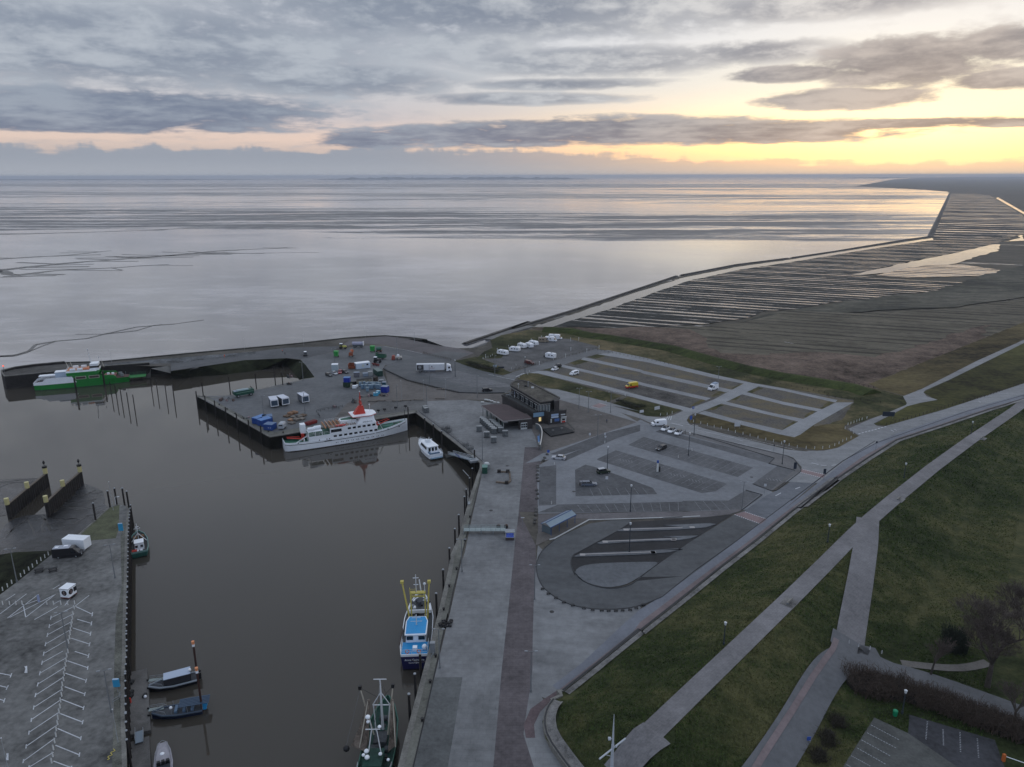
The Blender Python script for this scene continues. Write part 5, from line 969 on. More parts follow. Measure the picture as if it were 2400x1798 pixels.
MB().box((-.2, 0, 6.2), (12.6, 8.0, .7), top=(1, .96)).build('upper_deck', white, t)
MB().box((-1.6, 0, 6.9), (9.5, 7.4, .06)).build('deck_floor', M('orange_deck', (.45, .20, .10), .8, var=.3, scale=1.), t)
MB().box((5.2, 0, 6.2), (3.8, 5.6, 2.6), top=(.9, .9)).build('wheelhouse', white, t)
MB().box((5.2, 0, 7.3), (3.86, 5.64, .8), top=(.97, .97)).build('window', glass, t)
MB().box((5.2, 0, 8.8), (3.6, 5.4, .15)).build('wheelhouse_roof', white, t)
for x in (-3.6, -.6): MB().cyl((x-1.1, -3.6, 7.3), (x+1.1, -3.6, 7.3), .55, n=12).build('life_raft', white, t)
for x in (-3.2, .2): MB().box((x, 2.2, 6.9), (2.2, 1.1, .9)).build('deck_box', white, t)
MB().sph((2.0, -3.2, 7.3), .9, 8, 6, (1.6, .6, .5)).build('rescue_boat', orange, t)
MB().cyl((3.8, 0, 8.9), (3.2, 0, 14.5), .22, .1).box((3.4, 0, 12.2), (.3, 1.8, .2)).sph((3.2, 0, 14.6), .35).cyl((7.0, 1.2, 8.9), (7.0, 1.2, 11), .06).sph((7, 1.2, 10.9), .3).build('mast', whitem, t)
MB().box((-9.0, 1.4, 2.2), (5.2, 3.6, 3.9)).build('aft_house', M('house_pale_blue', (.45, .55, .68), .5), t)
MB().box((-9.0, 1.4, 6.1), (5.6, 4.0, .15)).build('aft_house_roof', white, t)
MB().box((-14.8, 1.6, 4.6), (7.4, 3.0, .4)).box((-18, 2.6, 2.3), (.2, .2, 2.4)).box((-14.6, .4, 2.3), (.2, .2, 2.4)).build('gangway_tower', white, t)
MB().box((-14.2, -1.2, 2.3), (1.6, 1.4, 1.9)).box((-17.5, -.6, 2.3), (1.4, 2.4, 1)).build('winch', M('deck_machinery', (.09, .09, .09), .7), t)
for x in (-6.4, -4.6, 8.3): MB().cyl((x, 4.0, 6), (x-.9, 4.0, 9.2), .12).build('davit', M('cream_davit', (.5, .48, .42), .6), t)
MB().cyl((8.0, -4.0, 5.2), (10.2, -4.1, 3), .12).build('stay', MATS['cream_davit'], t)
mb = MB().box((22.4, 0, 1.6), (7.6, 4.8, .25)); mb.build('ramp', gg, t)
rail(t, [(19, -2.3, 1.9), (26, -2.3, 1.9)], 1.1, M('railing_green', (.08, .22, .13), .6)); rail(t, [(19, 2.3, 1.9), (26, 2.3, 1.9)], 1.1, MATS['railing_green'])
MB().box((16.2, -1.4, 2.5), (1.3, 1, 1.1)).box((15.2, 1.2, 2.5), (1.6, 1.2, 1.3)).cyl((17.6, 0, 2.5), (17.6, 0, 4.2), .1).build('bow_gear', M('mixed_gear', (.16, .18, .18), .7), t)
MB().box((10.6, -2.2, 4.0), (1.0, .8, .7)).box((12.6, -2.6, 4.0), (1.0, .8, .7)).build('deck_locker', white, t)
MB().box((11.0, 0, 3.1), (5.2, 7.4, .2)).build('vehicle_deck_roof', M('red_oxide_deck', (.22, .10, .08), .8, var=.2, scale=.5), t)
rail(t, [(-6.2, -4, 6.9), (3.2, -4, 6.9)], .9); rail(t, [(-6.2, -4, 6.9), (-6.2, 4, 6.9)], .9)
place(t, (-219.8,324.9,-5), (-192.3,334.5,-5), ((-20, -3.8), (7, -4.5))); t.scale = (1, 1, 1.15)
# ---- white harbour cruise boat
t = thing('excursion_boat', 'small white cruise boat with dark side windows beside the harbour gangway', 'boat')
st = [(-7.5, 2.6, 2.3, 1.5), (-4, 2.8, 2.5, 1.5), (1, 2.7, 2.3, 1.6), (4.5, 2.1, 1.4, 1.9), (6.8, 1.1, .4, 2.2), (7.8, .2, .05, 2.35)]
hull(t, st, white, M('blue_boot', (.02, .025, .04), .6), .35, None, white)
MB().loft([[(-4.4, -2.2, 1.6), (3.6, -2.0, 1.7), (5.0, -.9, 1.8), (5.0, .9, 1.8), (3.6, 2.0, 1.7), (-4.4, 2.2, 1.6)], [(-4.2, -1.95, 3.5), (2.0, -1.75, 3.7), (3.2, -.7, 3.7), (3.2, .7, 3.7), (2.0, 1.75, 3.7), (-4.2, 1.95, 3.5)]]).build('cabin', white, t)
for s in (-1, 1): MB().loft([[(-3.4, s*2.15, 2.35), (2.7, s*1.98, 2.45), (2.7, s*1.9, 2.45), (-3.4, s*2.0, 2.35)], [(-3.4, s*2.06, 3.2), (1.9, s*1.86, 3.3), (1.9, s*1.7, 3.3), (-3.4, s*1.9, 3.2)]]).build('window', glass, t)
MB().prism([(-4.6, -2.1), (2.3, -1.9), (3.6, -.8), (3.6, .8), (2.3, 1.9), (-4.6, 2.1)], 3.6, 3.72).build('cabin_roof', white, t)
MB().box((.6, 0, 3.7), (1.6, 1.8, .9), top=(.7, .8)).cyl((-.6, 0, 3.7), (-.9, 0, 6.0), .1).box((-.7, 0, 4.9), (.25, 2.4, .2)).sph((-.2, .8, 4.9), .35).build('flybridge', white, t)
for y in (-1.2, 0, 1.2): MB().box((-4.32, y, 1.8), (.1, .8, 1.4)).build('aft_window', glass, t)
MB().box((-5.9, 1.7, 1.6), (2.2, .6, .5)).box((-6.6, 0, 1.6), (.6, 3.2, .5)).build('bench', M('boat_seat_blue', (.10, .16, .24), .7), t)
rail(t, [(-7.4, -2.5, 1.8), (-4.6, -2.7, 1.8)], .8, step=1); rail(t, [(3, -2.4, 2.0), (6.8, -1.1, 2.4), (7.8, 0, 2.6), (6.8, 1.1, 2.4), (3, 2.4, 2.0)], .7, step=1.2)
MB().box((-7.9, 0, .5), (.9, 4.4, .2)).build('swim_platform', M('platform_blue', (.2, .3, .38), .6), t)
place(t, (-28.49,238.1,-4.8), (-24.05,240.4,-4.8), ((-7.6, 2.4), (-7.6, -2.4)))
# ---- trawlers
def lifebuoy(t, x, y, z, rx=0.):
    b = MB(); R_, r_ = .36, .09
    rings = []
    for i in range(12):
        a = 2*pi*i/12; rings.append([(x+ (R_+r_*cos(q))*cos(a)*(.15 if rx else 1), y+(R_+r_*cos(q))*(sin(a) if not rx else sin(a)), z+(r_*sin(q) if not rx else (R_+r_*cos(q))*cos(a))) for q in (0, pi/2, pi, 3*pi/2)])
    rings.append(rings[0]); b.loft(rings, caps=False); b.build('lifebuoy', orange, t)
blue = M('deck_blue', (.02, .27, .58), .5, var=.06, scale=1.); navy = M('hull_navy', (.012, .014, .07), .35)
t = thing('blue_trawler', 'navy hulled trawler with bright blue decks and yellow derricks beside the quay', 'fishing boat')
st = [(-10, 2.7, 2.3, 3.1), (-7, 3.1, 2.9, 2.8), (-2, 3.2, 3.1, 2.5), (4, 3.1, 2.7, 2.5), (8, 2.3, 1.5, 3.2), (10.5, 1.1, .4, 3.9), (11.6, .15, .03, 4.2)]
hull(t, st, navy, M('trawler_boot', (.010, .008, .01), .6), .5, white, M('trawler_deck', (.075, .08, .085), .8, var=.3, scale=1.))
MB().box((-7.7, 0, 3.15), (4.4, 5.4, .12)).build('poop_deck', blue, t)
MB().box((-2.7, 0, 2.6), (5.8, 4.2, 2.5), top=(.96, .92)).build('wheelhouse', white, t)
rf = MB().prism([(-5.9, -2.2), (-1.2, -2.3), (.5, -1.8), (.5, 1.8), (-1.2, 2.3), (-5.9, 2.2)], 5.1, 5.3).build('wheelhouse_roof', white, t)
MB().prism([(-5.6, -2.0), (-1.2, -2.1), (.3, -1.6), (.3, 1.6), (-1.2, 2.1), (-5.6, 2.0)], 5.3, 5.36).build('roof_deck', blue, rf)
for y in (-1.2, 1.2): MB().box((-5.62, y, 3.9), (.1, 1.3, .8)).build('window', glass, t)
for y in (-1.2, 0, 1.2): MB().box((.2, y, 4.2), (.1, .9, .7)).build('window', glass, t)
for s in (-1, 1):
    for x in (-4.8, -3.4, -2, -.6): MB().box((x, s*2.02, 4.1), (.8, .1, .7)).build('window', glass, t)
MB().cyl((-2.6, 0, 5.3), (-2.6, 0, 7.8), .12, .08).cyl((-2.6, -1.2, 6.2), (-2.6, 1.2, 6.2), .05).cyl((-2.6, -.9, 7), (-2.6, .9, 7), .05).build('radar_mast', whitem, t)
rail(t, [(-5.8, -2.6, 3.3), (-9.9, -2.6, 3.6), (-9.9, 2.6, 3.6), (-5.8, 2.6, 3.3)], 1.0, step=1)
MB().box((-8, 0, 3.27), (.9, .9, .7)).build('deck_locker', white, t); MB().sph((-7.9, -1.9, 3.8), .55).build('buoy', white, t)
for y in (1.5, 1.0): pass
lifebuoy(t, -9.6, 1.4, 4.0, 1); lifebuoy(t, -9.6, -.9, 4.0, 1)
g = MB()
for y in (-1.5, 1.5): g.box((3.2, y, 2.6), (.28, .28, 7.0))
g.box((3.2, 0, 9.2), (.9, 3.3, .3)).box((3.2, 0, 8.3), (.3, 3.0, .3)).box((3.2, 0, 3.2), (.25, 3.6, .25))
g.build('gantry', yellow, t)
rail(t, [(3.6, 1.7, 9.5), (2.8, 1.7, 9.5), (2.8, .4, 9.5), (3.6, .4, 9.5)], .9, yellow, .9)
for s, q in ((-1, (4.6, -2.4, 11.0)), (1, (4.8, 3.4, 11.0))):
    d = MB().cyl((3.0, s*1.9, 3.0), q, .2, .16).box((q[0], q[1], q[2]-.2), (.7, .7, .5)).build('derrick', yellow, t)
MB().cyl((3.2, .3, 9.4), (3.2, .3, 13.6), .09).box((3.2, .3, 12.8), (.12, 1.2, .12)).box((3.2, .3, 11.2), (.12, 1.0, .12)).sph((3.2, -1.5, 11.4), .32).cyl((3.2, -1.5, 9.4), (3.2, -1.5, 11.2), .07).cyl((4.2, -.6, 9.4), (4.8, -.3, 11.5), .14).build('mast', whitem, t)
wk = MB().prism([(5, -2.6), (7.5, -2.3), (9.6, -1.3), (11, 0), (9.6, 1.3), (7.5, 2.3), (5, 2.6)], 3.1, 3.9).build('forecastle', white, t)
MB().prism([(5.3, -2.2), (7.5, -1.9), (9.6, -.9), (10.4, 0), (9.6, .9), (7.5, 1.9), (5.3, 2.2)], 3.9, 3.95).build('forecastle_deck', MATS['trawler_deck'], wk)
r = random.Random(6)
for k in range(22):
    x, y = r.uniform(1, 8), r.uniform(-2.1, 2.1); MB().box((x, y, 2.55 if x < 5 else 3.95), (r.uniform(.3, .9), r.uniform(.2, .7), r.uniform(.2, .9)), r.uniform(0, 3)).build('gear', r.choice((black, white, rubber, steel, navy)), t)
MB().box((1.0, 0, 2.55), (2.2, 2.6, .9)).cyl((2.2, -1.2, 3.2), (2.2, 1.2, 3.2), .5, n=10).box((-.6, 1.2, 2.55), (1.2, .8, 1.0)).box((-.8, -1.3, 2.55), (1, 1, .8)).build('winch', M('fishing_gear', (.05, .055, .06), .8, var=.5, scale=2.), t)
MB().cyl((6.4, 0, 4.4), (6.4, 0, 5.2), .5, n=10).box((7.6, .6, 4.4), (.7, .7, .5)).build('anchor_winch', M('gear_dark', (.04, .045, .06), .7), t)
MB().cyl((4.4, 3.1, 2.6), (-6, 3.25, 3.2), .16).build('beam_trawl', M('rust_dark', (.06, .04, .035), .8), t)
text('ship_name', 'Anna Catharina', .62, white, t, (-10.06, 0, 2.35), (radians(90), 0, radians(-90)), .02)
text('home_port', 'Neuharlingersiel', .36, white, t, (-10.06, 0, 1.7), (radians(90), 0, radians(-90)), .02)
A, B = (-22.4,127.9,-4.2), (-16.97,127.9,-4.2)
A, B = (-22.02,125.8,-5), (-17.29,125.6,-5)
ax = (-19.51,125.7,-5); q = (-20.72,147.4,-0.6); t.rotation_euler = (0, 0, atan2(q[1]-ax[1], q[0]-ax[0])); t.location = (ax[0]+cos(t.rotation_euler[2])*10, ax[1]+sin(t.rotation_euler[2])*10, -5)
gr2 = M('trawler_green', (0.0084, 0.0385, 0.028), .5, var=.2, scale=1.); grd = M('trawler_deck_green', (0.006, 0.0375, 0.0275), .7, var=.4, scale=1.5); cream = M('boom_cream', (.36, .33, .27), .6, var=.1, scale=1.)
net = M('fishing_net', (.13, .105, .085), .95, var=.5, scale=3.)
t = thing('green_trawler', 'dark green shrimp trawler with pale booms and nets at the near end of the quay', 'fishing boat')
st = [(-10, 2.3, 2.0, 1.7), (-6, 2.8, 2.6, 1.6), (0, 2.9, 2.7, 1.6), (5, 2.5, 2.0, 2.1), (8, 1.5, .8, 2.8), (9.8, .2, .04, 3.3)]
hull(t, st, gr2, M('boot_b', (.03, .01, .01), .6), .6, M('bulwark_green', (.04, .12, .09), .6), grd)
MB().box((-5.6, 0, 1.7), (3.6, 3.0, 2.5), top=(.9, .9)).build('wheelhouse', gr2, t); MB().box((-5.6, 0, 4.2), (3.9, 3.1, .15)).build('wheelhouse_roof', grd, t)
for y in (-1, 0, 1): MB().box((-3.86, y, 3.1), (.1, .7, .7)).build('window', glass, t)
MB().cyl((-4.4, -1.0, 4.3), (-3.8, -.4, 8.2), .09).cyl((-4.4, 1.0, 4.3), (-3.8, .4, 8.2), .09).cyl((-3.8, -1.0, 8.2), (-3.8, 1.4, 8.2), .09).cyl((-3.8, .4, 8.2), (-3.8, .6, 10.2), .06).build('antenna_mast', whitem, t)
for x, y, z, r_ in ((-3.8, .9, 10.6, .42), (-3.8, .9, 9.7, .3), (-3.8, -.9, 8.7, .32), (-5, 1.2, 5.0, .42), (-6.2, .9, 4.9, .42), (-5.6, 1.6, 4.8, .3), (-5.4, -1.1, 4.8, .32), (-5.8, -2.4, 4.0, .28)): MB().sph((x, y, z), r_, 10, 8, (1, 1, .8)).build('radome', white, t)
MB().cyl((3.4, 0, 1.8), (3.4, 0, 12.2), .26, .12).cyl((3.4, -1.1, 12.2), (3.4, 1.1, 12.2), .08).cyl((3.4, -1.5, 7.0), (3.4, 1.5, 7.0), .1).cyl((3.4, -1.5, 7.0), (3.4, 0, 9.6), .08).cyl((3.4, 1.5, 7.0), (3.4, 0, 9.6), .08).cyl((2.6, 1, 1.8), (3.4, 1.4, 7), .09).cyl((2.6, -1, 1.8), (3.4, -1.4, 7), .09).build('mast', whitem, t)
for s, q in ((-1, (4.2, -2.0, 10.2)), (1, (3.8, 3.6, 10.2))):
    MB().cyl((1.4, s*1.2, 2.6), q, .15, .11).build('boom', cream, t); MB().box((q[0], q[1], q[2]-.3), (.5, .5, .7)).cyl(q, (3.4, 0, 8.2), .03).build('block_and_tackle', black, t)
for s in (-1, 1):
    MB().loft([[(2.5, s*1.8, 8.6), (3.0, s*1.8, 8.6), (2.75, s*2.3, 8.6)], [(.2, s*1.9, 5.6), (1.6, s*1.9, 5.6), (.8, s*(3.2 if s > 0 else 2.8), 5.4)], [(-2.6, s*1.8, 2.6), (.2, s*1.8, 2.6), (-1.3, s*(4.6 if s > 0 else 3.0), 2.8)]]).build('net', net, t)
    MB().cyl((2.8, s*2.1, 8.6), (-2.0, s*3.0, 3.0), .1).build('beam', cream, t)
MB().cyl((3.6, 3.6, 9.8), (-2.4, 5.2, 3.4), .04).cyl((3.4, 0, 11.8), (9.6, 0, 3.8), .03).cyl((3.4, 0, 11.8), (-4, 0, 8.4), .03).build('rigging', M('wire', (.12, .12, .12), .6), t)
MB().sph((-2.4, 5.1, 3.2), .55).build('trawl_shoe', black, t)
MB().box((1, 0, 1.7), (2.6, 2.2, .8)).box((-1.6, .6, 1.7), (1.4, 1.4, .9)).box((-1.4, -1.4, 1.7), (.9, .9, .7)).cyl((5.2, -.8, 2.8), (5.2, .8, 2.8), .45, n=10).build('winch', MATS['fishing_gear'], t)
for k in range(7): MB().sph((-8.6+k*.5, .4*((k*37) % 5-2), 2.0), .16).build('float', white, t)
r = random.Random(9)
for k in range(26):
    x, y = r.uniform(-8, 7), r.uniform(-1.9, 1.9); MB().box((x, y, 1.7), (r.uniform(.3, 1), r.uniform(.3, .8), r.uniform(.2, .8)), r.uniform(0, 3)).build('gear', r.choice((black, MATS['fishing_gear'], net, MATS['bulwark_green'], rubber)), t)
for s in (-1, 1): rail(t, [(-9.8, s*2.2, 2.2), (-5, s*2.8, 2.2)], .7, whitem, 1.)
ax = (-22.75,112.9,-3); q = (-22.59,99,-3.3); a = atan2(ax[1]-q[1], ax[0]-q[0]); t.rotation_euler = (0, 0, a); t.location = (ax[0]-cos(a)*9.2, ax[1]-sin(a)*9.2, -5)
# ---- small green cutter at the left quay
t = thing('shrimp_cutter', 'small green shrimp cutter with cluttered deck moored at the left quay', 'fishing boat')
st = [(-5.6, 1.9, 1.6, 1.3), (-3, 2.2, 2.0, 1.2), (1.5, 2.2, 1.9, 1.3), (4.2, 1.5, .9, 1.8), (5.8, .2, .04, 2.2)]
hull(t, st, M('cutter_green', (.02, .10, .08), .5, var=.2, scale=1.), black, .45, M('cutter_rail', (.16, .28, .26), .6), M('cutter_deck', (.05, .05, .05), .8, var=.4, scale=2.))
MB().box((-2.6, -.1, 1.3), (2.2, 2.2, 1.9), top=(.9, .9)).build('wheelhouse', white, t); MB().box((-2.6, -.1, 3.2), (2.4, 2.3, .12)).build('wheelhouse_roof', white, t)
for y in (-.7, .5): MB().box((-3.74, y, 2.0), (.08, .6, .6)).build('window', glass, t)
MB().cyl((1.2, 0, 1.3), (1.2, 0, 6.6), .12, .07).cyl((1.2, -.8, 5.2), (1.2, .8, 5.2), .06).cyl((.6, -1.9, 1.6), (1.6, 0, 3.6), .09).cyl((.6, 1.9, 1.6), (1.6, 0, 3.6), .09).box((1.2, 0, 5.6), (.15, .8, .12)).build('mast', whitem, t)
MB().box((2.6, .8, 1.5), (1.4, .9, .7)).box((2.4, -.9, 1.5), (1.2, 1.0, .9)).box((3.6, 0, 1.8), (.8, .8, .6)).build('trawl_gear', M('rusty_gear', (.20, .11, .05), .85, var=.4, scale=3.), t)
MB().box((-4.8, 1.1, 1.3), (1.0, 1.2, .6)).build('fish_box', red, t); MB().box((-4.7, -.5, 1.3), (.7, .6, .5)).box((-4.7, .3, 1.3), (.6, .5, .45)).build('crate', white, t)
MB().box((.2, 0, 1.4), (1.8, 2.4, .5)).build('sorting_table', M('net_green', (.04, .10, .05), .9, var=.4, scale=3.), t)
ax = (-96.5,171.1,-4.6); q = (-100.8,179.5,-3); a = atan2(q[1]-ax[1], q[0]-ax[0]); t.rotation_euler = (0, 0, a); t.location = (ax[0]+cos(a)*5.4, ax[1]+sin(a)*5.4, -5)
# ---- speedboats at the pontoon
def speedboat(label, m, cover, roofed, A, B):
    t = thing('speedboat', label, 'speedboat'); L = 8.8
    st = [(-4.3, 1.35, 1.2, .75), (0, 1.45, 1.25, .8), (2.4, 1.2, .8, .95), (4.3, .35, .1, 1.15)]
    hull(t, st, m, None, 0, None, M('boat_floor', (.055, .06, .07), .8, var=.3, scale=2.))
    g = MB()
    for s in (-1, 1): g.pipe([(-4.4, s*1.38, .85), (0, s*1.5, .9), (2.4, s*1.22, 1.05), (4.3, s*.2, 1.25)], .2, 8)
    g.build('gunwale_tube', M('tube_pale' if roofed else 'tube_blue', (.22, .25, .28) if roofed else (.04, .06, .09), .5), t)
    if roofed:
        MB().loft([[(-3.2, -1.15, 2.5), (-3.2, 1.15, 2.5), (-3.2, 1.15, 2.6), (-3.2, -1.15, 2.6)], [(1.6, -1.1, 2.4), (1.6, 1.1, 2.4), (1.6, 1.1, 2.5), (1.6, -1.1, 2.5)]]).build('cabin_roof', M('roof_pale_blue', (.38, .45, .56), .4), t)
        MB().box((-.8, 0, .9), (4.8, 2.1, 1.5), top=(1, .95)).build('cabin', M('cabin_dark', (.03, .03, .035), .5), t)
        for x in (-2.4, -.8, .8): MB().box((x, -1.08, 1.5), (1.3, .05, .7)).build('window', glass, t)
    else:
        mb = MB()
        for k in range(6): mb.box((-3.0+k*0, -1.0+k*.4, 2.15), (5.2, .3, .08))
        mb.build('canopy', M('canopy_blue', (.035, .065, .11), .6), t); mb = MB()
        for x in (-3.2, -.6, 2): 
            for s in (-1, 1): mb.cyl((x-2.4+1.2, s*1.05, .8), (x-2.4+1.2, s*1.05, 2.2), .05)
        mb.build('canopy_posts', steel, t)
        for k in range(3): MB().box((-2.6+k*1.4, 0, .85), (.5, 1.8, .5)).build('seat', MATS['boat_seat_blue'], t)
    MB().sph((-3.1 if roofed else 1.0, .4, 2.9 if roofed else 1.9), .3).build('radar_dome', white, t)
    e = MB().box((-4.7, -.45, .5), (.6, .45, 1.3)).box((-4.7, .45, .5), (.6, .45, 1.3)); e.build('outboard_motor', black if roofed else blue, t)
    MB().pipe([(1.8, -1.1, 1.1), (2.0, -1.1, 1.7), (4.2, 0, 1.9), (2.0, 1.1, 1.7), (1.8, 1.1, 1.1)], .04).build('bow_rail', steel, t)
    a = atan2(B[1]-A[1], B[0]-A[0]); t.rotation_euler = (0, 0, a); t.location = ((A[0]+B[0])/2, (A[1]+B[1])/2, -5)
speedboat('dark speedboat with pale blue cabin roof at the pontoon', M('boat_black', (.012, .013, .018), .4), None, True, (-61.9,122.8,-4.3), (-69.4,119.5,-4.3))
speedboat('open navy speedboat with slatted blue canopy, nearer than the roofed speedboat', M('boat_navy', (.010, .018, .045), .4), None, False, (-57.7,114.3,-4.3), (-65.1,112.3,-4.3))
t = thing('motorboat', 'pale grey motorboat with round hatch at the bottom edge of the photo', 'motorboat')
gw = M('boat_grey', (.30, .29, .32), .5, var=.15, scale=1.)
st = [(-4.6, 1.3, 1.15, .9), (-.5, 1.45, 1.2, .95), (2.3, 1.2, .8, 1.1), (3.8, .75, .35, 1.2), (4.3, .5, .12, 1.25)]
hull(t, st, gw, None, .12, None, gw); MB().box((-2.4, 0, 1.02), (3.6, 2.1, .06)).build('cockpit', M('cockpit_dark', (.035, .04, .05), .8), t)
MB().prism([(-.6, -1.05), (1.0, -1.0), (2.6, -.6), (2.6, .6), (1.0, 1.0), (-.6, 1.05)], 1.0, 1.5).build('cabin', gw, t); MB().sph((1.3, .1, 1.5), .4, 10, 6, (1, 1, .4)).build('hatch', white, t)
for y in (-.7, 0, .7): MB().box((-.7, y, 1.05), (.5, .5, .7)).build('seat', black, t)
MB().pipe([(1.6, -1.15, 1.2), (3.7, -.75, 1.7), (4.3, 0, 1.75), (3.7, .75, 1.7), (1.6, 1.15, 1.2)], .04).build('bow_rail', steel, t)
a_ = (-60.2,104.7,-4); b_ = (-57.5,99.1,-4.1); a = atan2(a_[1]-b_[1], a_[0]-b_[0]); t.rotation_euler = (0, 0, a); t.location = (a_[0]-cos(a)*4.2, a_[1]-sin(a)*4.2, -5)
bb = M('building_brick', (.040, .036, .036), .8, var=.25, scale=.9, pavers=.2, psz=(.6, .2))
bb2 = M('dark_trim', (.022, .023, .025), .7)
roofg = M('roof_gravel', (.075, .068, .056), .95, var=.5, scale=1.2, bump=.5)
roofb = M('roof_brown', (.070, .050, .052), .85, var=.12, scale=.5, pavers=.25, psz=(20, .5))
fr = M('window_frame_white', (.5, .52, .52), .6)
lit = M('lit_window', (1, .74, .30), .5, emit=.45)
winb = M('window_blue', (.04, .06, .075), .2, spec=.5)
t = thing('harbour_building', 'dark brick harbour restaurant building with gravel roof and brown canopy hall', 'building')
# footprints: ground storey, upper storey, roofs (heights: terrace 4.3, roof 8.4)
G1 = [(-3.96,283.7,4.3),(-0.32,286.2,4.3),(2.32,285.9,4.3),(10.12,272.1,4.3),(14.59,267.9,4.3),(20.48,264.7,4.3),(20.38,263.3,4.3),(13.55,261.1,4.3),(12.06,262.8,4.3),(7.84,261.1,4.3)]
base = [(p[0], p[1]) for p in G1]
MB().prism(base, 0, 4.3).build('ground_storey', bb, t)
MB().prism(base, 4.3, 4.45).build('terrace_floor', M('terrace_boards', (.05, .05, .05), .8, var=.2, scale=1.), t)
mb = MB(); loop = [(p[0], p[1], 4.3) for p in [(-0.32,286.2,4.3),(-3.96,283.7,4.3),(7.84,261.1,4.3),(12.06,262.8,4.3),(13.55,261.1,4.3),(20.4,263.5,4.3),(20.48,264.7,4.3)]]
mb.strip(loop, .3, .75); mb.build('parapet', bb, t)
rail(t, [(p[0], p[1], 5.0) for p in [(-3.87,283.8,4.3),(2.21,272.1,4.3),(7.85,261.6,4.3),(12.08,263,4.3),(13.57,261.5,4.3),(20.32,263.7,4.3)]], .6, M('rail_dark', (.09, .11, .11), .5), 1.6, r=.03)
U1 = [(p[0], p[1]) for p in [(-0.46,284.9,8.6),(0.07,288.7,8.6),(1.79,291.1,8.6),(4.27,291.5,8.6),(6.72,289.7,8.6),(17.07,269,8.6),(17.93,267.1,8.6),(17.9,266.5,8.6),(14.29,263,8.6),(10.59,261.6,8.6),(9.14,264.8,8.6)]]
UI = [(p[0], p[1]) for p in [(-0.12,285.3,8.3),(1.02,289.8,8.3),(4.27,291.5,8.3),(6.72,289.7,8.3),(17.06,268.7,8.3),(17.7,267.5,8.3),(14.09,262.5,8.3),(10.93,261.4,8.3)]]
wl = [(p[0], p[1]) for p in [(0.16,281.6,7.9),(0.16,288.4,7.9),(2.18,291.9,7.9),(6.55,290.8,7.9),(16.97,270.1,7.9),(17.75,268.2,7.9),(14.15,260,7.9),(10.17,259.5,7.9)]]
wl = [(p[0], p[1]) for p in [(-0.32,284.9,4.4),(-0.03,291.6,4.4),(2.21,296.4,4.4),(6.24,293.6,4.4),(17.29,271.7,4.4),(18.1,268.7,4.4),(14.34,263,4.4),(9.81,263,4.4)]]
MB().prism(wl, 4.4, 8.0).build('upper_storey', bb, t)
MB().prism(U1, 7.9, 8.6).build('roof_slab', bb2, t)
mb = MB(); mb.strip([(p[0], p[1], 8.6) for p in U1]+[(*U1[0], 8.6)], .7, .35); mb.build('roof_parapet', M('parapet_cap', (.075, .068, .062), .9, var=.2, scale=1.), t)
MB().prism([(p[0]*.985+.015*1.5, p[1]) for p in U1], 8.6, 8.66).build('roof', roofg, t)
a, b = (Vector((*U1[0], 0)), Vector((*U1[-2], 0)))
MB().strip([(U1[0][0], U1[0][1], 7.75), (U1[-1][0], U1[-1][1], 7.75), (U1[-2][0], U1[-2][1], 7.75), (U1[-3][0], U1[-3][1], 7.75)], .9, .14).build('eaves_band', M('eaves_light', (.25, .24, .23), .6), t)
# band of windows along the terrace side
wa, wb = Vector((*wl[0], 0)), Vector((*wl[-1], 0)); d = (wb-wa).normalized(); nrm = Vector((d.y, -d.x, 0)); L = (wb-wa).length
k = 0; x = L*.2
while x < L-.9:
    c = wa+d*(x+.6)+nrm*.06; az_ = atan2(d.y, d.x)
    f = MB().box((c.x, c.y, 4.9), (1.15, .1, 2.1), az_).build('window', fr if k % 3 != 2 else bb2, t); c2 = c+nrm*.07
    for s in (-.27, .27): MB().box((c2.x+d.x*s, c2.y+d.y*s, 5.05), (.42, .06, 1.8), az_).build('pane', glass, f)
    x += 1.35; k += 1
wa, wb = Vector((*wl[-1], 0)), Vector((*wl[-2], 0)); d = (wb-wa).normalized(); nrm = Vector((d.y, -d.x, 0)); L = (wb-wa).length
for k in range(4):
    c = wa+d*(L*(k+.5)/4)+nrm*.06; f = MB().box((c.x, c.y, 4.6), (L/4-.3, .1, 2.7), atan2(d.y, d.x)).build('window', fr, t)
    c += nrm*.07; MB().box((c.x, c.y, 4.7), (L/4-.75, .06, 2.5), atan2(d.y, d.x)).build('pane', winb, f)
# stair tower at the east corner
tw = [(15.88,266.5,8.6),(17.93,267.1,8.6),(17.67,263,8.6),(15.79,261.8,8.6)]; tw = [(p[0], p[1]) for p in tw]
MB().prism(tw, 4.3, 8.95).build('stair_tower', bb, t)
# canopy hall
cr = [(p[0], p[1]) for p in [(-11.94,272.6,3.9),(-8.11,274.4,3.9),(-3.21,274.3,3.9),(-1.76,273.4,3.9),(7.24,258.2,3.9),(7.04,257.1,3.9),(-3.26,254,3.9)]]
MB().prism(cr, 3.7, 4.0).build('canopy_roof', roofb, t)
MB().strip([(cr[0][0], cr[0][1], 3.55), (cr[-1][0], cr[-1][1], 3.55), (cr[-2][0], cr[-2][1], 3.55)], .25, .42).build('fascia', M('fascia_pale', (.27, .25, .24), .6), t)
pa, pb = Vector((*cr[0], 0)), Vector((*cr[-1], 0))
for k in range(6):
    q = pa.lerp(pb, .03+.94*k/5); MB().box((q.x+.35, q.y+.2, 0), (.28, .28, 3.7)).build('pillar', M('pillar_grey', (.25, .25, .24), .7), t)
gw_ = [(2.44,257.8,2.6),(6.58,258.9,2.6)]; p0, p1 = [(2.41,255.4,0),(7.56,256.7,0)][0:2]
MB().prism([(p0[0], p0[1]), (p1[0], p1[1]), (p1[0]-2, p1[1]+7), (p0[0], p0[1]+7)], 0, 3.7).build('hall_wall', bb, t)
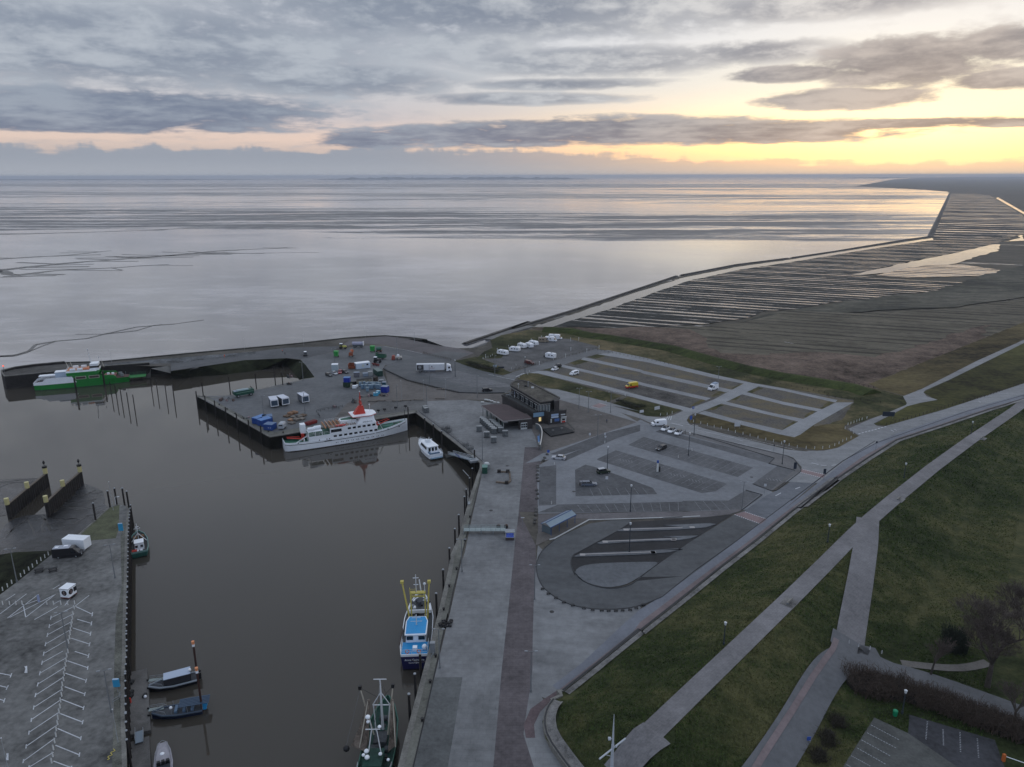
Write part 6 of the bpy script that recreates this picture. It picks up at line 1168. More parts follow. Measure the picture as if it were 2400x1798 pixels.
g0, g1 = [(3.19,256.1,0),(5.69,256.9,0)][0:2]; az_ = atan2(g1[1]-g0[1], g1[0]-g0[0]); gl = math.dist(g0, g1)
cx_, cy_ = (g0[0]+g1[0])/2, (g0[1]+g1[1])/2-.6
f = MB().box((cx_, cy_, .05), (gl, .12, 2.6), az_).build('roller_gate', fr, t)
for i in range(3):
    for j in range(2): MB().box((cx_+(i-1)*gl*.31*cos(az_), cy_-.07+(i-1)*gl*.31*sin(az_), .75+j*.9), (gl*.24, .06, .68), az_).build('pane', glass, f)
MB().prism([(p0[0]-9, p0[1]+9.5), (p0[0], p0[1]+7.5), (p0[0], p0[1]+9), (p0[0]-9, p0[1]+11)], 0, 3.7).build('hall_back', bb2, t)
for k in range(5):
    q = pa.lerp(pb, .12+.18*k); MB().box((q.x+1.2, q.y+.8, .2), (1.9, .1, 3.2), atan2(pb.y-pa.y, pb.x-pa.x)).build('glass_screen', M('screen_glass', (.09, .13, .13), .3), t)
# east block facade items
def facade(a, b, frac, z, w, h, m, nm, d=.1, lab=None):
    a, b = Vector((*a[:2], 0)), Vector((*b[:2], 0)); u = (b-a).normalized(); n = Vector((u.y, -u.x, 0)); c = a.lerp(b, frac)+n*(.05+d/2)
    return tag(MB().box((c.x, c.y, z), (w, d, h), atan2(u.y, u.x)).build(nm, m, t), lab), c, u, n
e0, e1, e2, e3 = [(7.84,261.1,4.3),(12.06,262.8,4.3),(13.55,261.1,4.3),(20.39,263.4,4.3)]
fb, c, u, n = facade(e0, e1, .5, 3.0, math.dist(e0, e1)*.96, 1.6, M('sign_pale_blue', (.20, .33, .46), .5), 'sign_board', .12, 'pale blue picture board')
facade(e0, e1, .62, 1.1, .9, 1.5, lit, 'lit_window', .1, 'small window lit warm yellow')
f, c, u, n = facade(e2, e3, .36, 3.25, 2.9, .8, M('sign_blue_white', (.35, .45, .62), .5), 'sign_board')
facade(e2, e3, .36, 2.5, 2.9, .6, M('sign_white_blue', (.5, .58, .7), .5), 'sign_board')
facade(e2, e3, .82, 3.2, 1.8, .5, fr, 'sign_board'); facade(e2, e3, .84, 2.55, 2.2, .12, fr, 'awning', .9)
facade(e2, e3, .48, 1.0, 1.9, 1.1, M('poster_blue', (.06, .14, .35), .5), 'poster'); facade(e2, e3, .16, .7, .5, 1.5, fr, 'poster')
k_, c, u, n = facade(e2, e3, .85, .3, 2.2, 1.9, fr, 'kiosk_front', .12, 'white kiosk front with red stripe')
MB().box((c.x+n.x*.08, c.y+n.y*.08, .35), (1.4, .06, .6), atan2(u.y, u.x)).build('red_panel', red, k_); MB().box((c.x+n.x*.08, c.y+n.y*.08, 1.2), (1.2, .06, .6), atan2(u.y, u.x)).build('pane', glass, k_)
# roof gear
p = [(6.47,282.8,8.7)][0:1][0]; MB().cyl(p, (p[0], p[1], p[2]+2.2), .18).build('chimney', steel, t)
p = [(2.54,279.5,8.7)][0]; MB().cyl(p, (p[0], p[1], p[2]+1.8), .06).sph((p[0], p[1], p[2]+1.9), .3).build('roof_lamp', fr, t)
p = [(8.18,280.9,8.7)][0]; MB().box(p, (1.1, 1.1, .35)).build('roof_hatch', fr, t)
p = [(5.45,282.8,8.7)][0]; MB().box(p, (1.0, .8, .6)).build('roof_vent', bb2, t)
# spiral stair at the west end
p = [(-1.06,282.7,4.3)][0]; mb = MB()
for i in range(14):
    a = i*.42; mb.box((p[0]+1.1*cos(a), p[1]+1.1*sin(a), 4.4+i*.12), (.9, .35, .06), a)
mb.cyl((p[0], p[1], 4.3), (p[0], p[1], 6.6), .1)
P_ = [(p[0]+1.6*cos(i*.42), p[1]+1.6*sin(i*.42), 5.6+i*.1) for i in range(15)]; mb.pipe(P_, .07); mb.build('spiral_stair', steel, t)
t = thing('sun_terrace', 'black decked terrace with railing in front of the dark brick building', 'terrace')
tp = [(p[0], p[1]) for p in [(11.1,255.2,0.5),(19.14,258.3,0.5),(22.68,252.1,0.5),(13.93,247.4,0.5),(11.84,252.7,0.5)]]
MB().prism(tp, .0, .5).build('deck', bb2, t)
rail(t, [(p[0], p[1], .5) for p in [(11.24,254.4,0.5),(13.94,247.7,0.5),(22.61,252.3,0.5),(20.63,259.8,0.5)]], 1.0, M('terrace_rail', (.06, .065, .065), .7), 1.0, r=.05)
for q in ([(14.82,251.6,0.5),(18.16,253.9,0.5)]): tag(MB().cyl((q[0], q[1], .5), (q[0], q[1], 1.2), .05).cyl((q[0], q[1], 1.2), (q[0], q[1], 1.26), .5, n=12).build('terrace_table', M('table_grey', (.15, .15, .15), .6)), 'small round table on the black terrace deck', 'table', 'round tables on the black terrace')
t = thing('statue', 'white and blue figure standing on the upper terrace of the dark building', 'statue')
p = [(1.27,282,4.5)][0]; MB().box((p[0], p[1], 4.5), (.9, .9, .8)).build('plinth', fr, t); MB().cyl((p[0], p[1], 5.3), (p[0], p[1], 6.1), .25, .3).cyl((p[0], p[1], 6.1), (p[0]-.1, p[1], 6.9), .3, .18).sph((p[0]-.1, p[1], 7.1), .22).cyl((p[0], p[1], 6.5), (p[0]+.6, p[1], 6.2), .09).build('figure', M('figure_blue_white', (.35, .42, .6), .5), t)
# parasols/tables west of hall
r = random.Random(2)
def umbrella_make():
    t = thing('folded_table', 'stacked white table top beside the barrier', 'table'); MB().cyl((0, 0, 0), (0, 0, .7), .06).build('leg', steel, t); MB().box((0, 0, .7), (1.3, 1.0, .08)).build('table_top', fr, t); return t
ku = Kind(umbrella_make)
for k, q in enumerate([(-12.12,287.9,0),(-10.81,291.4,0),(-9.59,290.6,0),(-8.36,289.4,0),(-7.13,287.8,0),(-5.69,287.3,0)]): ku((q[0], q[1], 0), r.uniform(0, 3), 'pale outdoor table in the cluster west of the canopy hall', 'tables beside the canopy hall')
# curved glass wind wall
t = thing('curved_wall', 'curved pale rimmed wind wall with blue benches by the dark building entrance', 'wall')
cw = smooth([(p[0], p[1], 0) for p in [(8.76,256.6,0),(10.08,255.1,0),(10.79,249.6,0),(10.46,243.3,0),(9.92,237.8,0),(9.55,234.3,0)]], 1)
MB().strip(cw, .22, 2.0).build('panel', M('wind_glass', (.12, .14, .15), .3), t); MB().strip([(p[0], p[1], 2.0) for p in cw], .35, .16).build('rim', M('rim_pale', (.5, .48, .45), .6), t)
t = thing('bench', 'blue and white bench along the inside of the curved wall', 'bench')
q = [(9.39,247.6,0),(9.37,240.1,0)]; MB().strip([(p[0], p[1], .4) for p in q], .7, .1).build('seat', M('bench_blue', (.10, .22, .42), .6), t); MB().strip([(p[0]+.3, p[1], .45) for p in q], .1, .7).build('backrest', M('bench_blue', (0, 0, 0)), t); MB().box((q[1][0], q[1][1], 0), (.8, .4, .9)).build('end_panel', fr, t)
t = thing('bus_shelter', 'long blue framed bus shelter with grey gabled glass roof', 'shelter')
bl = M('shelter_blue', (.025, .07, .20), .5); rg = M('shelter_roof', (.20, .26, .31), .35, pavers=.25, psz=(1.0, 5), pang=.5, var=.05)
A_, B_ = Vector([(8.96,173.9,0)][0]), Vector([(15.7,180.9,0)][0]); A_.z = B_.z = 0; u = (B_-A_).normalized(); n = Vector((-u.y, u.x, 0)); L = (B_-A_).length
H0 = 2.5; c0, c1 = A_-u*.4, B_+u*.4
for s, nm in ((-1, 'roof_pane'), (1, 'roof_pane')):
    MB().add([tuple(c0+n*s*1.7+Vector((0, 0, H0))), tuple(c1+n*s*1.7+Vector((0, 0, H0))), tuple(c1+Vector((0, 0, H0+.8))), tuple(c0+Vector((0, 0, H0+.8))),
              tuple(c0+n*s*1.7+Vector((0, 0, H0-.08))), tuple(c1+n*s*1.7+Vector((0, 0, H0-.08))), tuple(c1+Vector((0, 0, H0+.72))), tuple(c0+Vector((0, 0, H0+.72)))],
             [(0, 1, 2, 3), (7, 6, 5, 4), (0, 4, 5, 1), (1, 5, 6, 2), (3, 7, 4, 0)]).build(nm, rg, t)
    MB().strip([tuple(c0+n*s*1.7+Vector((0, 0, H0-.15))), tuple(c1+n*s*1.7+Vector((0, 0, H0-.15)))], .14, .2).build('gutter', bl, t)
for k in range(4):
    for s in (-1, 1):
        q = A_+u*(L*k/3)+n*s*1.55; MB().box((q.x, q.y, 0), (.14, .14, H0)).build('post', bl, t)
q = A_-u*.1
MB().box((q.x, q.y, .3), (.1, 3.0, 2.0), atan2(u.y, u.x)).build('end_glass', M('shelter_glass', (.10, .13, .15), .2), t)
mb = MB(); mb.strip([tuple(c0+Vector((0, 0, H0+.8))), tuple(c1+Vector((0, 0, H0+.8)))], .16, .08); mb.build('ridge', bl, t)
# covered footbridge-like barrier on the quay
t = thing('passenger_gangway', 'long pale folded gangway barrier lying across the quay promenade', 'gangway')
a, b, c = [(-12.65,174.4,0)][0], [(-8.16,174.3,0)][0], [(-1.79,174.3,0)][0]; pg = M('gangway_pale', (.30, .36, .36), .5, var=.1, scale=1.)
for (p, q, dz) in ((a, b, 0), (b, c, .1)):
    MB().strip([(p[0], p[1], .9+dz), (q[0], q[1], .95)], 1.5, .14).build('deck', pg, t)
    for s in (-.75, .75): rail(t, [(p[0], p[1]+s, .9+dz), (q[0], q[1]+s, .95)], 1.0, pg, 1.2, r=.05)
for q in (a, b, c, ((b[0]+c[0])/2, (b[1]+c[1])/2)): MB().box((q[0], q[1], 0), (.2, 1.3, .95)).build('trestle', steel, t)
t = thing('info_kiosk', 'small kiosk with blue harbour picture at the end of the pale gangway', 'kiosk')
k0, k1 = [(-1.7,170.2,0)][0], [(0.47,170.2,0)][0]; w_ = k1[0]-k0[0]; cx_ = (k0[0]+k1[0])/2; cy_ = k0[1]+.8
MB().box((cx_, cy_, 0), (w_, 1.6, .8)).build('base', M('kiosk_brown', (.06, .045, .045), .7), t); MB().box((cx_, cy_, .8), (w_, 1.6, 1.5)).build('cabin', fr, t)
MB().box((cx_, cy_-.83, .95), (w_*.9, .06, 1.2)).build('picture', M('kiosk_picture', (.07, .11, .40), .4, var=.8, scale=2.), t); MB().box((cx_, cy_, 2.3), (w_+.3, 1.9, .1)).build('roof', steel, t)
for q in ([(-3.66,177.3,0)][0], [(-1.66,177.3,0)][0]):
    tt = thing('flower_tub', 'round dark plant tub behind the pale gangway barrier', 'planter', (q[0], q[1], 0), group='plant tubs behind the gangway'); MB().cyl((0, 0, 0), (0, 0, .7), .5, .6, 12).build('tub', bb2, tt); MB().sph((0, 0, .8), .5, 8, 5, (1, 1, .5)).build('soil', M('dry_plant', (.08, .05, .04), .9), tt)
t = thing('seating_corner', 'U shaped low timber seating corner on the promenade', 'bench')
u1 = [(-4.88,207.1,0),(-1.34,206.1,0),(-0.57,208,0),(-0.84,214.8,0),(-4.68,215.3,0)]
MB().strip(u1, .5, .5).build('bench', M('weathered_timber', (.14, .11, .085), .85, var=.5, scale=2.), t)
for q in ([(-4.12,215.1,0),(-1.39,215.1,0),(-1.69,206.2,0)]): MB().box((q[0], q[1], .0), (1.1, .8, .9)).build('planter_box', M('planter_black', (.02, .016, .015), .8), t)
t = thing('green_container', 'dark green equipment container on the quay corner beside the gangway', 'container')
c_ = [(-9.42,214,0),(-7.8,213.8,0),(-7.65,217.5,0)]; w_ = c_[1][0]-c_[0][0]; x_, y_ = (c_[0][0]+c_[1][0])/2, c_[0][1]+1.2
MB().box((x_, y_, 0), (w_, 2.4, 2.1)).build('body', M('container_green', (.012, .07, .045), .5, var=.1, scale=1.), t); MB().box((x_, y_, 2.1), (w_+.1, 2.5, .08)).build('lid', M('lid_green', (.10, .22, .19), .5), t)
t = thing('white_cabinet', 'pale cabinet with round lid behind the dark green container', 'cabinet')
MB().box((x_+.5, y_+3.2, 0), (2.0, 1.6, 1.6)).build('body', M('cabinet_pale', (.25, .27, .27), .6), t); MB().cyl((x_+.5, y_+3.2, 1.6), (x_+.5, y_+3.2, 2.0), .8, .7, 12).build('lid', fr, t)
# luggage containers
cg = M('cage_silver', (.25, .265, .27), .5, metal=.2, var=.25, scale=2.5); cgd = M('cage_side', (.125, .135, .14), .6, metal=.2, var=.3, scale=3.)
def cage_make():
    t = thing('luggage_container', 'silver luggage container', 'container')
    MB().box((0, 0, .25), (1.9, 1.35, 1.75)).build('box', cgd, t); MB().box((0, 0, 2.0), (2.0, 1.45, .12)).build('lid', cg, t)
    for x in (-.6, 0, .6): MB().box((x, -.7, .3), (.08, .06, 1.65)).build('rib', cg, t)
    for x in (-.8, .8):
        for y in (-.55, .55): MB().cyl((x, y-.05, .14), (x, y+.05, .14), .14, n=8).build('wheel', rubber, t)
    return t
cage = Kind(cage_make)
q = [(-6.51,250.7,0),(-11.27,263.1,0)]
for k in range(8):
    f = k/7; x = q[0][0]+(q[1][0]-q[0][0])*f; y = q[0][1]+(q[1][1]-q[0][1])*f+.8
    cage((x, y, 0), -.05, 'silver luggage container in the tight row along the canopy hall', 'luggage containers in the row')
for k in range(6):
    f = k/7; x = q[0][0]+(q[1][0]-q[0][0])*f+2.4; y = q[0][1]+(q[1][1]-q[0][1])*f+1.6
    cage((x, y, 0), .03, 'silver luggage container in the second row, under the canopy edge', 'luggage containers in the second row')
for p, l in (([(-2.47,248.2,0)][0], 'silver luggage container standing alone right of the row, below the hall corner'), ([(-9.08,247,0)][0], 'silver luggage container with small bin at its left, left of the loose group'), ([(-6.47,241.6,0)][0], 'silver luggage container nearest the camera of the loose ones'), ([(-12.08,253.4,0)][0], 'leftmost loose silver luggage container, out towards the quay edge')):
    cage((p[0], p[1]+.6, 0), .08, l, None)
for k, p in enumerate(([(-34.58,278.3,0)][0], [(-33.87,276.1,0)][0])): cage((p[0], p[1], 0), .6, 'silver container at the inner corner of the basin by the railing', 'containers at the basin corner')
# trolleys / crates on quay
t0 = None
def crate_make():
    t = thing('wire_cage', 'low dark wire cage on the quay', 'cage'); rail(t, [(-.9, -.8, .2), (.9, -.8, .2), (.9, .8, .2), (-.9, .8, .2), (-.9, -.8, .2)], .8, M('cage_dark', (.06, .065, .07), .7), .6, 'frame'); MB().box((0, 0, .1), (1.9, 1.7, .15)).build('floor', MATS['cage_dark'], t); return t
cr_ = Kind(crate_make)
for k, (p, l) in enumerate((([(-16.09,239.1,0)][0], 'low wire cage, the farther of the pair above the gangway'), ([(-14.3,235.7,0)][0], 'low wire cage, the nearer of the pair above the gangway'), ([(-25.01,256,0)][0], 'wire cage with bundled gear halfway along the basin railing'), ([(-23.09,253.5,0)][0], 'wire cage with pale lid beside the basin railing'), ([(-23.83,257.3,0)][0], 'dark wire cage behind the others at the basin railing'))): cr_((p[0], p[1], 0), .5+k*.3, l)
# gangway down to the water
t = thing('gangway', 'steel gangway with white railings sloping down from the quay to the pontoon', 'gangway')
ga, gb = [(-13.47,226,0)][0], [(-21.5,240.5,-3.6)][0]
MB().strip([ga, gb], 2.0, .2).build('deck', M('gangway_blue_grey', (.16, .21, .25), .6), t)
u = (Vector(gb)-Vector(ga)).normalized(); n = Vector((-u.y, u.x, 0))
for s in (-1, 1): rail(t, [tuple(Vector(ga)+n*s), tuple(Vector(gb)+n*s)], 1.1, whitem, 1.0, r=.06)
MB().box((ga[0]+.8, ga[1], -.6), (3, 2.6, .7), .4).build('head', steel, t)
tag(text('harbour_sign', 'NORDDEICH', .7, M('sign_navy', (.02, .03, .25), .5), t, tuple((Vector(ga)+Vector(gb))/2-n*1.1*(1 if n.y > 0 else -1)+Vector((0, 0, .6))), (radians(90), radians(0), atan2(-u.y, -u.x))), None)
t = thing('pontoon', 'dark floating pontoon at the foot of the steel gangway', 'pontoon')
pp = [(-24.04,242.8,-4.5),(-20.55,242.8,-4.5),(-20.08,240.4,-4.5),(-22.86,239.3,-4.5)]; MB().prism([(p[0], p[1]) for p in pp], -5.2, -4.4).build('float', M('pontoon_dark', (.06, .06, .055), .8, var=.3, scale=1.), t)
t = thing('pontoon', 'long concrete pontoon along the left quay where the two speedboats lie', 'pontoon')
pl = [(-75.7,124.3,-4.3),(-72.8,125.4,-4.3),(-64.1,108.5,-4.3),(-67.2,107.3,-4.3)]; MB().prism([(p[0], p[1]) for p in pl], -5.3, -4.3).build('float', M('pontoon_concrete', (.125, .12, .115), .85, var=.25, scale=.6), t)
for q in ([(-73.6,121,-4.3),(-72.2,118.1,-4.3),(-71.8,117.1,-4.3),(-69.3,117.2,-4.3)]): MB().box((q[0], q[1], -4.3), (.55, .9, .5)).build('mooring_box', bb2, t)
for q in ([(-70.9,121.7,-4.3),(-69.7,119.4,-4.3),(-67,113.8,-4.3),(-66.1,112,-4.3)]): MB().box((q[0], q[1], -4.3), (.4, .2, .3)).build('cleat', black, t)
q = [(-69,116.8,-4.3)][0]; MB().sph((q[0], q[1], -4.0), .3).build('fender', white, t)
q = [(-71.2,115.5,-4.3)][0]; MB().box((q[0], q[1], -4.3), (.35, .3, 1.0)).build('lifebuoy_post', red, t)
pl = [(-66.4,105.5,-4.3),(-63.7,107.1,-4.3),(-59.4,98.8,-4.3),(-63,98.8,-4.3)]
t = thing('pontoon', 'second concrete pontoon beside the grey motorboat at the bottom edge', 'pontoon'); MB().prism([(p[0], p[1]) for p in pl], -5.3, -4.3).build('float', MATS['pontoon_concrete'], t)
t = thing('footbridge', 'short blue grey footbridge joining the two left pontoons', 'footbridge')
q = [(-64.4,105.1,-4),(-65.7,107.8,-4)]; MB().strip(q, 1.3, .12).build('deck', M('bridge_blue_grey', (.20, .25, .30), .6), t)
for s in (-.7, .7): rail(t, [(q[0][0]+s, q[0][1], -4.0), (q[1][0]+s, q[1][1], -4.0)], .9, steel, 1.)
for k, q in enumerate(([(-70.4,121.2,-3.9),(-67.8,121.7,-3.9)], [(-66.5,113,-3.9),(-64,113.6,-3.9)])):
    t = thing('boarding_plank', ('pale boarding plank to the roofed speedboat', 'pale boarding plank to the open navy speedboat')[k], 'plank'); MB().strip(q, .8, .08).build('plank', M('plank_pale', (.25, .30, .29), .6), t); rail(t, [tuple(Vector(p)+Vector((0, .35, .05))) for p in q], .7, steel, 1.)
# huts on the left quay
t = thing('snack_trailer', 'white catering trailer with round anchor emblems on the left quay', 'trailer')
c_ = [(-99.9,143.5,0),(-97.8,143.2,0),(-97.4,145.5,0)]; a = Vector(c_[1]); b = Vector(c_[0]); c = Vector(c_[2]); u = (c-a).normalized(); v = (b-a).normalized(); L1, L2 = (c-a).length, (b-a).length
az_ = atan2(u.y, u.x); cen = (b+c)/2
def lb(mb, x, y, z, d): 
    p = a+u*x+v*y; return mb.box((p.x, p.y, z), d, az_)
lb(MB(), L1/2, L2/2, .5, (L1, L2, 2.1)).build('body', white, t); lb(MB(), L1/2, L2/2, 2.6, (L1+.15, L2+.15, .1)).build('roof', white, t); lb(MB(), L1/2, L2/2, 2.5, (L1+.05, L2+.05, .1)).build('roof_trim', black, t)
lb(MB(), L1/2, L2/2, .25, (L1+.04, L2+.04, .28)).build('skirt', M('skirt_red', (.10, .02, .02), .6), t)
def disc(t, c, nrm, r_, m, nm, d=.05):
    c, nrm = Vector(c), Vector(nrm); return MB().cyl(c, c+nrm*d, r_, n=16).build(nm, m, t)
uu = Vector((u.x, u.y, 0)); vv = Vector((v.x, v.y, 0))
for (cc, nn, tang) in ((a+v*L2*.5+Vector((0, 0, 1.6)), -uu, vv), (a+u*L1*.3+Vector((0, 0, 1.7)), -vv, uu)):
    e = disc(t, cc, nn, .62, black, 'emblem'); up = Vector((0, 0, 1)); q = cc+nn*.07
    mb = MB(); mb.cyl(q-up*.35, q+up*.35, .05).cyl(q+up*.18-tang*.2, q+up*.18+tang*.2, .04).cyl(q-up*.35, q-up*.12-tang*.32, .05).cyl(q-up*.35, q-up*.12+tang*.32, .05).sph(tuple(q+up*.4), .09); mb.build('anchor_emblem', M('emblem_dull', (.28, .2, .2), .5), e)
p = a+u*L1*.82-vv*.04; MB().box((p.x, p.y, 1.2), (.8, .1, 1.0), az_).build('window', glass, t)
for k in (.35, .6): p = a+u*L1*k-vv*.1; MB().cyl((p.x, p.y, .25), (p.x+vv.x*.2, p.y+vv.y*.2, .25), .28, n=12).build('wheel', rubber, t)
for k, (q, lab) in enumerate((([(-101.9,173.8,0)][0], 'blue ticket machine near the tip of the left quay'), ([(-71.6,113,0)][0], 'blue ticket sign board beside the left quay railings'))):
    t = thing('blue_board', lab, 'sign', (q[0], q[1], 0), .1); MB().box((0, 0, 0), (.1, .1, 1.4)).build('post', steel, t); MB().box((0, 0, 1.2), (1.1, .25, 2.0 if k == 0 else 1.6)).build('board', M('board_blue', (.03, .27, .48), .5), t)
    MB().box((0, -.02, 3.2 if k == 0 else 2.7), (1.0, .27, .15)).build('header', M('header_pale', (.4, .55, .7), .5), t)
t = thing('railing', 'short steel railing and platform beside the lower blue board', 'railing'); rail(t, [(p[0], p[1], 0) for p in [(-70.8,109.8,0),(-70.1,110.7,0),(-70.5,111.9,0)]], 1.0, steel, .8)
t = thing('box_trailer', 'large white box trailer parked behind the black camper van', 'trailer')
c_ = [(-106.6,165,0),(-106.4,167.6,0),(-112.9,171.3,0)]; 
a = Vector([(-106.6,165,0)][0]); u = (Vector([(-106.3,167.6,0)][0])-a).normalized(); v = Vector((-u.y, u.x, 0)); az_ = atan2(u.y, u.x); 
w2 = math.dist([(-106.6,165,0)][0], [(-106.3,167.6,0)][0])
MB().box(tuple(a+u*w2/2+v*2.9+Vector((0, 0, .5))), (w2, 5.8, 2.5), az_).build('body', white, t); MB().box(tuple(a+u*w2/2+v*2.9+Vector((0, 0, 3.0))), (w2+.06, 5.86, .06), az_).build('roof', white, t)
for s in (2.4, 3.6):
    for e in (.2, w2-.2): p = a+u*e+v*s; MB().cyl((p.x-u.x*.12, p.y-u.y*.12, .35), (p.x+u.x*.12, p.y+u.y*.12, .35), .35, n=12).build('wheel', rubber, t)
MB().strip([tuple(a+u*w2/2+v*5.8+Vector((0, 0, .4))), tuple(a+u*w2/2+v*7.3+Vector((0, 0, .4)))], .12, .12).build('drawbar', steel, t)
def picnic_make():
    t = thing('picnic_table', 'dark picnic table', 'picnic table'); dm = M('dark_timber', (.02, .02, .022), .8)
    MB().box((0, 0, .7), (1.9, .8, .07)).build('table_top', dm, t)
    for y in (-.75, .75): MB().box((0, y, .42), (1.9, .3, .06)).build('bench', dm, t)
    for x in (-.7, .7): MB().box((x, 0, 0), (.1, 1.4, .7), top=(1, .5)).build('leg', dm, t)
    return t
pk = Kind(picnic_make)
for q, l in (([(-112,155.3,0)][0], 'left dark picnic table beside the white posts on the left quay'), ([(-108.9,155.6,0)][0], 'right dark picnic table, nearer the black camper van')): pk((q[0], q[1], 0), .5, l); 
def paint(n, c): return M('car_paint_'+n, c, .28, spec=.6)
def wheels(t, xs, y, r=.33, w=.24):
    for x in xs:
        for s in (-1, 1):
            wh = MB().cyl((x, s*(y-w/2), r), (x, s*(y+w/2), r), r, n=12).build('wheel', rubber, t); MB().cyl((x, s*(y+w/2), r), (x, s*(y+w/2+.02), r), r*.55, n=8).build('rim', steel, wh)
def car_make(m, L=4.3, Wd=1.78, H=1.48, kind='hatch', roof=None):
    t = thing('parked_car', 'car', 'car'); a = L/2; w = Wd/2
    prof = {'hatch': [(-a, .55, .35, .85), (-a+.15, .95, .22, .95), (-a*.3, 1., .2, .92), (a*.45, 1., .2, .88), (a*.85, .95, .22, .72), (a, .75, .35, .6)],
            'estate': [(-a, .7, .35, .9), (-a+.12, .97, .22, .97), (0, 1., .2, .92), (a*.45, 1., .2, .9), (a*.88, .95, .22, .72), (a, .75, .35, .6)],
            'suv': [(-a, .8, .4, 1.0), (-a+.12, .97, .3, 1.08), (0, 1., .28, 1.05), (a*.5, 1., .28, 1.02), (a*.9, .96, .3, .9), (a, .85, .45, .75)]}[kind]
    MB().loft([[(x, -w*k, z0), (x, -w*k*1.02, (z0+z1)/2), (x, -w*k*.94, z1), (x, w*k*.94, z1), (x, w*k*1.02, (z0+z1)/2), (x, w*k, z0)] for x, k, z0, z1 in prof], smooth=False).build('body', m, t)
    zb = prof[2][3]-.02; rb = {'hatch': (-a*.82, -a*.62, a*.42, a*.08), 'estate': (-a*.93, -a*.82, a*.42, a*.1), 'suv': (-a*.94, -a*.84, a*.44, a*.16)}[kind]
    MB().loft([[(rb[0], -w*.9, zb), (rb[2], -w*.88, zb), (rb[2], w*.88, zb), (rb[0], w*.9, zb)], [(rb[1], -w*.74, H-.05), (rb[3], -w*.72, H-.05), (rb[3], w*.72, H-.05), (rb[1], w*.74, H-.05)]]).build('windows', glass, t)
    MB().box(((rb[1]+rb[3])/2, 0, H-.06), (rb[3]-rb[1]+.02, w*1.5, .06), top=(.95, .95)).build('roof', roof or m, t)
    pil = MB()
    for s in (-1, 1):
        for (x0, x1) in ((rb[0], rb[1]), (rb[2], rb[3]), ((rb[0]+rb[2])/2, (rb[1]+rb[3])/2)): pil.cyl((x0, s*w*.89, zb), (x1, s*w*.735, H-.04), .045, n=4)
    pil.build('pillars', m, t)
    wheels(t, (-a*.62, a*.62), w*.92, .32)
    for s in (-1, 1):
        MB().box((a-.12, s*w*.62, .58), (.2, .34, .14)).build('headlight', M('lamp_glass', (.6, .65, .7), .2), t); MB().box((-a+.06, s*w*.66, .68), (.12, .26, .16)).build('tail_light', M('tail_red', (.3, .01, .01), .3), t)
    return t
def put(t, A, B, label, z=0., grp=None, lab2=None):
    """A = rear, B = front, as ground points"""
    t.location = ((A[0]+B[0])/2, (A[1]+B[1])/2, z); t.rotation_euler = (0, 0, atan2(B[1]-A[1], B[0]-A[0])); t['label'] = label
    if grp: t['group'] = grp
    return t
silver, wht, blk = paint('silver', (.42, .43, .46)), paint('white', (.78, .80, .84)), paint('black', (.012, .012, .015))
put(car_make(silver, 4.6, kind='hatch'), *[(17.33,225.9,0),(13.38,227,0)], 'silver car standing alone at the top left corner of the paved car park')
put(car_make(paint('dark_green', (.012, .025, .014)), 4.3, H=1.8, kind='suv', roof=silver), *[(26.82,213.7,0),(30.44,215.1,0)], 'dark green off road car by the lamp post in the near dark bay')
t = put(car_make(paint('slate', (.10, .12, .16)), 4.8, kind='estate', H=1.5), *[(20.86,204.8,0),(25.32,205,0)], 'slate grey estate car with its tailgate open beside a person')
for s in (0,): MB().box((-2.45, 0, 1.35), (.7, 1.35, .08)).build('tailgate', MATS['car_paint_slate'], t)
put(car_make(blk, 4.6, kind='estate'), *[(53,237,0),(48.7,233.1,0)], 'black estate car alone in the upper dark parking bays')
for k, (q, l) in enumerate((([(54,252.4,0),(58.3,257.5,0)], 'left white car of the three with black roofs'), ([(55.8,249.9,0),(60.4,255.5,0)], 'middle white car of the three with black roofs'), ([(57.8,247.7,0),(62.4,253.3,0)], 'right white car of the three with black roofs'))):
    put(car_make(wht, 4.1, 1.8, 1.55, roof=blk), q[1], q[0], l, grp='white cars parked in a row')
put(car_make(blk, 4.5, 1.85, 1.6, 'suv'), *[(-13.02,305,0),(-8.54,306.4,0)], 'black car on the lorry loop road left of the dark building')
put(car_make(wht, 4.0), *[(22.15,343.3,0),(18.9,340,0)], 'small white car beside a dark car at the end of the field car park')
put(car_make(blk, 4.2), *[(23.62,348.9,0),(20.97,347.1,0)], 'dark car parked behind the small white car')
W1 = [([(-87.7,333.9,0),(-83.5,329.7,0)], paint('dark_grey', (.03, .035, .038)), 'estate', 'dark grey car, leftmost of the four by the white cube container'), ([(-85.6,336.9,0),(-81.8,332.3,0)], silver, 'hatch', 'silver grey car, second of the four by the white cube container'), ([(-80.8,338.5,0),(-77.8,335.7,0)], paint('grey', (.045, .045, .055)), 'hatch', 'dark car, rightmost of the four by the white cube container')]
for q, m, kd, l in W1: put(car_make(m, 4.2, kind=kd), *q, l)
q = [(-80.9,333.1,0),(-82.1,340.5,0)]; put(car_make(paint('red', (.33, .015, .02)), 3.9), q[1], q[0], 'small bright red car between the silver and the dark car')
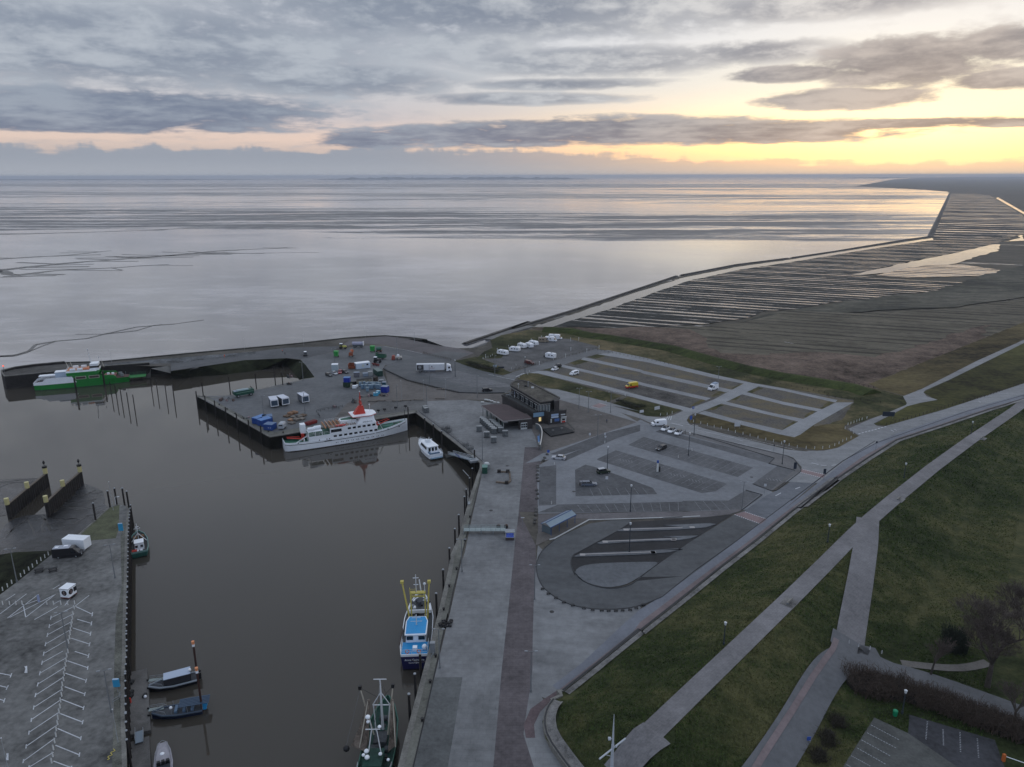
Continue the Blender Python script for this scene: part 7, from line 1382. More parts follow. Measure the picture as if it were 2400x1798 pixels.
# vans
def van_make(m, L=5.6, Wd=2.0, H=2.5, m2=None, glassy=False, hood=1.0):
    t = thing('van', 'van', 'van'); a = L/2; w = Wd/2
    MB().loft([[(-a, -w, .35), (a, -w*.94, .35), (a, w*.94, .35), (-a, w, .35)], [(-a, -w, 1.15), (a, -w*.92, 1.0), (a, w*.92, 1.0), (-a, w, 1.15)]]).build('body', m2 or m, t)
    MB().loft([[(-a, -w, 1.15), (a-.05, -w*.9, 1.05), (a-.05, w*.9, 1.05), (-a, w, 1.15)], [(-a, -w*.99, 1.3), (a-hood*.75, -w*.92, 1.3), (a-hood*.75, w*.92, 1.3), (-a, w*.99, 1.3)], [(-a+.05, -w*.9, H-.1), (a-hood-.75, -w*.86, H-.1), (a-hood-.75, w*.86, H-.1), (-a+.05, w*.9, H-.1)], [(-a+.15, -w*.8, H), (a-hood-1., -w*.78, H), (a-hood-1., w*.78, H), (-a+.15, w*.8, H)]]).build('upper_body', m, t)
    MB().loft([[(a-hood*.75+.02, -w*.84, 1.35), (a-hood*.75+.04, w*.84, 1.35), (a-hood*.75-.05, w*.84, 1.35), (a-hood*.75-.05, -w*.84, 1.35)], [(a-hood-.6, -w*.8, H-.3), (a-hood-.6, w*.8, H-.3), (a-hood-.75, w*.8, H-.3), (a-hood-.75, -w*.8, H-.3)]]).build('windscreen', glass, t)
    for s in (-1, 1):
        MB().box((a-hood-.9, s*w*.93, 1.3), (.8, .1, .55)).build('side_window', glass, t)
        if glassy: MB().box((-a*.25, s*w*.95, 1.3), (L*.5, .1, .5)).build('side_window', glass, t)
        MB().box((a-.06, s*w*.66, .8), (.16, .36, .2)).build('headlight', M('lamp_glass', (0, 0, 0)), t)
    wheels(t, (-a*.6, a*.62), w*.9, .36); return t
put(van_make(wht, 5.6, 2.0, 2.3), *[(57.6,260.7,0),(52.1,259.5,0)], 'white van with open sides parked at the corner above the three white cars')
q = [(31.51,335.2,0),(26.77,330.5,0)]; put(van_make(wht, 4.9, 1.9, 1.95, glassy=True), *q, 'white passenger van in the second field of the car park')
t = put(van_make(paint('yellow', (.62, .46, .03)), 5.6, 2.0, 2.6, paint('signal_red', (.5, .03, .02))), *[(55.3,311.7,0),(49.9,309.6,0)], 'yellow topped red delivery van alone in the field car park')
t['category'] = 'delivery van'
put(van_make(paint('maroon', (.09, .018, .015)), 4.9, 1.9, 1.95), *[(6.4,354.8,0),(10.91,351.3,0)], 'dark red van in the gravel caravan park')
t = put(van_make(blk, 6.6, 2.1, 2.65), *[(-112.9,162,0),(-105.5,163.2,0)], 'black camper van with white roof parked on the left quay')
MB().box((-1.2, 0, 2.6), (3.8, 1.9, .1)).build('roof', M('camper_roof', (.35, .37, .42), .5), t); MB().box((-.4, .3, 2.7), (.9, .7, .12)).build('roof_window', wht, t); MB().box((-2.3, -.2, 2.7), (.7, .7, .12)).build('roof_window', wht, t)
MB().box((2.2, -1.0, 1.75), (.1, .5, .3)).build('mirror', blk, t)
t = put(van_make(wht, 5.4, 2.0, 2.7), *[(90.1,309.6,0),(85.1,305.2,0)], 'white and blue camper van by the lamp post in the field car park'); MB().box((-1.3, 0, 2.65), (2.6, 1.8, .3)).build('roof_box', M('camper_blue_grey', (.25, .32, .42), .5), t)
def minicar(m): pass
put(car_make(blk, 4.3, 1.9, 2.0, 'suv', roof=wht), *[(-109.3,378.2,0),(-105.9,366.6,0)], 'black off road car with white roof on the mole road beside the basin')
# articulated lorry
t = thing('articulated_lorry', 'white articulated lorry with white trailer on the loop road', 'lorry')
tr = M('trailer_white', (.60, .62, .66), .4, var=.04, scale=.5)
MB().box((-2.2, 0, 1.1), (13.2, 2.5, 2.85)).build('trailer_box', tr, t)
MB().box((-7.0, -1.27, 1.25), (3.2, .04, 2.4)).build('picture_panel', M('lorry_picture', (.03, .03, .032), .5, var=1.2, scale=1.2), t)
MB().cyl((-7.2, -1.3, 2.6), (-7.2, -1.33, 2.6), .75, n=14).build('emblem', M('emblem_grey', (.25, .25, .26), .5), t)
MB().box((-1.5, -1.27, 2.55), (.7, .04, .6), top=(.5, 1)).build('emblem', M('lorry_emblem', (.10, .08, .09), .5), t)
text('lettering', 'Frischdienst', .55, M('lettering_red', (.25, .04, .04), .5), t, (-1.5, -1.28, 2.1), (radians(90), 0, 0))
MB().box((-2.2, 0, .75), (13, 1.0, .35)).build('chassis', black, t); MB().box((-2.6, -1.2, .45), (5.5, .1, .6)).build('side_skirt', M('skirt_blue_grey', (.10, .12, .16), .6), t)
MB().loft([[(5.4, -1.2, .5), (7.8, -1.15, .45), (7.8, 1.15, .45), (5.4, 1.2, .5)], [(5.4, -1.2, 1.7), (7.75, -1.15, 1.7), (7.75, 1.15, 1.7), (5.4, 1.2, 1.7)], [(5.4, -1.15, 3.3), (7.4, -1.1, 3.1), (7.4, 1.1, 3.1), (5.4, 1.15, 3.3)], [(5.5, -1.0, 3.85), (6.6, -.95, 3.7), (6.6, .95, 3.7), (5.5, 1.0, 3.85)]]).build('cab', wht, t)
MB().loft([[(7.5, -1.08, 1.8), (7.8, -1.05, 1.8), (7.8, 1.05, 1.8), (7.5, 1.08, 1.8)], [(7.3, -1.0, 2.9), (7.52, -1.0, 2.9), (7.52, 1.0, 2.9), (7.3, 1.0, 2.9)]]).build('windscreen', glass, t); MB().box((6.7, -1.18, 1.8), (.9, .08, .9)).build('side_window', glass, t)
wheels(t, (-7, -5.7, -4.4, 4.6, 6.9), 1.1, .5, .3)
put(t, *[(-45.3,338.8,0),(-27.94,339.5,0)], t['label'])
# caravans and campers
def caravan_make(L=6.0, awn=False, m=wht):
    t = thing('caravan', 'caravan', 'caravan'); a = L/2; w = 1.12
    MB().loft([[(x, -w, z0), (x, -w, z1*.75+z0*.25), (x, -w*.9, z1), (x, w*.9, z1), (x, w, z1*.75+z0*.25), (x, w, z0)] for x, z0, z1 in ((-a, .7, 2.1), (-a+.15, .5, 2.5), (-a+.7, .45, 2.65), (a-.9, .45, 2.65), (a-.2, .5, 2.3), (a, .7, 1.7))]).build('body', m, t)
    for x in (-a*.6, -a*.1, a*.45):
        for s in (-1, 1): MB().box((x, s*w, 1.45), (.75, .06, .5)).build('window', glass, t)
    MB().box((a-.28, 0, 1.55), (.5, 1.5, .5)).build('front_window', glass, t)
    MB().box((-.4, .2, 2.63), (.7, .6, .12)).build('roof_hatch', M('hatch_grey', (.3, .32, .35), .5), t)
    wheels(t, (0,), w*.85, .33); MB().strip([(a, 0, .4), (a+1.3, 0, .4)], .1, .1).build('drawbar', steel, t)
    MB().box((0, -w-.01, .95), (L*.8, .03, .14)).build('side_stripe', M('stripe_blue_grey', (.15, .2, .3), .5), t)
    return t
def camper_make(L=6.8, m=wht, dark=False):
    t = thing('motorhome', 'motorhome', 'motorhome'); a = L/2; w = 1.12
    MB().loft([[(x, -w*k, z0), (x, -w*k, z1*.8), (x, -w*.88*k, z1), (x, w*.88*k, z1), (x, w*k, z1*.8), (x, w*k, z0)] for x, z0, z1, k in ((-a, .5, 2.6, 1), (-a+.1, .4, 2.8, 1), (a-2.0, .4, 2.85, 1), (a-1.2, .4, 2.55, .98))]).build('body', m, t)
    MB().loft([[(a-1.25, -.98, .4), (a, -.9, .45), (a, .9, .45), (a-1.25, .98, .4)], [(a-1.25, -.96, 1.3), (a-.1, -.85, 1.1), (a-.1, .85, 1.1), (a-1.25, .96, 1.3)]]).build('bonnet', blk if dark else m, t)
    MB().loft([[(a-1.3, -.9, 1.3), (a-.6, -.82, 1.25), (a-.6, .82, 1.25), (a-1.3, .9, 1.3)], [(a-1.3, -.85, 2.2), (a-1.15, -.8, 2.2), (a-1.15, .8, 2.2), (a-1.3, .85, 2.2)]]).build('windscreen', glass, t)
    for x in (-a*.6, -a*.05):
        for s in (-1, 1): MB().box((x, s*w, 1.5), (.9, .05, .5)).build('window', glass, t)
    MB().box((-1, 0, 2.83), (.8, .7, .14)).build('roof_hatch', M('hatch_grey', (0, 0, 0)), t)
    wheels(t, (-a*.55, a*.66), w*.86, .35); return t
CV = [([(-2.23,371.2,0),(-7.31,375.1,0)], 'v', 6.2, 'nearest white caravan of the row, left end'), ([(3.86,379.8,0),(-0.85,381.6,0)], 'v', 5.8, 'boxy white caravan, second from the left in the row'),
      ([(7.37,386.6,0),(3.56,391.2,0)], 'v', 5.4, 'white caravan, third from the left in the row'), ([(10.63,387.9,0),(8.42,392.1,0)], 'v', 5.6, 'white caravan with red and blue drawing at its end, fourth from the left'),
      ([(13.53,393.5,0),(10.22,396.9,0)], 'v', 5.6, 'white caravan with raised flat roof, fifth from the left'), ([(15.36,403.2,0),(20.1,402.6,0)], 'd', 5.8, 'beige and dark camper, sixth vehicle from the left'),
      ([(19.59,405.6,0),(24.51,404.1,0)], 'm', 6.6, 'long white motorhome beside the largest one'), ([(22.3,411.7,0),(27.5,410.1,0)], 'm', 7.6, 'largest white motorhome at the right end of the row'), ([(21.83,364.3,0),(16.85,367.7,0)], 'b', 6.6, 'white motorhome with dark cab standing apart near the post row')]
for q, kd, L, l in CV:
    if kd == 'v': t = put(caravan_make(L), *q, l); 
    elif kd == 'd': t = put(camper_make(L, M('camper_beige', (.25, .21, .16), .5)), *q, l)
    else: t = put(camper_make(L, wht, kd == 'b'), *q, l)
    t['group'] = 'caravans and motorhomes in the gravel park'
# ---- white windowed cabins on the pier
def cabin_make():
    t = thing('mobile_cabin', 'cabin', 'cabin')
    MB().box((0, 1.6, .6), (2.9, 5.6, 2.7)).build('body', M('cabin_side', (.10, .11, .13), .6), t); MB().box((0, 1.6, 3.3), (3.1, 5.9, .14)).build('roof', M('cabin_roof_white', (.55, .58, .66), .4), t)
    f = MB().box((0, -1.25, .6), (3.0, .12, .28)).box((0, -1.25, 3.0), (3.0, .12, .3)).box((-1.4, -1.25, .85), (.26, .12, 2.2)).box((1.4, -1.25, .85), (.26, .12, 2.2)).build('front_frame', wht, t)
    MB().box((0, -1.22, .88), (2.6, .08, 2.15)).build('window', M('cabin_glass', (.05, .075, .11), .15), t)
    MB().box((0, 1.6, .35), (2.6, 5.0, .25)).build('chassis', black, t); wheels(t, (), 1)
    for x in (-1.3, 1.3):
        for y in (.2, 3): MB().cyl((x-.12, y, .33), (x+.12, y, .33), .33, n=10).build('wheel', rubber, t)
    return t
kc = Kind(cabin_make)
for q, l in (([(-97.4,282.4,0),(-95.1,283.5,0)], 'left white framed mobile cabin of the close pair'), ([(-93.7,284.4,0),(-91.7,286.1,0)], 'right white framed mobile cabin of the close pair'), ([(-86.6,287.9,0),(-84.3,289.5,0)], 'white framed mobile cabin standing apart on the right')):
    a = atan2(q[1][1]-q[0][1], q[1][0]-q[0][0]); c = ((q[0][0]+q[1][0])/2, (q[0][1]+q[1][1])/2+.9, 0); kc(c, a, l, 'white mobile cabins on the pier')
# ---- containers
def container(q, L, Wd, H, m, label, name='container', lidm=None, cat='container', z=0.):
    a = atan2(q[1][1]-q[0][1], q[1][0]-q[0][0]); w = math.dist(q[0][:2], q[1][:2]) if L is None else L
    t = thing(name, label, cat, ((q[0][0]+q[1][0])/2-sin(a)*Wd/2, (q[0][1]+q[1][1])/2+cos(a)*Wd/2, z), a)
    MB().box((0, 0, .12), (w, Wd, H)).build('body', m, t)
    rb = MB()
    for k in range(int(w/.5)): rb.box((-w/2+.3+k*.5, -Wd/2-.03, .25), (.14, .06, H-.3))
    if w > 1.4: rb.build('side_ribs', m, t)
    MB().box((0, 0, H+.12), (w+.06, Wd+.06, .1)).build('lid', lidm or m, t)
    MB().box((0, 0, 0), (w*.96, Wd*.96, .12)).build('base_frame', black, t)
    return t
cb = M('container_blue', (.015, .06, .25), .45, var=.1, scale=1.); cbl = M('container_blue_lid', (.05, .17, .42), .45, var=.1, scale=1.); nb = M('box_navy', (.012, .03, .28), .4); grl = M('box_grey_blue', (.22, .27, .34), .5)
container([(-97.9,262.9,0),(-96.3,262,0)], 2.6, 5.2, 2.2, cb, 'leftmost blue container of the four near the pier edge', lidm=cbl)
container([(-96.2,261.5,0),(-92.7,258.5,0)], 3.0, 4.6, 2.3, cb, 'blue container with brightest lid, second from the pier edge', lidm=cbl)
container([(-93.8,263.4,0),(-91.2,264.4,0)], 3.6, 3.6, 2.2, cb, 'blue container with dull lid behind the other three', lidm=M('lid_dull_blue', (.07, .14, .27), .5))
t = container([(-91.7,255.7,0),(-87.8,254.7,0)], 3.6, 3.2, 2.1, cb, 'nearest blue container with two white round marks on its side', lidm=M('lid_dull_blue', (0, 0, 0)))
for x in (.3, 1.1): MB().cyl((x, -1.62, 1.1), (x, -1.68, 1.1), .13, n=10).build('mark', white, t)
t = thing('horse_trailer', 'silver rounded trailer next to the blue containers', 'trailer', (0, 0, 0)); q = [(-86.2,255.7,0),(-84.2,255.2,0)]; t.location = ((q[0][0]+q[1][0])/2, q[0][1]+1.6, 0)
MB().loft([[(-1.0, -1.5, .5), (1.0, -1.5, .5), (1.1, 1.9, .5), (-1.1, 1.9, .5)], [(-1.0, -1.5, 1.9), (1.0, -1.5, 1.9), (1.1, 1.9, 1.9), (-1.1, 1.9, 1.9)], [(-.7, -1.3, 2.4), (.7, -1.3, 2.4), (.8, 1.6, 2.4), (-.8, 1.6, 2.4)]]).build('body', M('trailer_silver', (.33, .36, .40), .4), t)
MB().box((0, -1.52, 1.5), (1.4, .05, .45)).build('window', glass, t)
for s in (-1, 1): MB().cyl((s*1.15-.1, .2, .35), (s*1.15+.1, .2, .35), .35, n=10).build('wheel', rubber, t)
container([(-86.3,340.5,0),(-83.5,340.9,0)], 3.0, 3.0, 2.9, M('cube_white', (.38, .46, .50), .5), 'pale cube container behind the row of four cars', lidm=white)
t = container([(-75.1,343.2,0),(-68.9,346.4,0)], None, 3.4, 2.7, M('tent_white', (.52, .60, .70), .5), 'long white container with yellow emblem in the yard', lidm=white)
e_ = MB(); 
for i in range(7): a = .6+i*.75; e_.box((-.0+.42*cos(a), -1.78, 1.55+.42*sin(a)), (.2, .06, .2))
e_.build('emblem', M('emblem_yellow', (.7, .6, .2), .5), t); MB().box((2.0, -1.77, 1.6), (.9, .05, .7)).build('window', glass, t)
t = thing('hook_skip', 'open rusty orange skip left of the long white container', 'skip'); q = [(-79.3,344,0),(-75.7,342.4,0)]; t.location = ((q[0][0]+q[1][0])/2, q[0][1]+1.5, 0); om = M('skip_orange', (.24, .06, .025), .7, var=.35, scale=1.)
for x, d in ((-1.6, (.12, 3.2, 2.3)), (1.6, (.12, 3.2, 2.3))): MB().box((x, 0, .3), d).build('side', om, t)
MB().box((0, 1.55, .3), (3.2, .1, 2.2)).box((0, 0, .25), (3.2, 3.1, .1)).build('body', om, t); MB().box((0, -1.55, .3), (3.2, .1, 1.4)).build('gate', om, t)
for y in (-1.2, 1.2): MB().box((.0, y, 2.4), (3.2, .12, .12)).build('bar', om, t)
t = container([(-65.2,330.7,0),(-62.5,329.9,0)], 2.6, 6.5, 2.4, M('container_dark_green', (.012, .05, .04), .6, var=.1, scale=1.), 'long dark green container with grey roof among the stacked cargo', lidm=M('lid_grey_green', (.12, .16, .15), .6)); t.rotation_euler = (0, 0, .5)
t = container([(-75.6,313.5,0),(-71.8,310.8,0)], 2.8, 2.6, 2.0, M('skip_dark_green', (.008, .035, .02), .6), 'dark green skip carrying a bright blue container'); q0 = tuple(t.location)
t = thing('container', 'bright blue container standing in the dark green skip', 'container', (q0[0]-.1, q0[1]+.4, 2.25)); MB().box((0, 0, 0), (2.7, 2.4, 2.0)).build('body', nb, t); MB().box((0, 0, 2.0), (2.8, 2.5, .1)).build('lid', cbl, t)
t = container([(-68.7,315.6,0),(-62.9,319,0)], None, 2.4, 2.0, M('slatted_cream', (.26, .24, .19), .7, var=.3, scale=.8, pavers=.8, psz=(1.1, .6)), 'open top slatted cream cattle trailer full of gear', lidm=M('gear_black', (.02, .02, .02), .9), cat='trailer')
t['category'] = 'trailer'
for k, (q, m, l, d) in enumerate((([(-69.2,329.9,0),(-67,330.7,0)], grl, 'grey crate behind the slatted trailer, left one', (1.8, 1.4)), ([(-66.8,330.7,0),(-65.1,331.4,0)], M('crate_pale', (.30, .31, .31), .7), 'pale crate behind the slatted trailer, against the green container', (2.2, 1.9)), ([(-73.4,329.2,0),(-70.9,329.6,0)], M('machine_grey', (.12, .12, .14), .7, var=.3, scale=2.), 'dark machine with grey top behind the slatted trailer', (1.8, 2.0)), ([(-62.9,320.4,0),(-61.7,319.7,0)], M('crate_brown', (.04, .03, .025), .8), 'dark brown crate at the right end of the slatted trailer', (1.8, 2.2)),
                                  ([(-72.1,316.3,0),(-69.9,317.6,0)], black, 'black frame left of the slatted trailer', (1.4, 1.0)), ([(-70.2,310.1,0),(-68.5,310.1,0)], white, 'left white tank on the ground below the slatted trailer', (1.3, 1.1)), ([(-68.9,312.1,0),(-68.1,312.1,0)], white, 'small white tank beside the larger white tank', (1.0, .9)), ([(-71.1,310.8,0),(-70.3,310.8,0)], M('crate_beige', (.25, .23, .2), .7), 'beige box beside the dark green skip', (1.0, 1.6)),
                                  ([(-57.2,311.4,0),(-55.7,311.4,0)], M('box_teal', (.02, .08, .11), .5), 'dark teal box with white top behind the navy container', (1.6, 2.3)), ([(-60,319,0),(-58.1,319,0)], steel, 'grey pallet frame at the back of the cargo yard', (1.6, 1.2)))):
    container(q, None, d[0], d[1], m, l, 'crate', cat='crate', lidm=grl if k in (2, 8) else None)
t = container([(-56.5,303.8,0),(-53.8,303.1,0)], None, 2.6, 2.6, nb, 'tall navy container with pale lid at the right end of the cargo', lidm=grl)
rc = M('roll_box_blue', (.10, .19, .30), .55, var=.15, scale=2.); rcs = M('roll_box_grey', (.20, .27, .32), .55, var=.15, scale=2.)
rr = random.Random(7)
def rollbox_make(m):
    t = thing('roll_box', 'box', 'box'); MB().box((0, 0, .2), (1.15, 1.0, 1.75)).build('body', m, t); MB().box((0, 0, 1.95), (1.22, 1.06, .1)).build('lid', rcs, t); MB().box((0, -.52, .5), (.9, .05, 1.2)).build('door', M('roll_door', (.15, .23, .31), .6), t); MB().box((0, 0, 0), (1.0, .9, .2)).build('castor_frame', black, t); return t
kb1, kb2 = Kind(lambda: rollbox_make(rc)), Kind(lambda: rollbox_make(rcs))
for k, q in enumerate([(-67.3,313.5,0),(-65.6,309.4,0),(-65.8,314.2,0),(-64.1,309.4,0),(-63.9,313.5,0),(-62.6,309.4,0),(-62.4,313.4,0),(-61.4,309.1,0),(-61.1,313.4,0),(-60.3,310.1,0),(-59.8,313.4,0),(-58.9,309.4,0),(-58.6,312.1,0),(-57.8,308.7,0),(-64.2,312.1,0),(-61.3,311.4,0)]):
    (kb1 if k % 3 else kb2)((q[0], q[1]+.4, 0), rr.uniform(-.2, .2), ('blue' if k % 3 else 'grey')+' roll box in the crowded rows below the slatted trailer', 'roll boxes in the cargo yard')
kb2(([(-62.6,305.1,0)][0][0], [(-62.6,305.1,0)][0][1]+.4, 0), .1, 'grey roll box standing alone in front of the crowded rows', None)
bbx = M('bright_blue_tub', (.06, .32, .50), .5)
for k, (q, l) in enumerate((([(-58.8,298.4,0),(-57.8,298.4,0)], 'leftmost bright blue tub of the group beside the navy container'), ([(-57.7,298.4,0),(-56.8,299,0)], 'middle bright blue tub beside the navy container'), ([(-57.1,300.9,0),(-56.5,302.2,0)], 'rearmost bright blue tub beside the navy container'))): container(q, None, 1.3, 1.3, bbx, l, 'tub', cat='tub', lidm=M('tub_lid', (.35, .55, .65), .5))
# farm machines in the yard
gn = M('bright_green', (.03, .30, .06), .5, var=.1, scale=1.); dgn = M('trailer_green', (.015, .09, .05), .6)
def spreader(t, m, h=2.2):
    MB().loft([[(-1.0, -.9, .8), (1.0, -.9, .8), (1.0, .9, .8), (-1.0, .9, .8)], [(-1.25, -1.2, .8+h), (1.25, -1.2, .8+h), (1.25, 1.2, .8+h), (-1.25, 1.2, .8+h)]]).build('hopper', m, t)
    MB().box((0, 0, .8+h), (2.3, 2.2, .1)).build('cover', m, t); MB().box((0, 0, .5), (2.2, 2.0, .25)).build('frame', m, t)
    for s in (-1, 1): MB().cyl((s*1.1-.12, 0, .4), (s*1.1+.12, 0, .4), .4, n=10).build('wheel', rubber, t)
for q, m, l, h in (([(-90.9,368.8,0)][0], gn, 'bright green hopper trailer standing alone left of the orange machine', 2.2), ([(-74.1,380,0)][0], gn, 'bright green hopper trailer beside the striped tank trailer', 2.3)):
    t = thing('hopper_trailer', l, 'trailer', (q[0], q[1]+.8, 0)); spreader(t, m, h)
t = thing('tank_trailer', 'dark green striped tank trailer right of the green hopper', 'trailer'); q = [(-70.6,379.5,0)][0]; t.location = (q[0], q[1]+.8, 0)
MB().cyl((-1.3, 0, 1.7), (1.3, 0, 1.7), 1.0, n=14).build('tank', M('tank_green', (.04, .11, .08), .4), t); MB().box((0, 0, .5), (2.8, 1.6, .3)).build('frame', om, t)
for s in (-1, 1): MB().cyl((s*1.1, -.9, .4), (s*1.1, -.7, .4), .4, n=10).build('wheel', rubber, t)
t = thing('cement_mixer', 'rusty orange mixer machine with tilted round drum', 'machine'); q = [(-83.2,368.2,0)][0]; t.location = (q[0], q[1]+1, 0)
MB().box((0, 0, .8), (2.0, 1.6, 1.6), top=(.85, .85)).build('hopper', om, t); MB().cyl((.2, .8, 2.6), (.9, 1.2, 3.6), 1.0, .7, 12).build('drum', M('drum_orange', (.45, .12, .05), .5), t); MB().box((.3, .5, .5), (3.0, .4, .3)).build('frame', black, t)
for s in (-1, 1): MB().cyl((s*.9-.1, 0, .4), (s*.9+.1, 0, .4), .4, n=10).build('wheel', rubber, t)
def tractor(q, m, cab, l, rz=0.):
    t = thing('tractor', l, 'tractor', (q[0], q[1]+.6, 0), rz)
    MB().box((.9, 0, 1.0), (2.2, .9, .9), top=(.95, .8)).build('bonnet', m, t); MB().box((-.8, 0, 1.1), (1.5, 1.5, 1.7), top=(.85, .85)).build('cab', glass, t); MB().box((-.8, 0, 2.8), (1.6, 1.6, .16)).build('roof', cab, t)
    for s in (-1, 1):
        MB().cyl((-.9, s*.75, .85), (-.9, s*1.2, .85), .85, n=14).build('wheel', rubber, t); MB().cyl((1.5, s*.65, .55), (1.5, s*1.0, .55), .55, n=12).build('wheel', rubber, t); MB().box((-.9, s*.95, 1.75), (1.2, .5, .1)).build('mudguard', m, t)
    return t
tractor([(-91.5,387.1,0)][0], M('tractor_yellow', (.50, .48, .10), .4), white, 'yellow tractor with white roof parked by the tank wagon')
tractor([(-67.5,356.5,0)][0], blk, white, 'small black vehicle with white cab roof in front of the green tipper')
t = thing('tank_wagon', 'long pale grey tank wagon behind the yellow tractor', 'trailer'); q = [(-87,390.6,0),(-81,390.6,0)]; L = math.dist(q[0], q[1]); t.location = ((q[0][0]+q[1][0])/2, q[0][1]+1.2, 0)
MB().loft([[(x, 1.15*cos(a), 2.0+1.05*sin(a)) for a in [i*pi/6 for i in range(12)]] for x in (-L/2, L/2)], smooth=True).build('tank', M('tank_lilac_grey', (.33, .33, .42), .45, var=.15, scale=1.), t); MB().box((0, 0, .7), (L*.9, 1.4, .5)).build('chassis', M('chassis_teal', (.05, .08, .09), .6), t); MB().box((L/2-.05, 0, 1), (.15, 2.3, 2.2)).build('end_plate', white, t); wheels(t, (-L*.35, -L*.22, L*.3), 1.0, .5, .3)
t = thing('tipper_trailer', 'dark green open tipper trailer', 'trailer'); q = [(-69.7,362.7,0),(-63.9,360,0)]; a = atan2(q[1][1]-q[0][1], q[1][0]-q[0][0]); t.location = ((q[0][0]+q[1][0])/2, q[0][1]+2, 0); t.rotation_euler = (0, 0, -.35)
for c, d in (((0, -1.1, .9), (5, .1, 1.5)), ((0, 1.1, .9), (5, .1, 1.5)), ((-2.5, 0, .9), (.1, 2.2, 2.3)), ((2.5, 0, .9), (.1, 2.2, 1.5))): MB().box(c, d).build('side_wall', dgn, t)
MB().box((0, 0, .8), (5, 2.2, .1)).build('floor', M('tipper_floor', (.05, .06, .05), .8), t); wheels(t, (-.9, .6), .9, .45)
t = thing('plough', 'dark red implement lying beside the long white container', 'machine'); q = [(-66.9,349.7,0)][0]; t.location = (q[0], q[1]+.8, 0); dr = M('dark_red', (.14, .012, .01), .6)
MB().strip([(-2.2, 1.6, .7), (1.6, -.3, .5)], .5, .4).build('beam', dr, t)
for k in range(4): MB().box((-1.5+k*.9, 1.0-k*.4, .1), (.5, .8, .8), .4).build('share', dr, t)
t = thing('loader', 'pale wheel loader with big red bucket at the roadside point', 'loader'); q = [(-58.7,362.6,0)][0]; t.location = (q[0], q[1]+.5, 0)
MB().box((-1.6, 0, .3), (1.6, 2.6, 1.9), top=(.7, 1)).build('bucket', M('bucket_red', (.28, .06, .04), .6), t); MB().box((1.2, 0, .9), (3.0, 1.7, .9)).build('body', M('loader_pale', (.45, .42, .38), .5), t); MB().box((.8, 0, 1.8), (1.2, 1.4, .9), top=(.9, .9)).build('cab', white, t); wheels(t, (.2, 2.2), .85, .5)
t = thing('amphibious_wagon', 'long dark green rounded wagon with big wheels at the pier edge', 'wagon'); q = [(-116,296.7,0),(-111.8,299.7,0)]; a = atan2(q[1][1]-q[0][1], q[1][0]-q[0][0]); t.location = ((q[0][0]+q[1][0])/2, (q[0][1]+q[1][1])/2+1, 0); t.rotation_euler = (0, 0, a)
MB().loft([[(-4.4, -1.1, 1.6), (-4.4, 1.1, 1.6), (-4.4, 1.2, 2.7), (-4.4, -1.2, 2.7)], [(-3.6, -1.2, .9), (-3.6, 1.2, .9), (-3.6, 1.3, 2.7), (-3.6, -1.3, 2.7)], [(4.0, -1.2, .9), (4.0, 1.2, .9), (4.0, 1.3, 2.9), (4.0, -1.3, 2.9)]]).build('hull', M('wagon_green', (.012, .07, .05), .5), t)
MB().box((-.4, 0, 2.8), (5, 1.8, .4), top=(.95, .8)).build('cover', M('cover_pale', (.25, .33, .35), .5), t); MB().box((-3.4, 0, 2.75), (1.4, 2.1, .15)).build('front_deck', grl, t); MB().strip([(-3.4, -1.28, 1.9), (3.8, -1.28, 2.1)], .05, .14).build('stripe', M('stripe_green', (.25, .4, .3), .5), t)
MB().cyl((3.6, 0, 2.9), (3.0, 0, 3.9), .15).build('lever', black, t); wheels(t, (-2.6, 2.6), 1.1, .7, .35); MB().strip([(4, 0, .8), (5.6, 0, .7)], .12, .12).build('drawbar', steel, t)
# timber, pallets and frames on the pier
pm_ = [M('timber_warm', (.30, .17, .10), .85, var=.3, scale=2.), M('timber_grey', (.17, .15, .13), .9, var=.3, scale=2.), M('timber_brown', (.13, .085, .055), .9, var=.3, scale=2.)]
r = random.Random(12)
def pile(cx, cy, n, label, ms, rz=0.):
    t = thing('timber_stack', label, 'timber stack', (cx, cy, 0), rz); k = 0
    for i in range(n):
        for j in range(2): MB().box((r.uniform(-.1, .1), -.8+j*1.0, .1+i*.26), (2.4, .9, .2), r.uniform(-.06, .06)).build('board_bundle', r.choice(ms), t)
    for x in (-.8, .8): MB().box((x, -.3, 0), (.14, 2, .1)).build('bearer', pm_[2], t)
q = (-87.3,271.5,0); pile(q[0], q[1], 2, 'brown timber stack at the far left of the heap', [pm_[2]], -.5)
q = (-86.6,274.7,0); pile(q[0], q[1], 3, 'warm brown timber stack at the top of the heap', [pm_[0]], -.5)
q = (-85.7,275.7,0); pile(q[0], q[1], 3, 'orange brown boards highest in the heap', [pm_[0]], -.5)
q = (-84,269.9,0); pile(q[0], q[1], 3, 'grey pallet stack, left one of the regular block', [pm_[1]], -.5)
q = (-82.4,270.4,0); pile(q[0], q[1], 3, 'grey pallet stack, right one of the regular block', [pm_[1]], -.5)
q = (-82.4,266.8,0); pile(q[0], q[1], 3, 'grey pallet stack at the front of the block', [pm_[1]], -.5)
q = (-80.8,268.4,0); pile(q[0], q[1], 2, 'low grey pallets behind the ferry stern', [pm_[1]], -.5)
q = (-84.3,266.9,0); pile(q[0], q[1], 2, 'pale orange boards nearest the silver trailer', [pm_[0]], -.5)
q = (-81.3,272.5,0); pile(q[0], q[1], 2, 'grey boards at the right of the timber heap', [pm_[1], pm_[2]], -.5)
q = (-83.1,263.3,0); pile(q[0], q[1], 2, 'grey and brown boards behind the red crane', [pm_[1]], -.5)
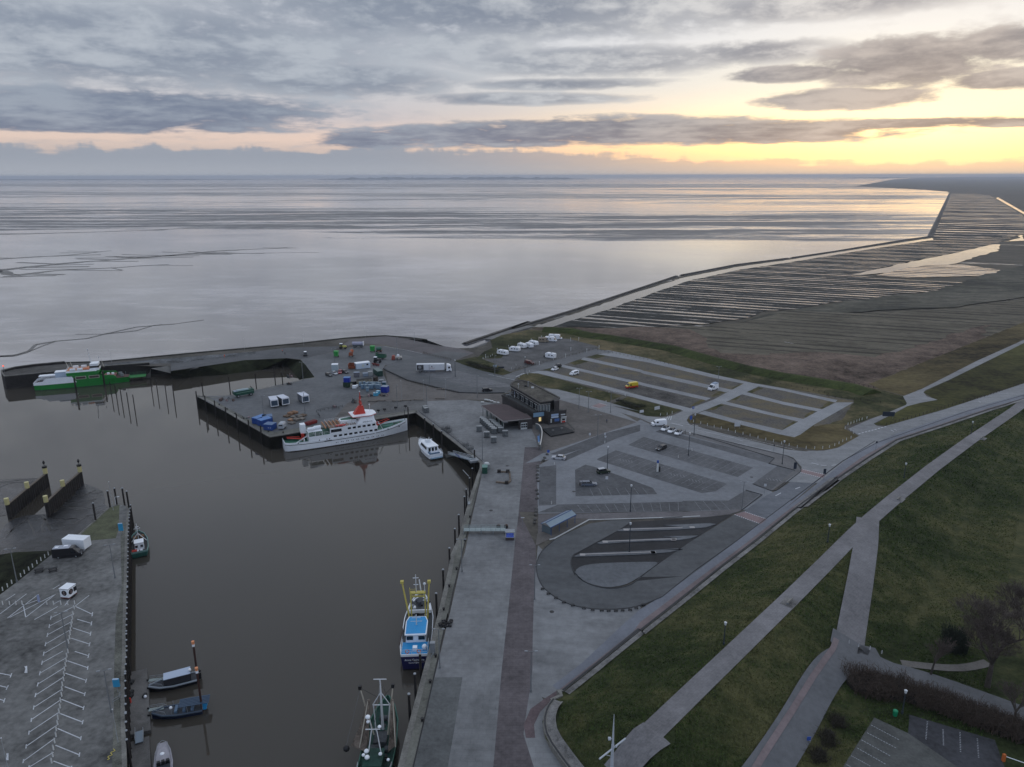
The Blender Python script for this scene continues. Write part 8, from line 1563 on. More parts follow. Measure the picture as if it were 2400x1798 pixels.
t = thing('red_skip', 'long low dark red skip right of the timber heap', 'skip'); q = [(-77.2,261.8,0),(-74.4,265.4,0)]; a = atan2(q[1][1]-q[0][1], q[1][0]-q[0][0]); t.location = ((q[0][0]+q[1][0])/2, q[0][1]+.8, 0); t.rotation_euler = (0, 0, a); MB().box((0, 0, .1), (4.2, 1.8, 1.0), top=(1.1, 1.1)).build('body', M('skip_red', (.20, .02, .02), .6, var=.2, scale=1.), t); MB().box((0, 0, 1.1), (4.2, 1.7, .06)).build('load', M('load_dark_red', (.13, .02, .02), .8), t)
# steel fence frames and gear heaps on the pier
def frame_rail(label, pts, m=None, h=1.1): t = thing('barrier', label, 'barrier'); rail(t, [(p[0], p[1], 0) for p in pts], h, m or M('barrier_dark', (.035, .037, .04), .7), 1.5, r=.07); return t
frame_rail('dark pipe barrier behind the white ferry, left length', [(-77.3,276.4,0),(-74.9,279.1,0),(-72.1,280.7,0)]); frame_rail('dark pipe barrier behind the ferry, beside the gear heap', [(-72,280.3,0),(-69.5,281.1,0),(-68.4,283.1,0)]); frame_rail('short dark barrier closing the path beside the ferry', [(-76,273.6,0),(-74.4,270.2,0)])
def heap(label, cx, cy, n, w, d, h, ms, seed, name='gear_heap'):
    r = random.Random(seed); t = thing(name, label, 'gear heap', (cx, cy, 0))
    for k in range(n):
        x, y = r.uniform(-w, w), r.uniform(-d, d); m = r.choice(ms)
        if r.random() < .5: MB().box((x, y, 0), (r.uniform(.4, 1.2), r.uniform(.3, .9), r.uniform(.3, h)), r.uniform(0, 3)).build('crate', m, t)
        else: MB().cyl((x, y, .15), (x+r.uniform(-1, 1), y+r.uniform(-1, 1), r.uniform(.2, h)), r.uniform(.06, .2), n=6).build('pipe', m, t)
gear = [M('gear_a', (.05, .055, .06), .8), M('gear_b', (.14, .15, .15), .8), M('gear_c', (.10, .07, .06), .8), M('gear_d', (.28, .20, .21), .8)]
q = (-120.4,293.6,0); heap('heap of dark nets and frames at the far pier corner', q[0], q[1], 12, 2.2, 1.4, 1.4, gear, 3)
q = (-117.5,292.4,0); heap('pinkish crates and sacks beside the far pier heap', q[0], q[1], 8, 1.8, 0.8, 0.7, gear, 4)
q = (-101.3,269.5,0); heap('tangle of dark bicycles and frames behind the blue containers', q[0], q[1], 12, 3.2, 1, 1, gear, 5)
q = (-99.8,317.5,0); heap('pale drums beside the pier tanks at the basin edge', q[0], q[1], 8, 1.2, 0.9, 1.3, gear, 6)
q = (-102.3,328.4,0); heap('blue and grey landing gear at the basin slope', q[0], q[1], 9, 1.6, 1, 2.2, gear, 7)
q = (-71.2,283.2,0); heap('dark gear heap by the barrier behind the ferry', q[0], q[1], 9, 1.6, 0.8, 1.2, gear, 8)
q = (-65.1,289.8,0); heap('green and white gear behind the red mast', q[0], q[1], 9, 1.2, 1, 1.5, gear, 9)
q = (-54.7,299,0); heap('tangle of dark pipes beside the navy container', q[0], q[1], 10, 1.9, 1, 0.8, gear, 10)
q = (-60.7,298.5,0); heap('gear with white lid below the roll boxes', q[0], q[1], 8, 1.3, 0.8, 1, gear, 11)
q = (-63.9,297.2,0); heap('low dark gear left of the red mast top', q[0], q[1], 6, 1.2, 0.8, 0.8, gear, 12)
cap_ = M('pile_cap', (.28, .30, .32), .6)
lampm = M('lamp_post_grey', (.17, .18, .19), .5); lampd = M('lamp_post_dark', (.035, .045, .055), .5); headm = M('lamp_head', (.60, .62, .64), .4)
def lamp_make(h, heads, m=None, arm=.7):
    t = thing('street_lamp', 'lamp', 'street lamp'); MB().cyl((0, 0, 0), (0, 0, h), .13, .08).build('pole', m or lampm, t); MB().cyl((0, 0, 0), (0, 0, .5), .2, .2).build('base', m or lampm, t)
    if heads == 0: MB().cyl((0, 0, h), (0, 0, h+.5), .18, .26).sph((0, 0, h+.5), .3, 8, 6, (1, 1, .5)).build('lantern', headm, t)
    else:
        for s in ((1,) if heads == 1 else (-1, 1)):
            MB().cyl((0, 0, h-.1), (s*arm, 0, h+.05), .05).build('arm', m or lampm, t); MB().box((s*(arm+.2), 0, h), (.55, .22, .1)).build('lamp_head', cap_, t)
    return t
L1, L2, L0, L0s, LT = Kind(lambda: lamp_make(8.5, 1)), Kind(lambda: lamp_make(8.5, 2)), Kind(lambda: lamp_make(7.5, 0, lampd)), Kind(lambda: lamp_make(4.2, 0, lampd)), Kind(lambda: lamp_make(9.5, 1, None, .3))
def at(P, k, labels, grp=None, rz=0.):
    for p, l in zip(P, labels): k((p[0], p[1], p[2]), rz, l, grp)
at([(-95.7,324.4,0),(-96.5,271.4,0),(-81.6,275.6,0),(-87.4,350.9,0)], L2, ['double headed lamp by the basin slope on the pier', 'double lamp behind the blue containers', 'double lamp behind the timber heap', 'double lamp beside the pale cube container'])
at([(-59.9,373.1,0),(-46.2,282.2,0)]+[(-36.69,315.2,0),(-14.66,296.7,0),(-9.77,226.1,0),(-34.04,280.5,0),(-7.99,331.8,0)], LT, ['tall thin lamp at the loader with the red bucket', 'tall thin lamp behind the ferry bow on the pier path', 'tall thin lamp inside the lorry loop kerb', 'tall thin lamp left of the building beside the tables', 'tall thin lamp on the quay next to the dark green container', 'tall thin lamp at the inner basin corner', 'tall thin lamp by the hedge at the lorry area exit'])
at([(30.5,247,0),(26.83,280.9,0),(30.11,276.1,0),(38.83,275.6,0)], L2, ['tall double lamp in the middle of the sandy plaza', 'short double lamp at the plaza edge, left one', 'double lamp at the plaza edge, near the left red crossing', 'double lamp at the plaza roadside'], None, .1)
at([(32.82,186.9,0),(30.16,216.8,0),(29.01,164,0)]+[(58.8,229.3,0),(65.4,249.2,0),(87.3,221.5,0)]+[(6.18,335.8,0),(-26.39,329.9,0)], L0, ['dark lamp at the front row of the paved car park', 'dark lamp beside the dark green off road car', 'dark lamp on the bus stand island', 'dark lamp between the upper dark bays', 'dark lamp below the three white cars', 'dark lamp at the car park corner by the main road', 'lamp at the caravan park entrance', 'lamp on the lorry standing area'])
at([(64.1,187.8,0),(91.8,315.2,0)]+[(-11.89,154.8,0),(4.9,143,0)]+[(3.31,112.9,0),(-13.82,119.6,0)], L2, ['double arm lamp at the right end of the front bays', 'double arm lamp by the blue camper van', 'double arm lamp on the quay edge strip left of the promenade', 'double arm lamp at the left side of the bus loop', 'double arm lamp at the near end of the brick strip', 'double arm lamp on the quay beside the blue trawler'])
at([(-92.6,152.5,0)]+[(-114.3,150.7,0)]+[(-87.8,125.4,0),(-70.1,107.9,0)], L2, ['double lamp on the left quay near the green cutter', 'double lamp on the slope edge behind the white posts', 'double lamp in the herringbone parking', 'double lamp near the lower blue board on the left quay'], None, .3)
at([(75.2,158.3,5.65),(114.7,199.4,4.52)]+[(160.2,242,2.72)]+[(39.28,118.3,5.96)], L0s, ['path lamp on the dike near the path fork', 'path lamp on the dike above the fork', 'farthest path lamp on the dike', 'nearest path lamp on the dike above the white mast'])
at([(67.6,107.1,0)], L0s, ['path lamp with white globe in the dark hedge'])
def pole_make(h, r_=.07, m=None):
    t = thing('flagpole', 'pole', 'flagpole'); MB().cyl((0, 0, 0), (0, 0, h), r_, r_*.5, 6).build('pole', m or M('pole_pale', (.33, .35, .37), .4), t); MB().sph((0, 0, h), r_*1.8).build('finial', headm, t); return t
FP, SM = Kind(lambda: pole_make(8.6)), Kind(lambda: pole_make(6.5, .06))
at([(-46,293,0),(-36.71,292.9,0),(-27.76,294.5,0)], FP, ['left one of the three bare flagpoles on the sandy plaza', 'middle one of the three bare flagpoles on the sandy plaza', 'right one of the three bare flagpoles on the sandy plaza']); at([(-111.8,188.5,0)], FP, ['bare white flagpole leaning over the tip of the left quay'])
for k, p in enumerate([(-200.8,357.7,0)]+[(-143.6,384.7,0),(-114.7,395.6,0),(-84.6,415.4,0),(-54.6,402.9,0)]+[(-54.8,403.8,0),(-59.7,372,0)]): SM((p[0], p[1], 0), 0, 'thin pole in the line along the seaward mole edge', 'thin poles along the mole')
at([(-79.1,94.4,0),(-65.2,100.7,0)], SM, ['thin pole at the left bottom corner', 'thin pole on the left quay edge below the blue board'])
pw = M('pile_wood', (.020, .017, .016), .8, var=.4, scale=1.5); cap_ = M('pile_cap', (.28, .30, .32), .6)
def pile_make(h, r_, caps=True):
    t = thing('mooring_pile', 'pile', 'mooring pile'); MB().cyl((0, 0, -2), (0, 0, h), r_, r_*.92, 8).build('shaft', pw, t)
    if caps: MB().cyl((0, 0, h), (0, 0, h+.15), r_*1.1, r_*.9, 8).build('cap', cap_, t)
    return t
PL, PT, PS = Kind(lambda: pile_make(7, .2, False)), Kind(lambda: pile_make(11.5, .22)), Kind(lambda: pile_make(7.2, .24))
for p in [(-179.1,314.9,-5),(-174.3,310.1,-5),(-170.3,306.6,-5),(-163.2,298.3,-5),(-159,295.1,-5),(-164.8,322.7,-5),(-160.4,318.9,-5),(-153.1,311.7,-5),(-148.6,309.1,-5)]: PL(p, 0, 'slender dark mooring pile standing free in the harbour water near the green ferry', 'free standing piles in the basin')
at([(-197.5,319.6,-5),(-191.3,331.9,-5)], Kind(lambda: pile_make(7.5, .42, False)), ['thick dark pile in front of the green ferry, left one', 'thick dark pile in front of the green ferry, right one'])
PL((-147.3,306.5,-5), 0, 'slender dark pile alone left of the pier corner')
for p, h in zip([(-131.3,299.3,0),(-120.3,300.9,0),(-111.9,309.1,0),(-105.5,315.4,0),(-102.6,316.5,0)], (6.6, 8, 7.4, 8.5, 5.6)): t = pile_make(h+5, .24, False); t.location = (p[0]-.2, p[1]+.5, -5); tag(t, 'tall dark pile behind the far edge of the pier', None, 'tall piles at the far pier edge')
ks = Kind(lambda: pile_make(7.6, .26, False))
for p in [(-133.4,298.6,0),(-127,291.9,0),(-120.3,285,0),(-112.6,276.3,0),(-105.2,267.7,0),(-98.1,260.4,0),(-91.4,253.9,0)]: ks((p[0]-.3, p[1]-.5, -5), 0, 'dark fender pile along the left face of the pier', 'fender piles on the pier face')
kq = Kind(lambda: pile_make(8.0, .26))
for p in [(-32.18,261.3,0),(-28.24,254.1,0),(-24.5,246.5,0),(-11.97,228.2,0)]: kq((p[0]-.5, p[1]-.6, -5), 0, 'dark pile beside the white cruise boat and gangway', 'piles at the inner basin wall')
for p in [(-12.03,211.2,0),(-12.46,203.7,0),(-12.96,195.5,0),(-13.16,190.5,0),(-13.99,179,0),(-14.43,170.9,0),(-15,160.8,0),(-15.64,150.7,0),(-16.23,140.7,0)]+[(-17.21,119.8,0),(-17.46,114,0),(-17.81,108.6,0)]: kq((p[0]-.3, p[1], -5), 0, 'pale capped fender pile along the promenade quay wall', 'fender piles along the promenade quay')
kf = Kind(lambda: pile_make(6.2, .2)); pts = LQ_R; acc = 0; d_ = 0
for a, b in zip(pts[1:], pts[2:]):
    a, b = Vector(a), Vector(b); L = (b-a).length; n = Vector((b-a)); n.normalize(); o = Vector((-n.y, n.x, 0)); d_ = 0
    while d_ < L:
        p = a+n*d_+o*.55
        if p.y > 98: kf((p.x, p.y, -5), 0, 'dark timber fender pile in the close row along the left quay', 'fender piles along the left quay')
        d_ += 2.3
for p in [(-113.7,190.1,0),(-112.7,191.9,0),(-110.5,191.9,0),(-108.2,189.8,0),(-113.4,182.1,0)]: kq((p[0], p[1]+.3, -5.6+2.6), 0, 'dark post standing at the tip of the left quay', 'posts round the left quay tip')
t = thing('berth_post', 'black post behind the ferry bow', 'post', (-40.3,271,0)); MB().cyl((0, 0, -5), (0, 0, 4), .22).build('shaft', pw, t)
for k, p in enumerate([(-52.8,276.2,0),(-50.6,277.7,0),(-46.5,279.9,0),(-42.9,281.8,0)]):
    t = thing('fender_board', 'black fender board on the railing behind the ferry bow', 'fender', (p[0], p[1], 0), group='fender boards behind the ferry'); MB().box((0, 0, .6), (1.2, .3, .7)).build('board', black, t); MB().box((0, .1, 0), (.15, .15, 1.2)).build('post', pw, t)
t = thing('railing', 'dark railing on the quay path behind the ferry bow', 'railing'); rail(t, [(p[0], p[1], 0) for p in [(-54.2,275.5,0),(-46.4,279.4,0),(-42,281.8,0)]], 1.1, M('rail_mid', (.10, .10, .10), .6), 2.)
t = thing('railing', 'dark railing along the inner basin edge above the cruise boat', 'railing'); rail(t, [(p[0], p[1], 0) for p in [(-36.97,277.1,0),(-22.88,251,0),(-12.65,230.3,0)]], 1.05, MATS['rail_mid'], 2.2)
# navigation dolphins with yellow heads
yc = M('beacon_yellow', (.50, .45, .22), .5, var=.1, scale=1.)
for k, (P, lab) in enumerate((([(-144.9,193.5,-0.6),(-146.5,205.1,-0.6),(-147.9,216.4,-0.6)], 'left slatted timber guide wall with three pale yellow posts'), ([(-134.8,195.2,-0.6),(-136.5,206.4,-0.6),(-137.7,217.7,-0.6)], 'right slatted timber guide wall with three pale yellow posts'))):
    t = thing('guide_wall', lab, 'guide wall'); MB().strip([(p[0], p[1], -6) for p in P], .5, 5.4).build('timber_wall', pw, t); MB().strip([(p[0], p[1], -.6) for p in P], .7, .14).build('top_beam', M('beam_brown', (.12, .10, .08), .8), t)
    rb = MB(); a, b = Vector(P[0]), Vector(P[2])
    for i in range(18): q = a.lerp(b, (i+.5)/18); rb.cyl((q.x+.35, q.y-.3, -6), (q.x+.35, q.y-.3, -.8), .11, n=5)
    rb.build('slats', M('slat_grey', (.045, .042, .04), .8), t)
    for i, p in enumerate(P):
        c = MB().cyl((p[0], p[1], -6), (p[0], p[1], -.5), .55, n=12).build('pile', pw, t); MB().cyl((p[0], p[1], -.5), (p[0], p[1], 1.4), .62, n=14).build('yellow_post', yc, t)
        if i == 2: MB().cyl((p[0], p[1], 1.4), (p[0], p[1], 2.0), .7, n=10).cyl((p[0], p[1], 2), (p[0], p[1], 3.9), .06).cyl((p[0], p[1], 2.5), (p[0], p[1], 3.1), .1, .4).cyl((p[0], p[1], 3.2), (p[0], p[1], 3.8), .4, .1).build('topmark', black, t)
for p, l, m in (([(-64.3,128.2,-1)], 'x', 0),): pass
for k, p in enumerate([(-59,117.8,-5),(-56.9,113.7,-5)]):
    q = ((-60.4,120.3,4.6), (-57.2,113.9,3.6))[k]; t = thing('mooring_pile', ('dark pile with orange and white head, the taller one behind the speedboats', 'dark pile with orange and white head, the shorter one beside the outboard motor')[k], 'mooring pile', (q[0], q[1], -5)); h = (9.4, 8.4)[k]
    MB().cyl((0, 0, -2), (0, 0, h), .2).build('shaft', M('pile_brown', (.045, .02, .016), .8), t); MB().cyl((0, 0, h), (0, 0, h+.5), .26).build('white_band', white, t); MB().cyl((0, 0, h+.5), (0, 0, h+1.1), .26, .3).build('orange_head', M('orange_pale', (.7, .28, .13), .6), t)
t = thing('light_beacon', 'red lit beacon on a post at the mole head', 'beacon', (-242.2,338.9,0)); MB().cyl((0, 0, 0), (0, 0, 3), .1).build('post', steel, t); MB().sph((0, 0, 3.3), .35).build('light', M('red_light', (1, .12, .05), .5, emit=1.2), t)
t = thing('light_beacon', 'small light on an arm at the tip of the left quay', 'beacon', (-112.8,191.9,0)); MB().cyl((0, 0, 0), (0, 0, 2.4), .07).cyl((0, 0, 2.4), (.8, 0, 2.6), .06).box((1, 0, 2.5), (.6, .3, .14)).build('arm', headm, t)
# small white posts
wp = M('post_white', (.62, .63, .62), .6)
def post_make(h=.95, r_=.11):
    t = thing('white_post', 'post', 'bollard'); MB().cyl((0, 0, 0), (0, 0, h), r_, r_*.9, 6).build('post', wp, t); MB().cyl((0, 0, h), (0, 0, h+.08), r_*.7).build('reflector', cap_, t); return t
kp = Kind(post_make)
def posts(P, l, g):
    for p in P: kp((p[0], p[1], 0), 0, l, g)
posts([(-114.6,163.2,0),(-114.6,161.8,0),(-114.7,160.4,0),(-114.8,159,0),(-114.8,157.3,0),(-114.8,155.9,0),(-114.9,154.4,0),(-114.8,152.9,0),(-115,150,0),(-115,148.5,0),(-115.1,147,0)], 'short white post in the slanting row along the slope edge of the left quay', 'white posts along the slope edge')
posts([(-111.3,141.3,0),(-109.8,141.3,0),(-108.4,141.3,0),(-107.1,141.4,0),(-101.7,141.4,0),(-100.2,141.3,0),(-98.6,141.3,0),(-97.1,141.3,0)], 'short white post in the level row left of the snack trailer', 'white posts in the level row')
posts([(-95.7,141.5,0),(-94.7,139.6,0),(-93.7,137.4,0),(-92.9,135.8,0),(-92.2,134.4,0),(-91.5,133,0),(-90.9,131.7,0),(-90.2,130.3,0),(-89.5,128.9,0),(-88.9,127.5,0),(-87.2,124.4,0),(-86.7,123.1,0),(-86,121.7,0),(-85.3,120.3,0),(-84.7,119,0),(-84,117.6,0),(-83.2,116.1,0),(-82.6,114.7,0),(-81.9,113.4,0),(-81.1,111.9,0),(-80.4,110.4,0),(-79.6,108.9,0),(-79,107.6,0),(-78.3,106.1,0),(-77.6,104.8,0),(-77,103.4,0),(-76.2,102,0),(-75.6,100.6,0),(-74.9,99.1,0),(-74.1,97.6,0),(-73.5,96.3,0)], 'short white post in the spine of the herringbone parking lines', 'white posts in the herringbone parking')
posts([(57.8,271.8,0),(60.5,272.5,0),(62.8,274.2,0),(68.7,263.8,0),(70.9,261.7,0),(72.9,259.7,0),(74.9,257.7,0),(77,255.8,0),(79.1,253.9,0),(81,251.7,0),(83.2,249.8,0),(85.2,248,0),(87.3,245.8,0),(89.4,243.8,0),(91.5,242,0),(93.6,239.9,0),(95.6,238.2,0),(97.7,236.3,0),(100.4,235.4,0),(103.2,235.1,0),(106,235.3,0),(108.7,236.2,0),(111.2,237.9,0),(113.5,239.8,0),(115.7,241.9,0),(117.8,243.6,0),(120.2,245.4,0)], 'small white post in the curved row round the field car park verge', 'white posts round the field verge')
posts([(122.5,255.5,0),(123.8,253.8,0),(123.4,250.7,0),(125.5,259.9,0),(127.1,261.1,0),(128.8,262.3,0),(130.4,263.5,0),(131.9,264.7,0),(133.4,265.7,0),(136,267.3,0)], 'small white post round the path entrance to the marsh', 'white posts at the path entrance')
posts([(-14.72,363.9,0),(-13.32,366.3,0),(-12.33,367.1,0),(-11.01,368.8,0),(-10.18,371.3,0),(-0.24,343.5,0),(2.04,350.2,0),(7.4,333.7,0),(8.31,338,0),(3.25,327.6,0),(4.38,332.1,0)], 'small white post at the corner of the caravan park', 'white posts at the caravan park')
posts([(38.72,289.1,0),(48,298.5,0)]+[(13.64,221.4,0),(11.16,191.8,0),(32.34,241.1,0)]+[(55,227.3,0),(61,233.6,0)], 'single white marker post in the car parks', 'white marker posts in the car parks')
t = thing('charging_post', 'tall blue and white information pillar in the car park', 'pillar', (45.8,215.4,0)); MB().box((0, 0, 0), (.55, .3, 3.6)).build('pillar', wp, t); MB().box((0, -.02, 3.0), (.6, .34, .9)).build('blue_panel', M('panel_blue', (.03, .08, .3), .5), t); MB().box((.7, .2, 0), (.4, .3, 1.7)).build('ticket_machine', black, t)
q_ = Kind(lambda: (lambda t: (MB().cyl((0, 0, 0), (0, 0, 1.6), .1).build('post', wp, t), MB().box((0, 0, 1.6), (.35, .35, .35)).build('lamp', headm, t), t)[-1])(thing('power_post', 'p', 'service post')))
for p in [(-13.5,366.3,0),(-7.75,379.9,0),(-1.81,387.2,0),(4.74,395.6,0),(10.81,403.2,0),(16.86,411.3,0),(37.78,406.5,0),(33.12,405.6,0),(46.9,385.7,0),(39.58,378.2,0),(31.38,381.5,0),(27.56,366.7,0),(13.48,351.2,0),(6.29,342.3,0),(21.04,361.8,0)]: q_((p[0], p[1], 0), 0, 'white topped service post beside the caravans', 'service posts in the caravan park')
def sign(p, w, h, z, m, label, rz=0., posts_=1, back=None):
    t = thing('sign', label, 'sign', p, rz)
    for s in ((0,) if posts_ == 1 else (-w*.4, w*.4)): MB().cyl((s, 0, 0), (s, 0, z+h*.5), .05, n=5).build('post', steel, t)
    MB().box((0, -.08, z), (w, .08, h)).build('panel', m, t); return t
sb, sw = M('sign_blue', (.03, .09, .38), .5), M('sign_white', (.55, .57, .6), .5); sd = M('sign_dark', (.02, .03, .05), .5)
sign((83.1,256.6,0), 2.2, 1.7, .8, sw, 'white notice board on the long verge of the field car park', .1, 2); sign((57.5,277.7,0), 2.6, 1.3, .6, sw, 'white notice board on the small green verge', .5, 2); sign((49.7,268.3,0), 1.8, 1.0, 2.4, sw, 'white board on tall posts by the white van', .4, 2)
sign((144.3,267.7,0), 4.4, 1.8, .9, sd, 'dark blue direction board beside the path to the marsh', -.1, 2); sign((67.7,264,0), .9, 1.5, 1.0, sb, 'blue and white sign at the field car park entrance', .2); t = sign((70.8,273.6,0), .8, .9, 2.2, sb, 'blue parking sign at the field car park entrance')
text('letter', 'P', .7, white, t, (0, -.14, 2.65), (radians(90), 0, 0)); sign((95.6,208.9,0), .8, 1.6, 2.0, sd, 'dark sign board at the right end of the far red crossing'); sign((123.4,233.8,0), .6, .7, 2.6, sd, 'round dark sign on a pole beside the dike road')
t = sign((89.4,216.2,0), .9, 2.2, .6, sd, 'stack of dark direction signs at the car park corner'); sign((74,198.6,0), .7, .8, 2.4, sw, 'white sign at the car park exit'); sign((28.74,206.9,0), .8, .9, 1.2, sw, 'white sign in the dark bay beside the green off road car'); sign((12.11,230.1,0), .8, .9, .9, sb, 'blue and white sign at the corner of the sandy plaza')
sign((27.44,244.6,0), .7, .8, 1.8, sw, 'white sign on the near edge of the sandy plaza'); sign((32.69,244,0), .6, .7, 2.2, sw, 'white sign near the right edge of the sandy plaza'); sign((32.57,241.7,0), .6, .6, 2., sw, 'small white sign at the top of the paved car park'); sign((-2.61,259.8,0), 2.0, 1.3, 1.2, sw, 'pale blue board on a post in front of the canopy hall'); sign((-103.2,141.3,0), .5, 1.7, .8, M('sign_lilac', (.30, .34, .5), .6), 'blue striped pillar sign in the level row of posts')
sign((87.8,231.3,0), .4, .5, 2.6, sd, 'small dark sign at the roadside kerb'); sign((2.75,177.9,0), .9, .2, 2.6, sw, 'small white topped sign on the brick strip'); sign((59.5,232.5,0), .6, .6, 1.0, sw, 'small board at the foot of the lamp in the upper bays'); sign((49.9,339.8,0), 1.3, 1.0, .3, M('stone_grey', (.2, .2, .2), .8), 'grey bin group in the field car park')
sign((-8.27,344.6,0), 2.0, 1.3, .6, M('sign_pale', (.35, .42, .5), .5), 'pale blue board at the caravan park corner', .3, 2); sign((-5.28,343.5,0), 3.0, .8, .5, sd, 'dark notice board beside the pale blue board', .2, 2); sign((118.9,331.6,0), 1.2, .5, .3, sw, 'small white plate on the green bank', .1)
# benches, boulders, planters
st_ = M('bench_stone', (.17, .15, .13), .85, var=.2, scale=1.)
kb = Kind(lambda: (lambda t: (MB().box((0, 0, .35), (4.2, .7, .15)).build('seat', st_, t), [MB().box((x, 0, 0), (.3, .6, .35)).build('leg', st_, t) for x in (-1.6, 1.6)], t)[-1])(thing('stone_bench', 'b', 'bench')))
at([(-47.8,291.3,0),(-43.7,292.1,0),(-39.01,292.7,0),(-30.19,294.5,0),(-31.14,308.4,0)]+[(-57.9,290.9,0),(-54.4,291.5,0)], kb, ['long stone bench left of the first flagpole', 'stone bench between the first and second flagpoles', 'stone bench left of the second flagpole', 'stone bench beside the third flagpole', 'stone bench at the lorry loop kerb', 'stone bench behind the red mast, left one', 'stone bench behind the red mast, right one'])
for p, l in (((56.4,131.9,6), 'weathered bench on a paved square beside the lower dike path'), ((104.6,182.8,5.32), 'pale bench at the dike path above the fork'), ((161.3,237.7,2.67), 'pale bench at the far dike path')): 
    t = thing('park_bench', l, 'bench', (p[0], p[1], p[2]+.1), .8); MB().box((0, 0, .4), (1.9, .5, .08)).build('seat', M('bench_pale', (.24, .23, .21), .8), t); MB().box((0, -.28, .5), (1.9, .08, .45)).build('backrest', MATS['bench_pale'], t); MB().box((-.7, 0, 0), (.1, .45, .4)).build('leg', steel, t); MB().box((.7, 0, 0), (.1, .45, .4)).build('leg', steel, t); MB().box((0, 0, -.06), (3.2, 2.6, .1)).build('paved_base', M('stone_strip', (0, 0, 0)), t)
rk = random.Random(21); bm_ = M('boulder_grey', (.10, .095, .09), .9, var=.3, scale=2.)
def boulder(p, s, l, g):
    mb = MB(); mb.sph((0, 0, s*.35), s, 7, 5, (1, .8, .7)); mb.v = [(x*rk.uniform(.85, 1.15), y*rk.uniform(.85, 1.15), z) for x, y, z in mb.v]; o = mb.build('boulder', bm_, None, (p[0], p[1], 0)); o.rotation_euler = (0, 0, rk.uniform(0, 3)); tag(o, l, 'boulder', g)
for p in [(11.73,230.2,0),(10.74,227.1,0),(10.27,224.8,0),(8.29,220.5,0),(8.12,218.6,0),(8.07,216.2,0),(7.85,212.9,0),(7.77,210.4,0),(7.86,207.9,0),(7.28,201.1,0),(7.37,198.6,0),(7.09,195.4,0),(6.73,188.5,0),(6.65,186.9,0),(6.42,184.8,0),(6.17,181.9,0),(5.96,179.9,0)]: boulder(p, .62, 'grey boulder in the line between the brick strip and the car park', 'boulders beside the brick strip')
kst = Kind(lambda: (lambda t: (MB().box((0, 0, .3), (.8, .5, .12)).build('top', bb2, t), [MB().box((x, 0, 0), (.1, .4, .3)).build('leg', bb2, t) for x in (-.3, .3)], t)[-1])(thing('low_barrier', 'b', 'barrier')))
for p in [(6.81,147,0),(8.02,145,0),(9.6,143.3,0),(11.23,141.6,0),(13.08,140.4,0),(15.42,139.3,0),(17.23,138.7,0),(19.14,138.4,0),(20.62,138.3,0),(22.16,138.3,0),(23.61,138.4,0),(25.26,138.6,0),(26.71,139.3,0),(28.5,140.5,0)]: kst((p[0], p[1], 0), rk.uniform(-.3, .3), 'low dark hoop in the arc round the bus loop', 'low hoops round the bus loop')
mb = MB()
for q in ([(17.29,162.7,0.2),(34.76,163.8,0.2)], [(23.67,169.3,0.2),(41.5,170.6,0.2)], [(29.98,175.9,0.2),(45.1,176.9,0.2)]): mb.strip(q, .3, .05)
for q in ([(17.27,162.5,0.2),(34.74,163.6,0.2),(23.64,169.1,0.2),(41.5,170.5,0.2),(29.95,175.7,0.2)], [(47.7,177,0.2),(41.2,170.2,0.2),(34.9,163.6,0.2)]):
    for p in q: mb.box((p[0], p[1], .2), (1.3, 1.0, .06))
tag(mb.build('tactile_paving', M('tactile_pale', (.36, .34, .33), .8)), kind='structure')
for p, l in (((-5.94,187.8,0), 'round drain cover on the promenade left of the brick strip'), ((8.43,138.2,0), 'round drain cover below the bus loop'), ((-1.6,220.6,0), 'oval drain cover above the seating corner'), ((18.22,200.4,0), 'drain cover left of the near dark bays'), ((74.1,210.9,0), 'drain cover in the pale lane by the exit')): tag(MB().cyl((0, 0, 0), (0, 0, .06), .5, n=14).build('drain_cover', black, None, p), l, 'drain cover')
# mooring bollards, ropes and clutter on the quay edge
kbo = Kind(lambda: (lambda t: (MB().cyl((0, 0, 0), (0, 0, .45), .22, .2).build('post', black, t), MB().cyl((0, 0, .45), (0, 0, .6), .32, .3).build('head', black, t), t)[-1])(thing('mooring_bollard', 'b', 'mooring bollard')))
for p in [(-12.49,183.5,0),(-13.04,170.2,0),(-14.16,155.9,0),(-15.29,148.2,0),(-15.68,138.9,0)]+[(-15.83,122.9,0),(-16.1,115.4,0),(-16.41,105.5,0)]+[(-120.5,286.6,0),(-115.1,280.6,0),(-109.7,274.6,0),(-104.3,268.8,0),(-89.9,253.4,0),(-84.2,252.4,0)]+[(-98.5,168.8,0),(-91.8,155.1,0)]+[(-87.2,145.9,0),(-81.3,133.9,0)]: kbo((p[0]+.9, p[1], 0.03), 0, 'small black mooring bollard near the quay edge', 'mooring bollards on the quays')
t = thing('net_pile', 'black heap of net and chain on the quay by the blue trawler', 'net pile', (-13.89,133.7,0)); r = random.Random(4); mb = MB()
for k in range(40): mb.sph((r.uniform(-1.3, 1.3), r.uniform(-1.1, 1.1), r.uniform(.05, .5)), r.uniform(.15, .35), 6, 4, (1.4, 1, .6))
mb.build('netting', black, t)
t = thing('supply_rack', 'grey blue fuel rack on the quay edge by the trawler stern', 'rack', (-15.69,124.5,0)); MB().box((0, 0, 0), (1.0, .8, 2.2)).build('cabinet', steel, t); MB().cyl((.2, -.8, 0), (.2, -.8, 1.2), .12).cyl((-.1, -1.6, .0), (.3, -1.4, .9), .08).build('hose', steel, t)
t = thing('service_stair', 'steel landing stair on the quay wall above the gangway barrier', 'stair', (-12.35,192.4,0)); MB().box((0, 0, 0), (.7, 1.8, .2)).build('platform', steel, t); rail(t, [(-.35, -.9, .2), (-.35, .9, .2)], 1.0, steel, .6)
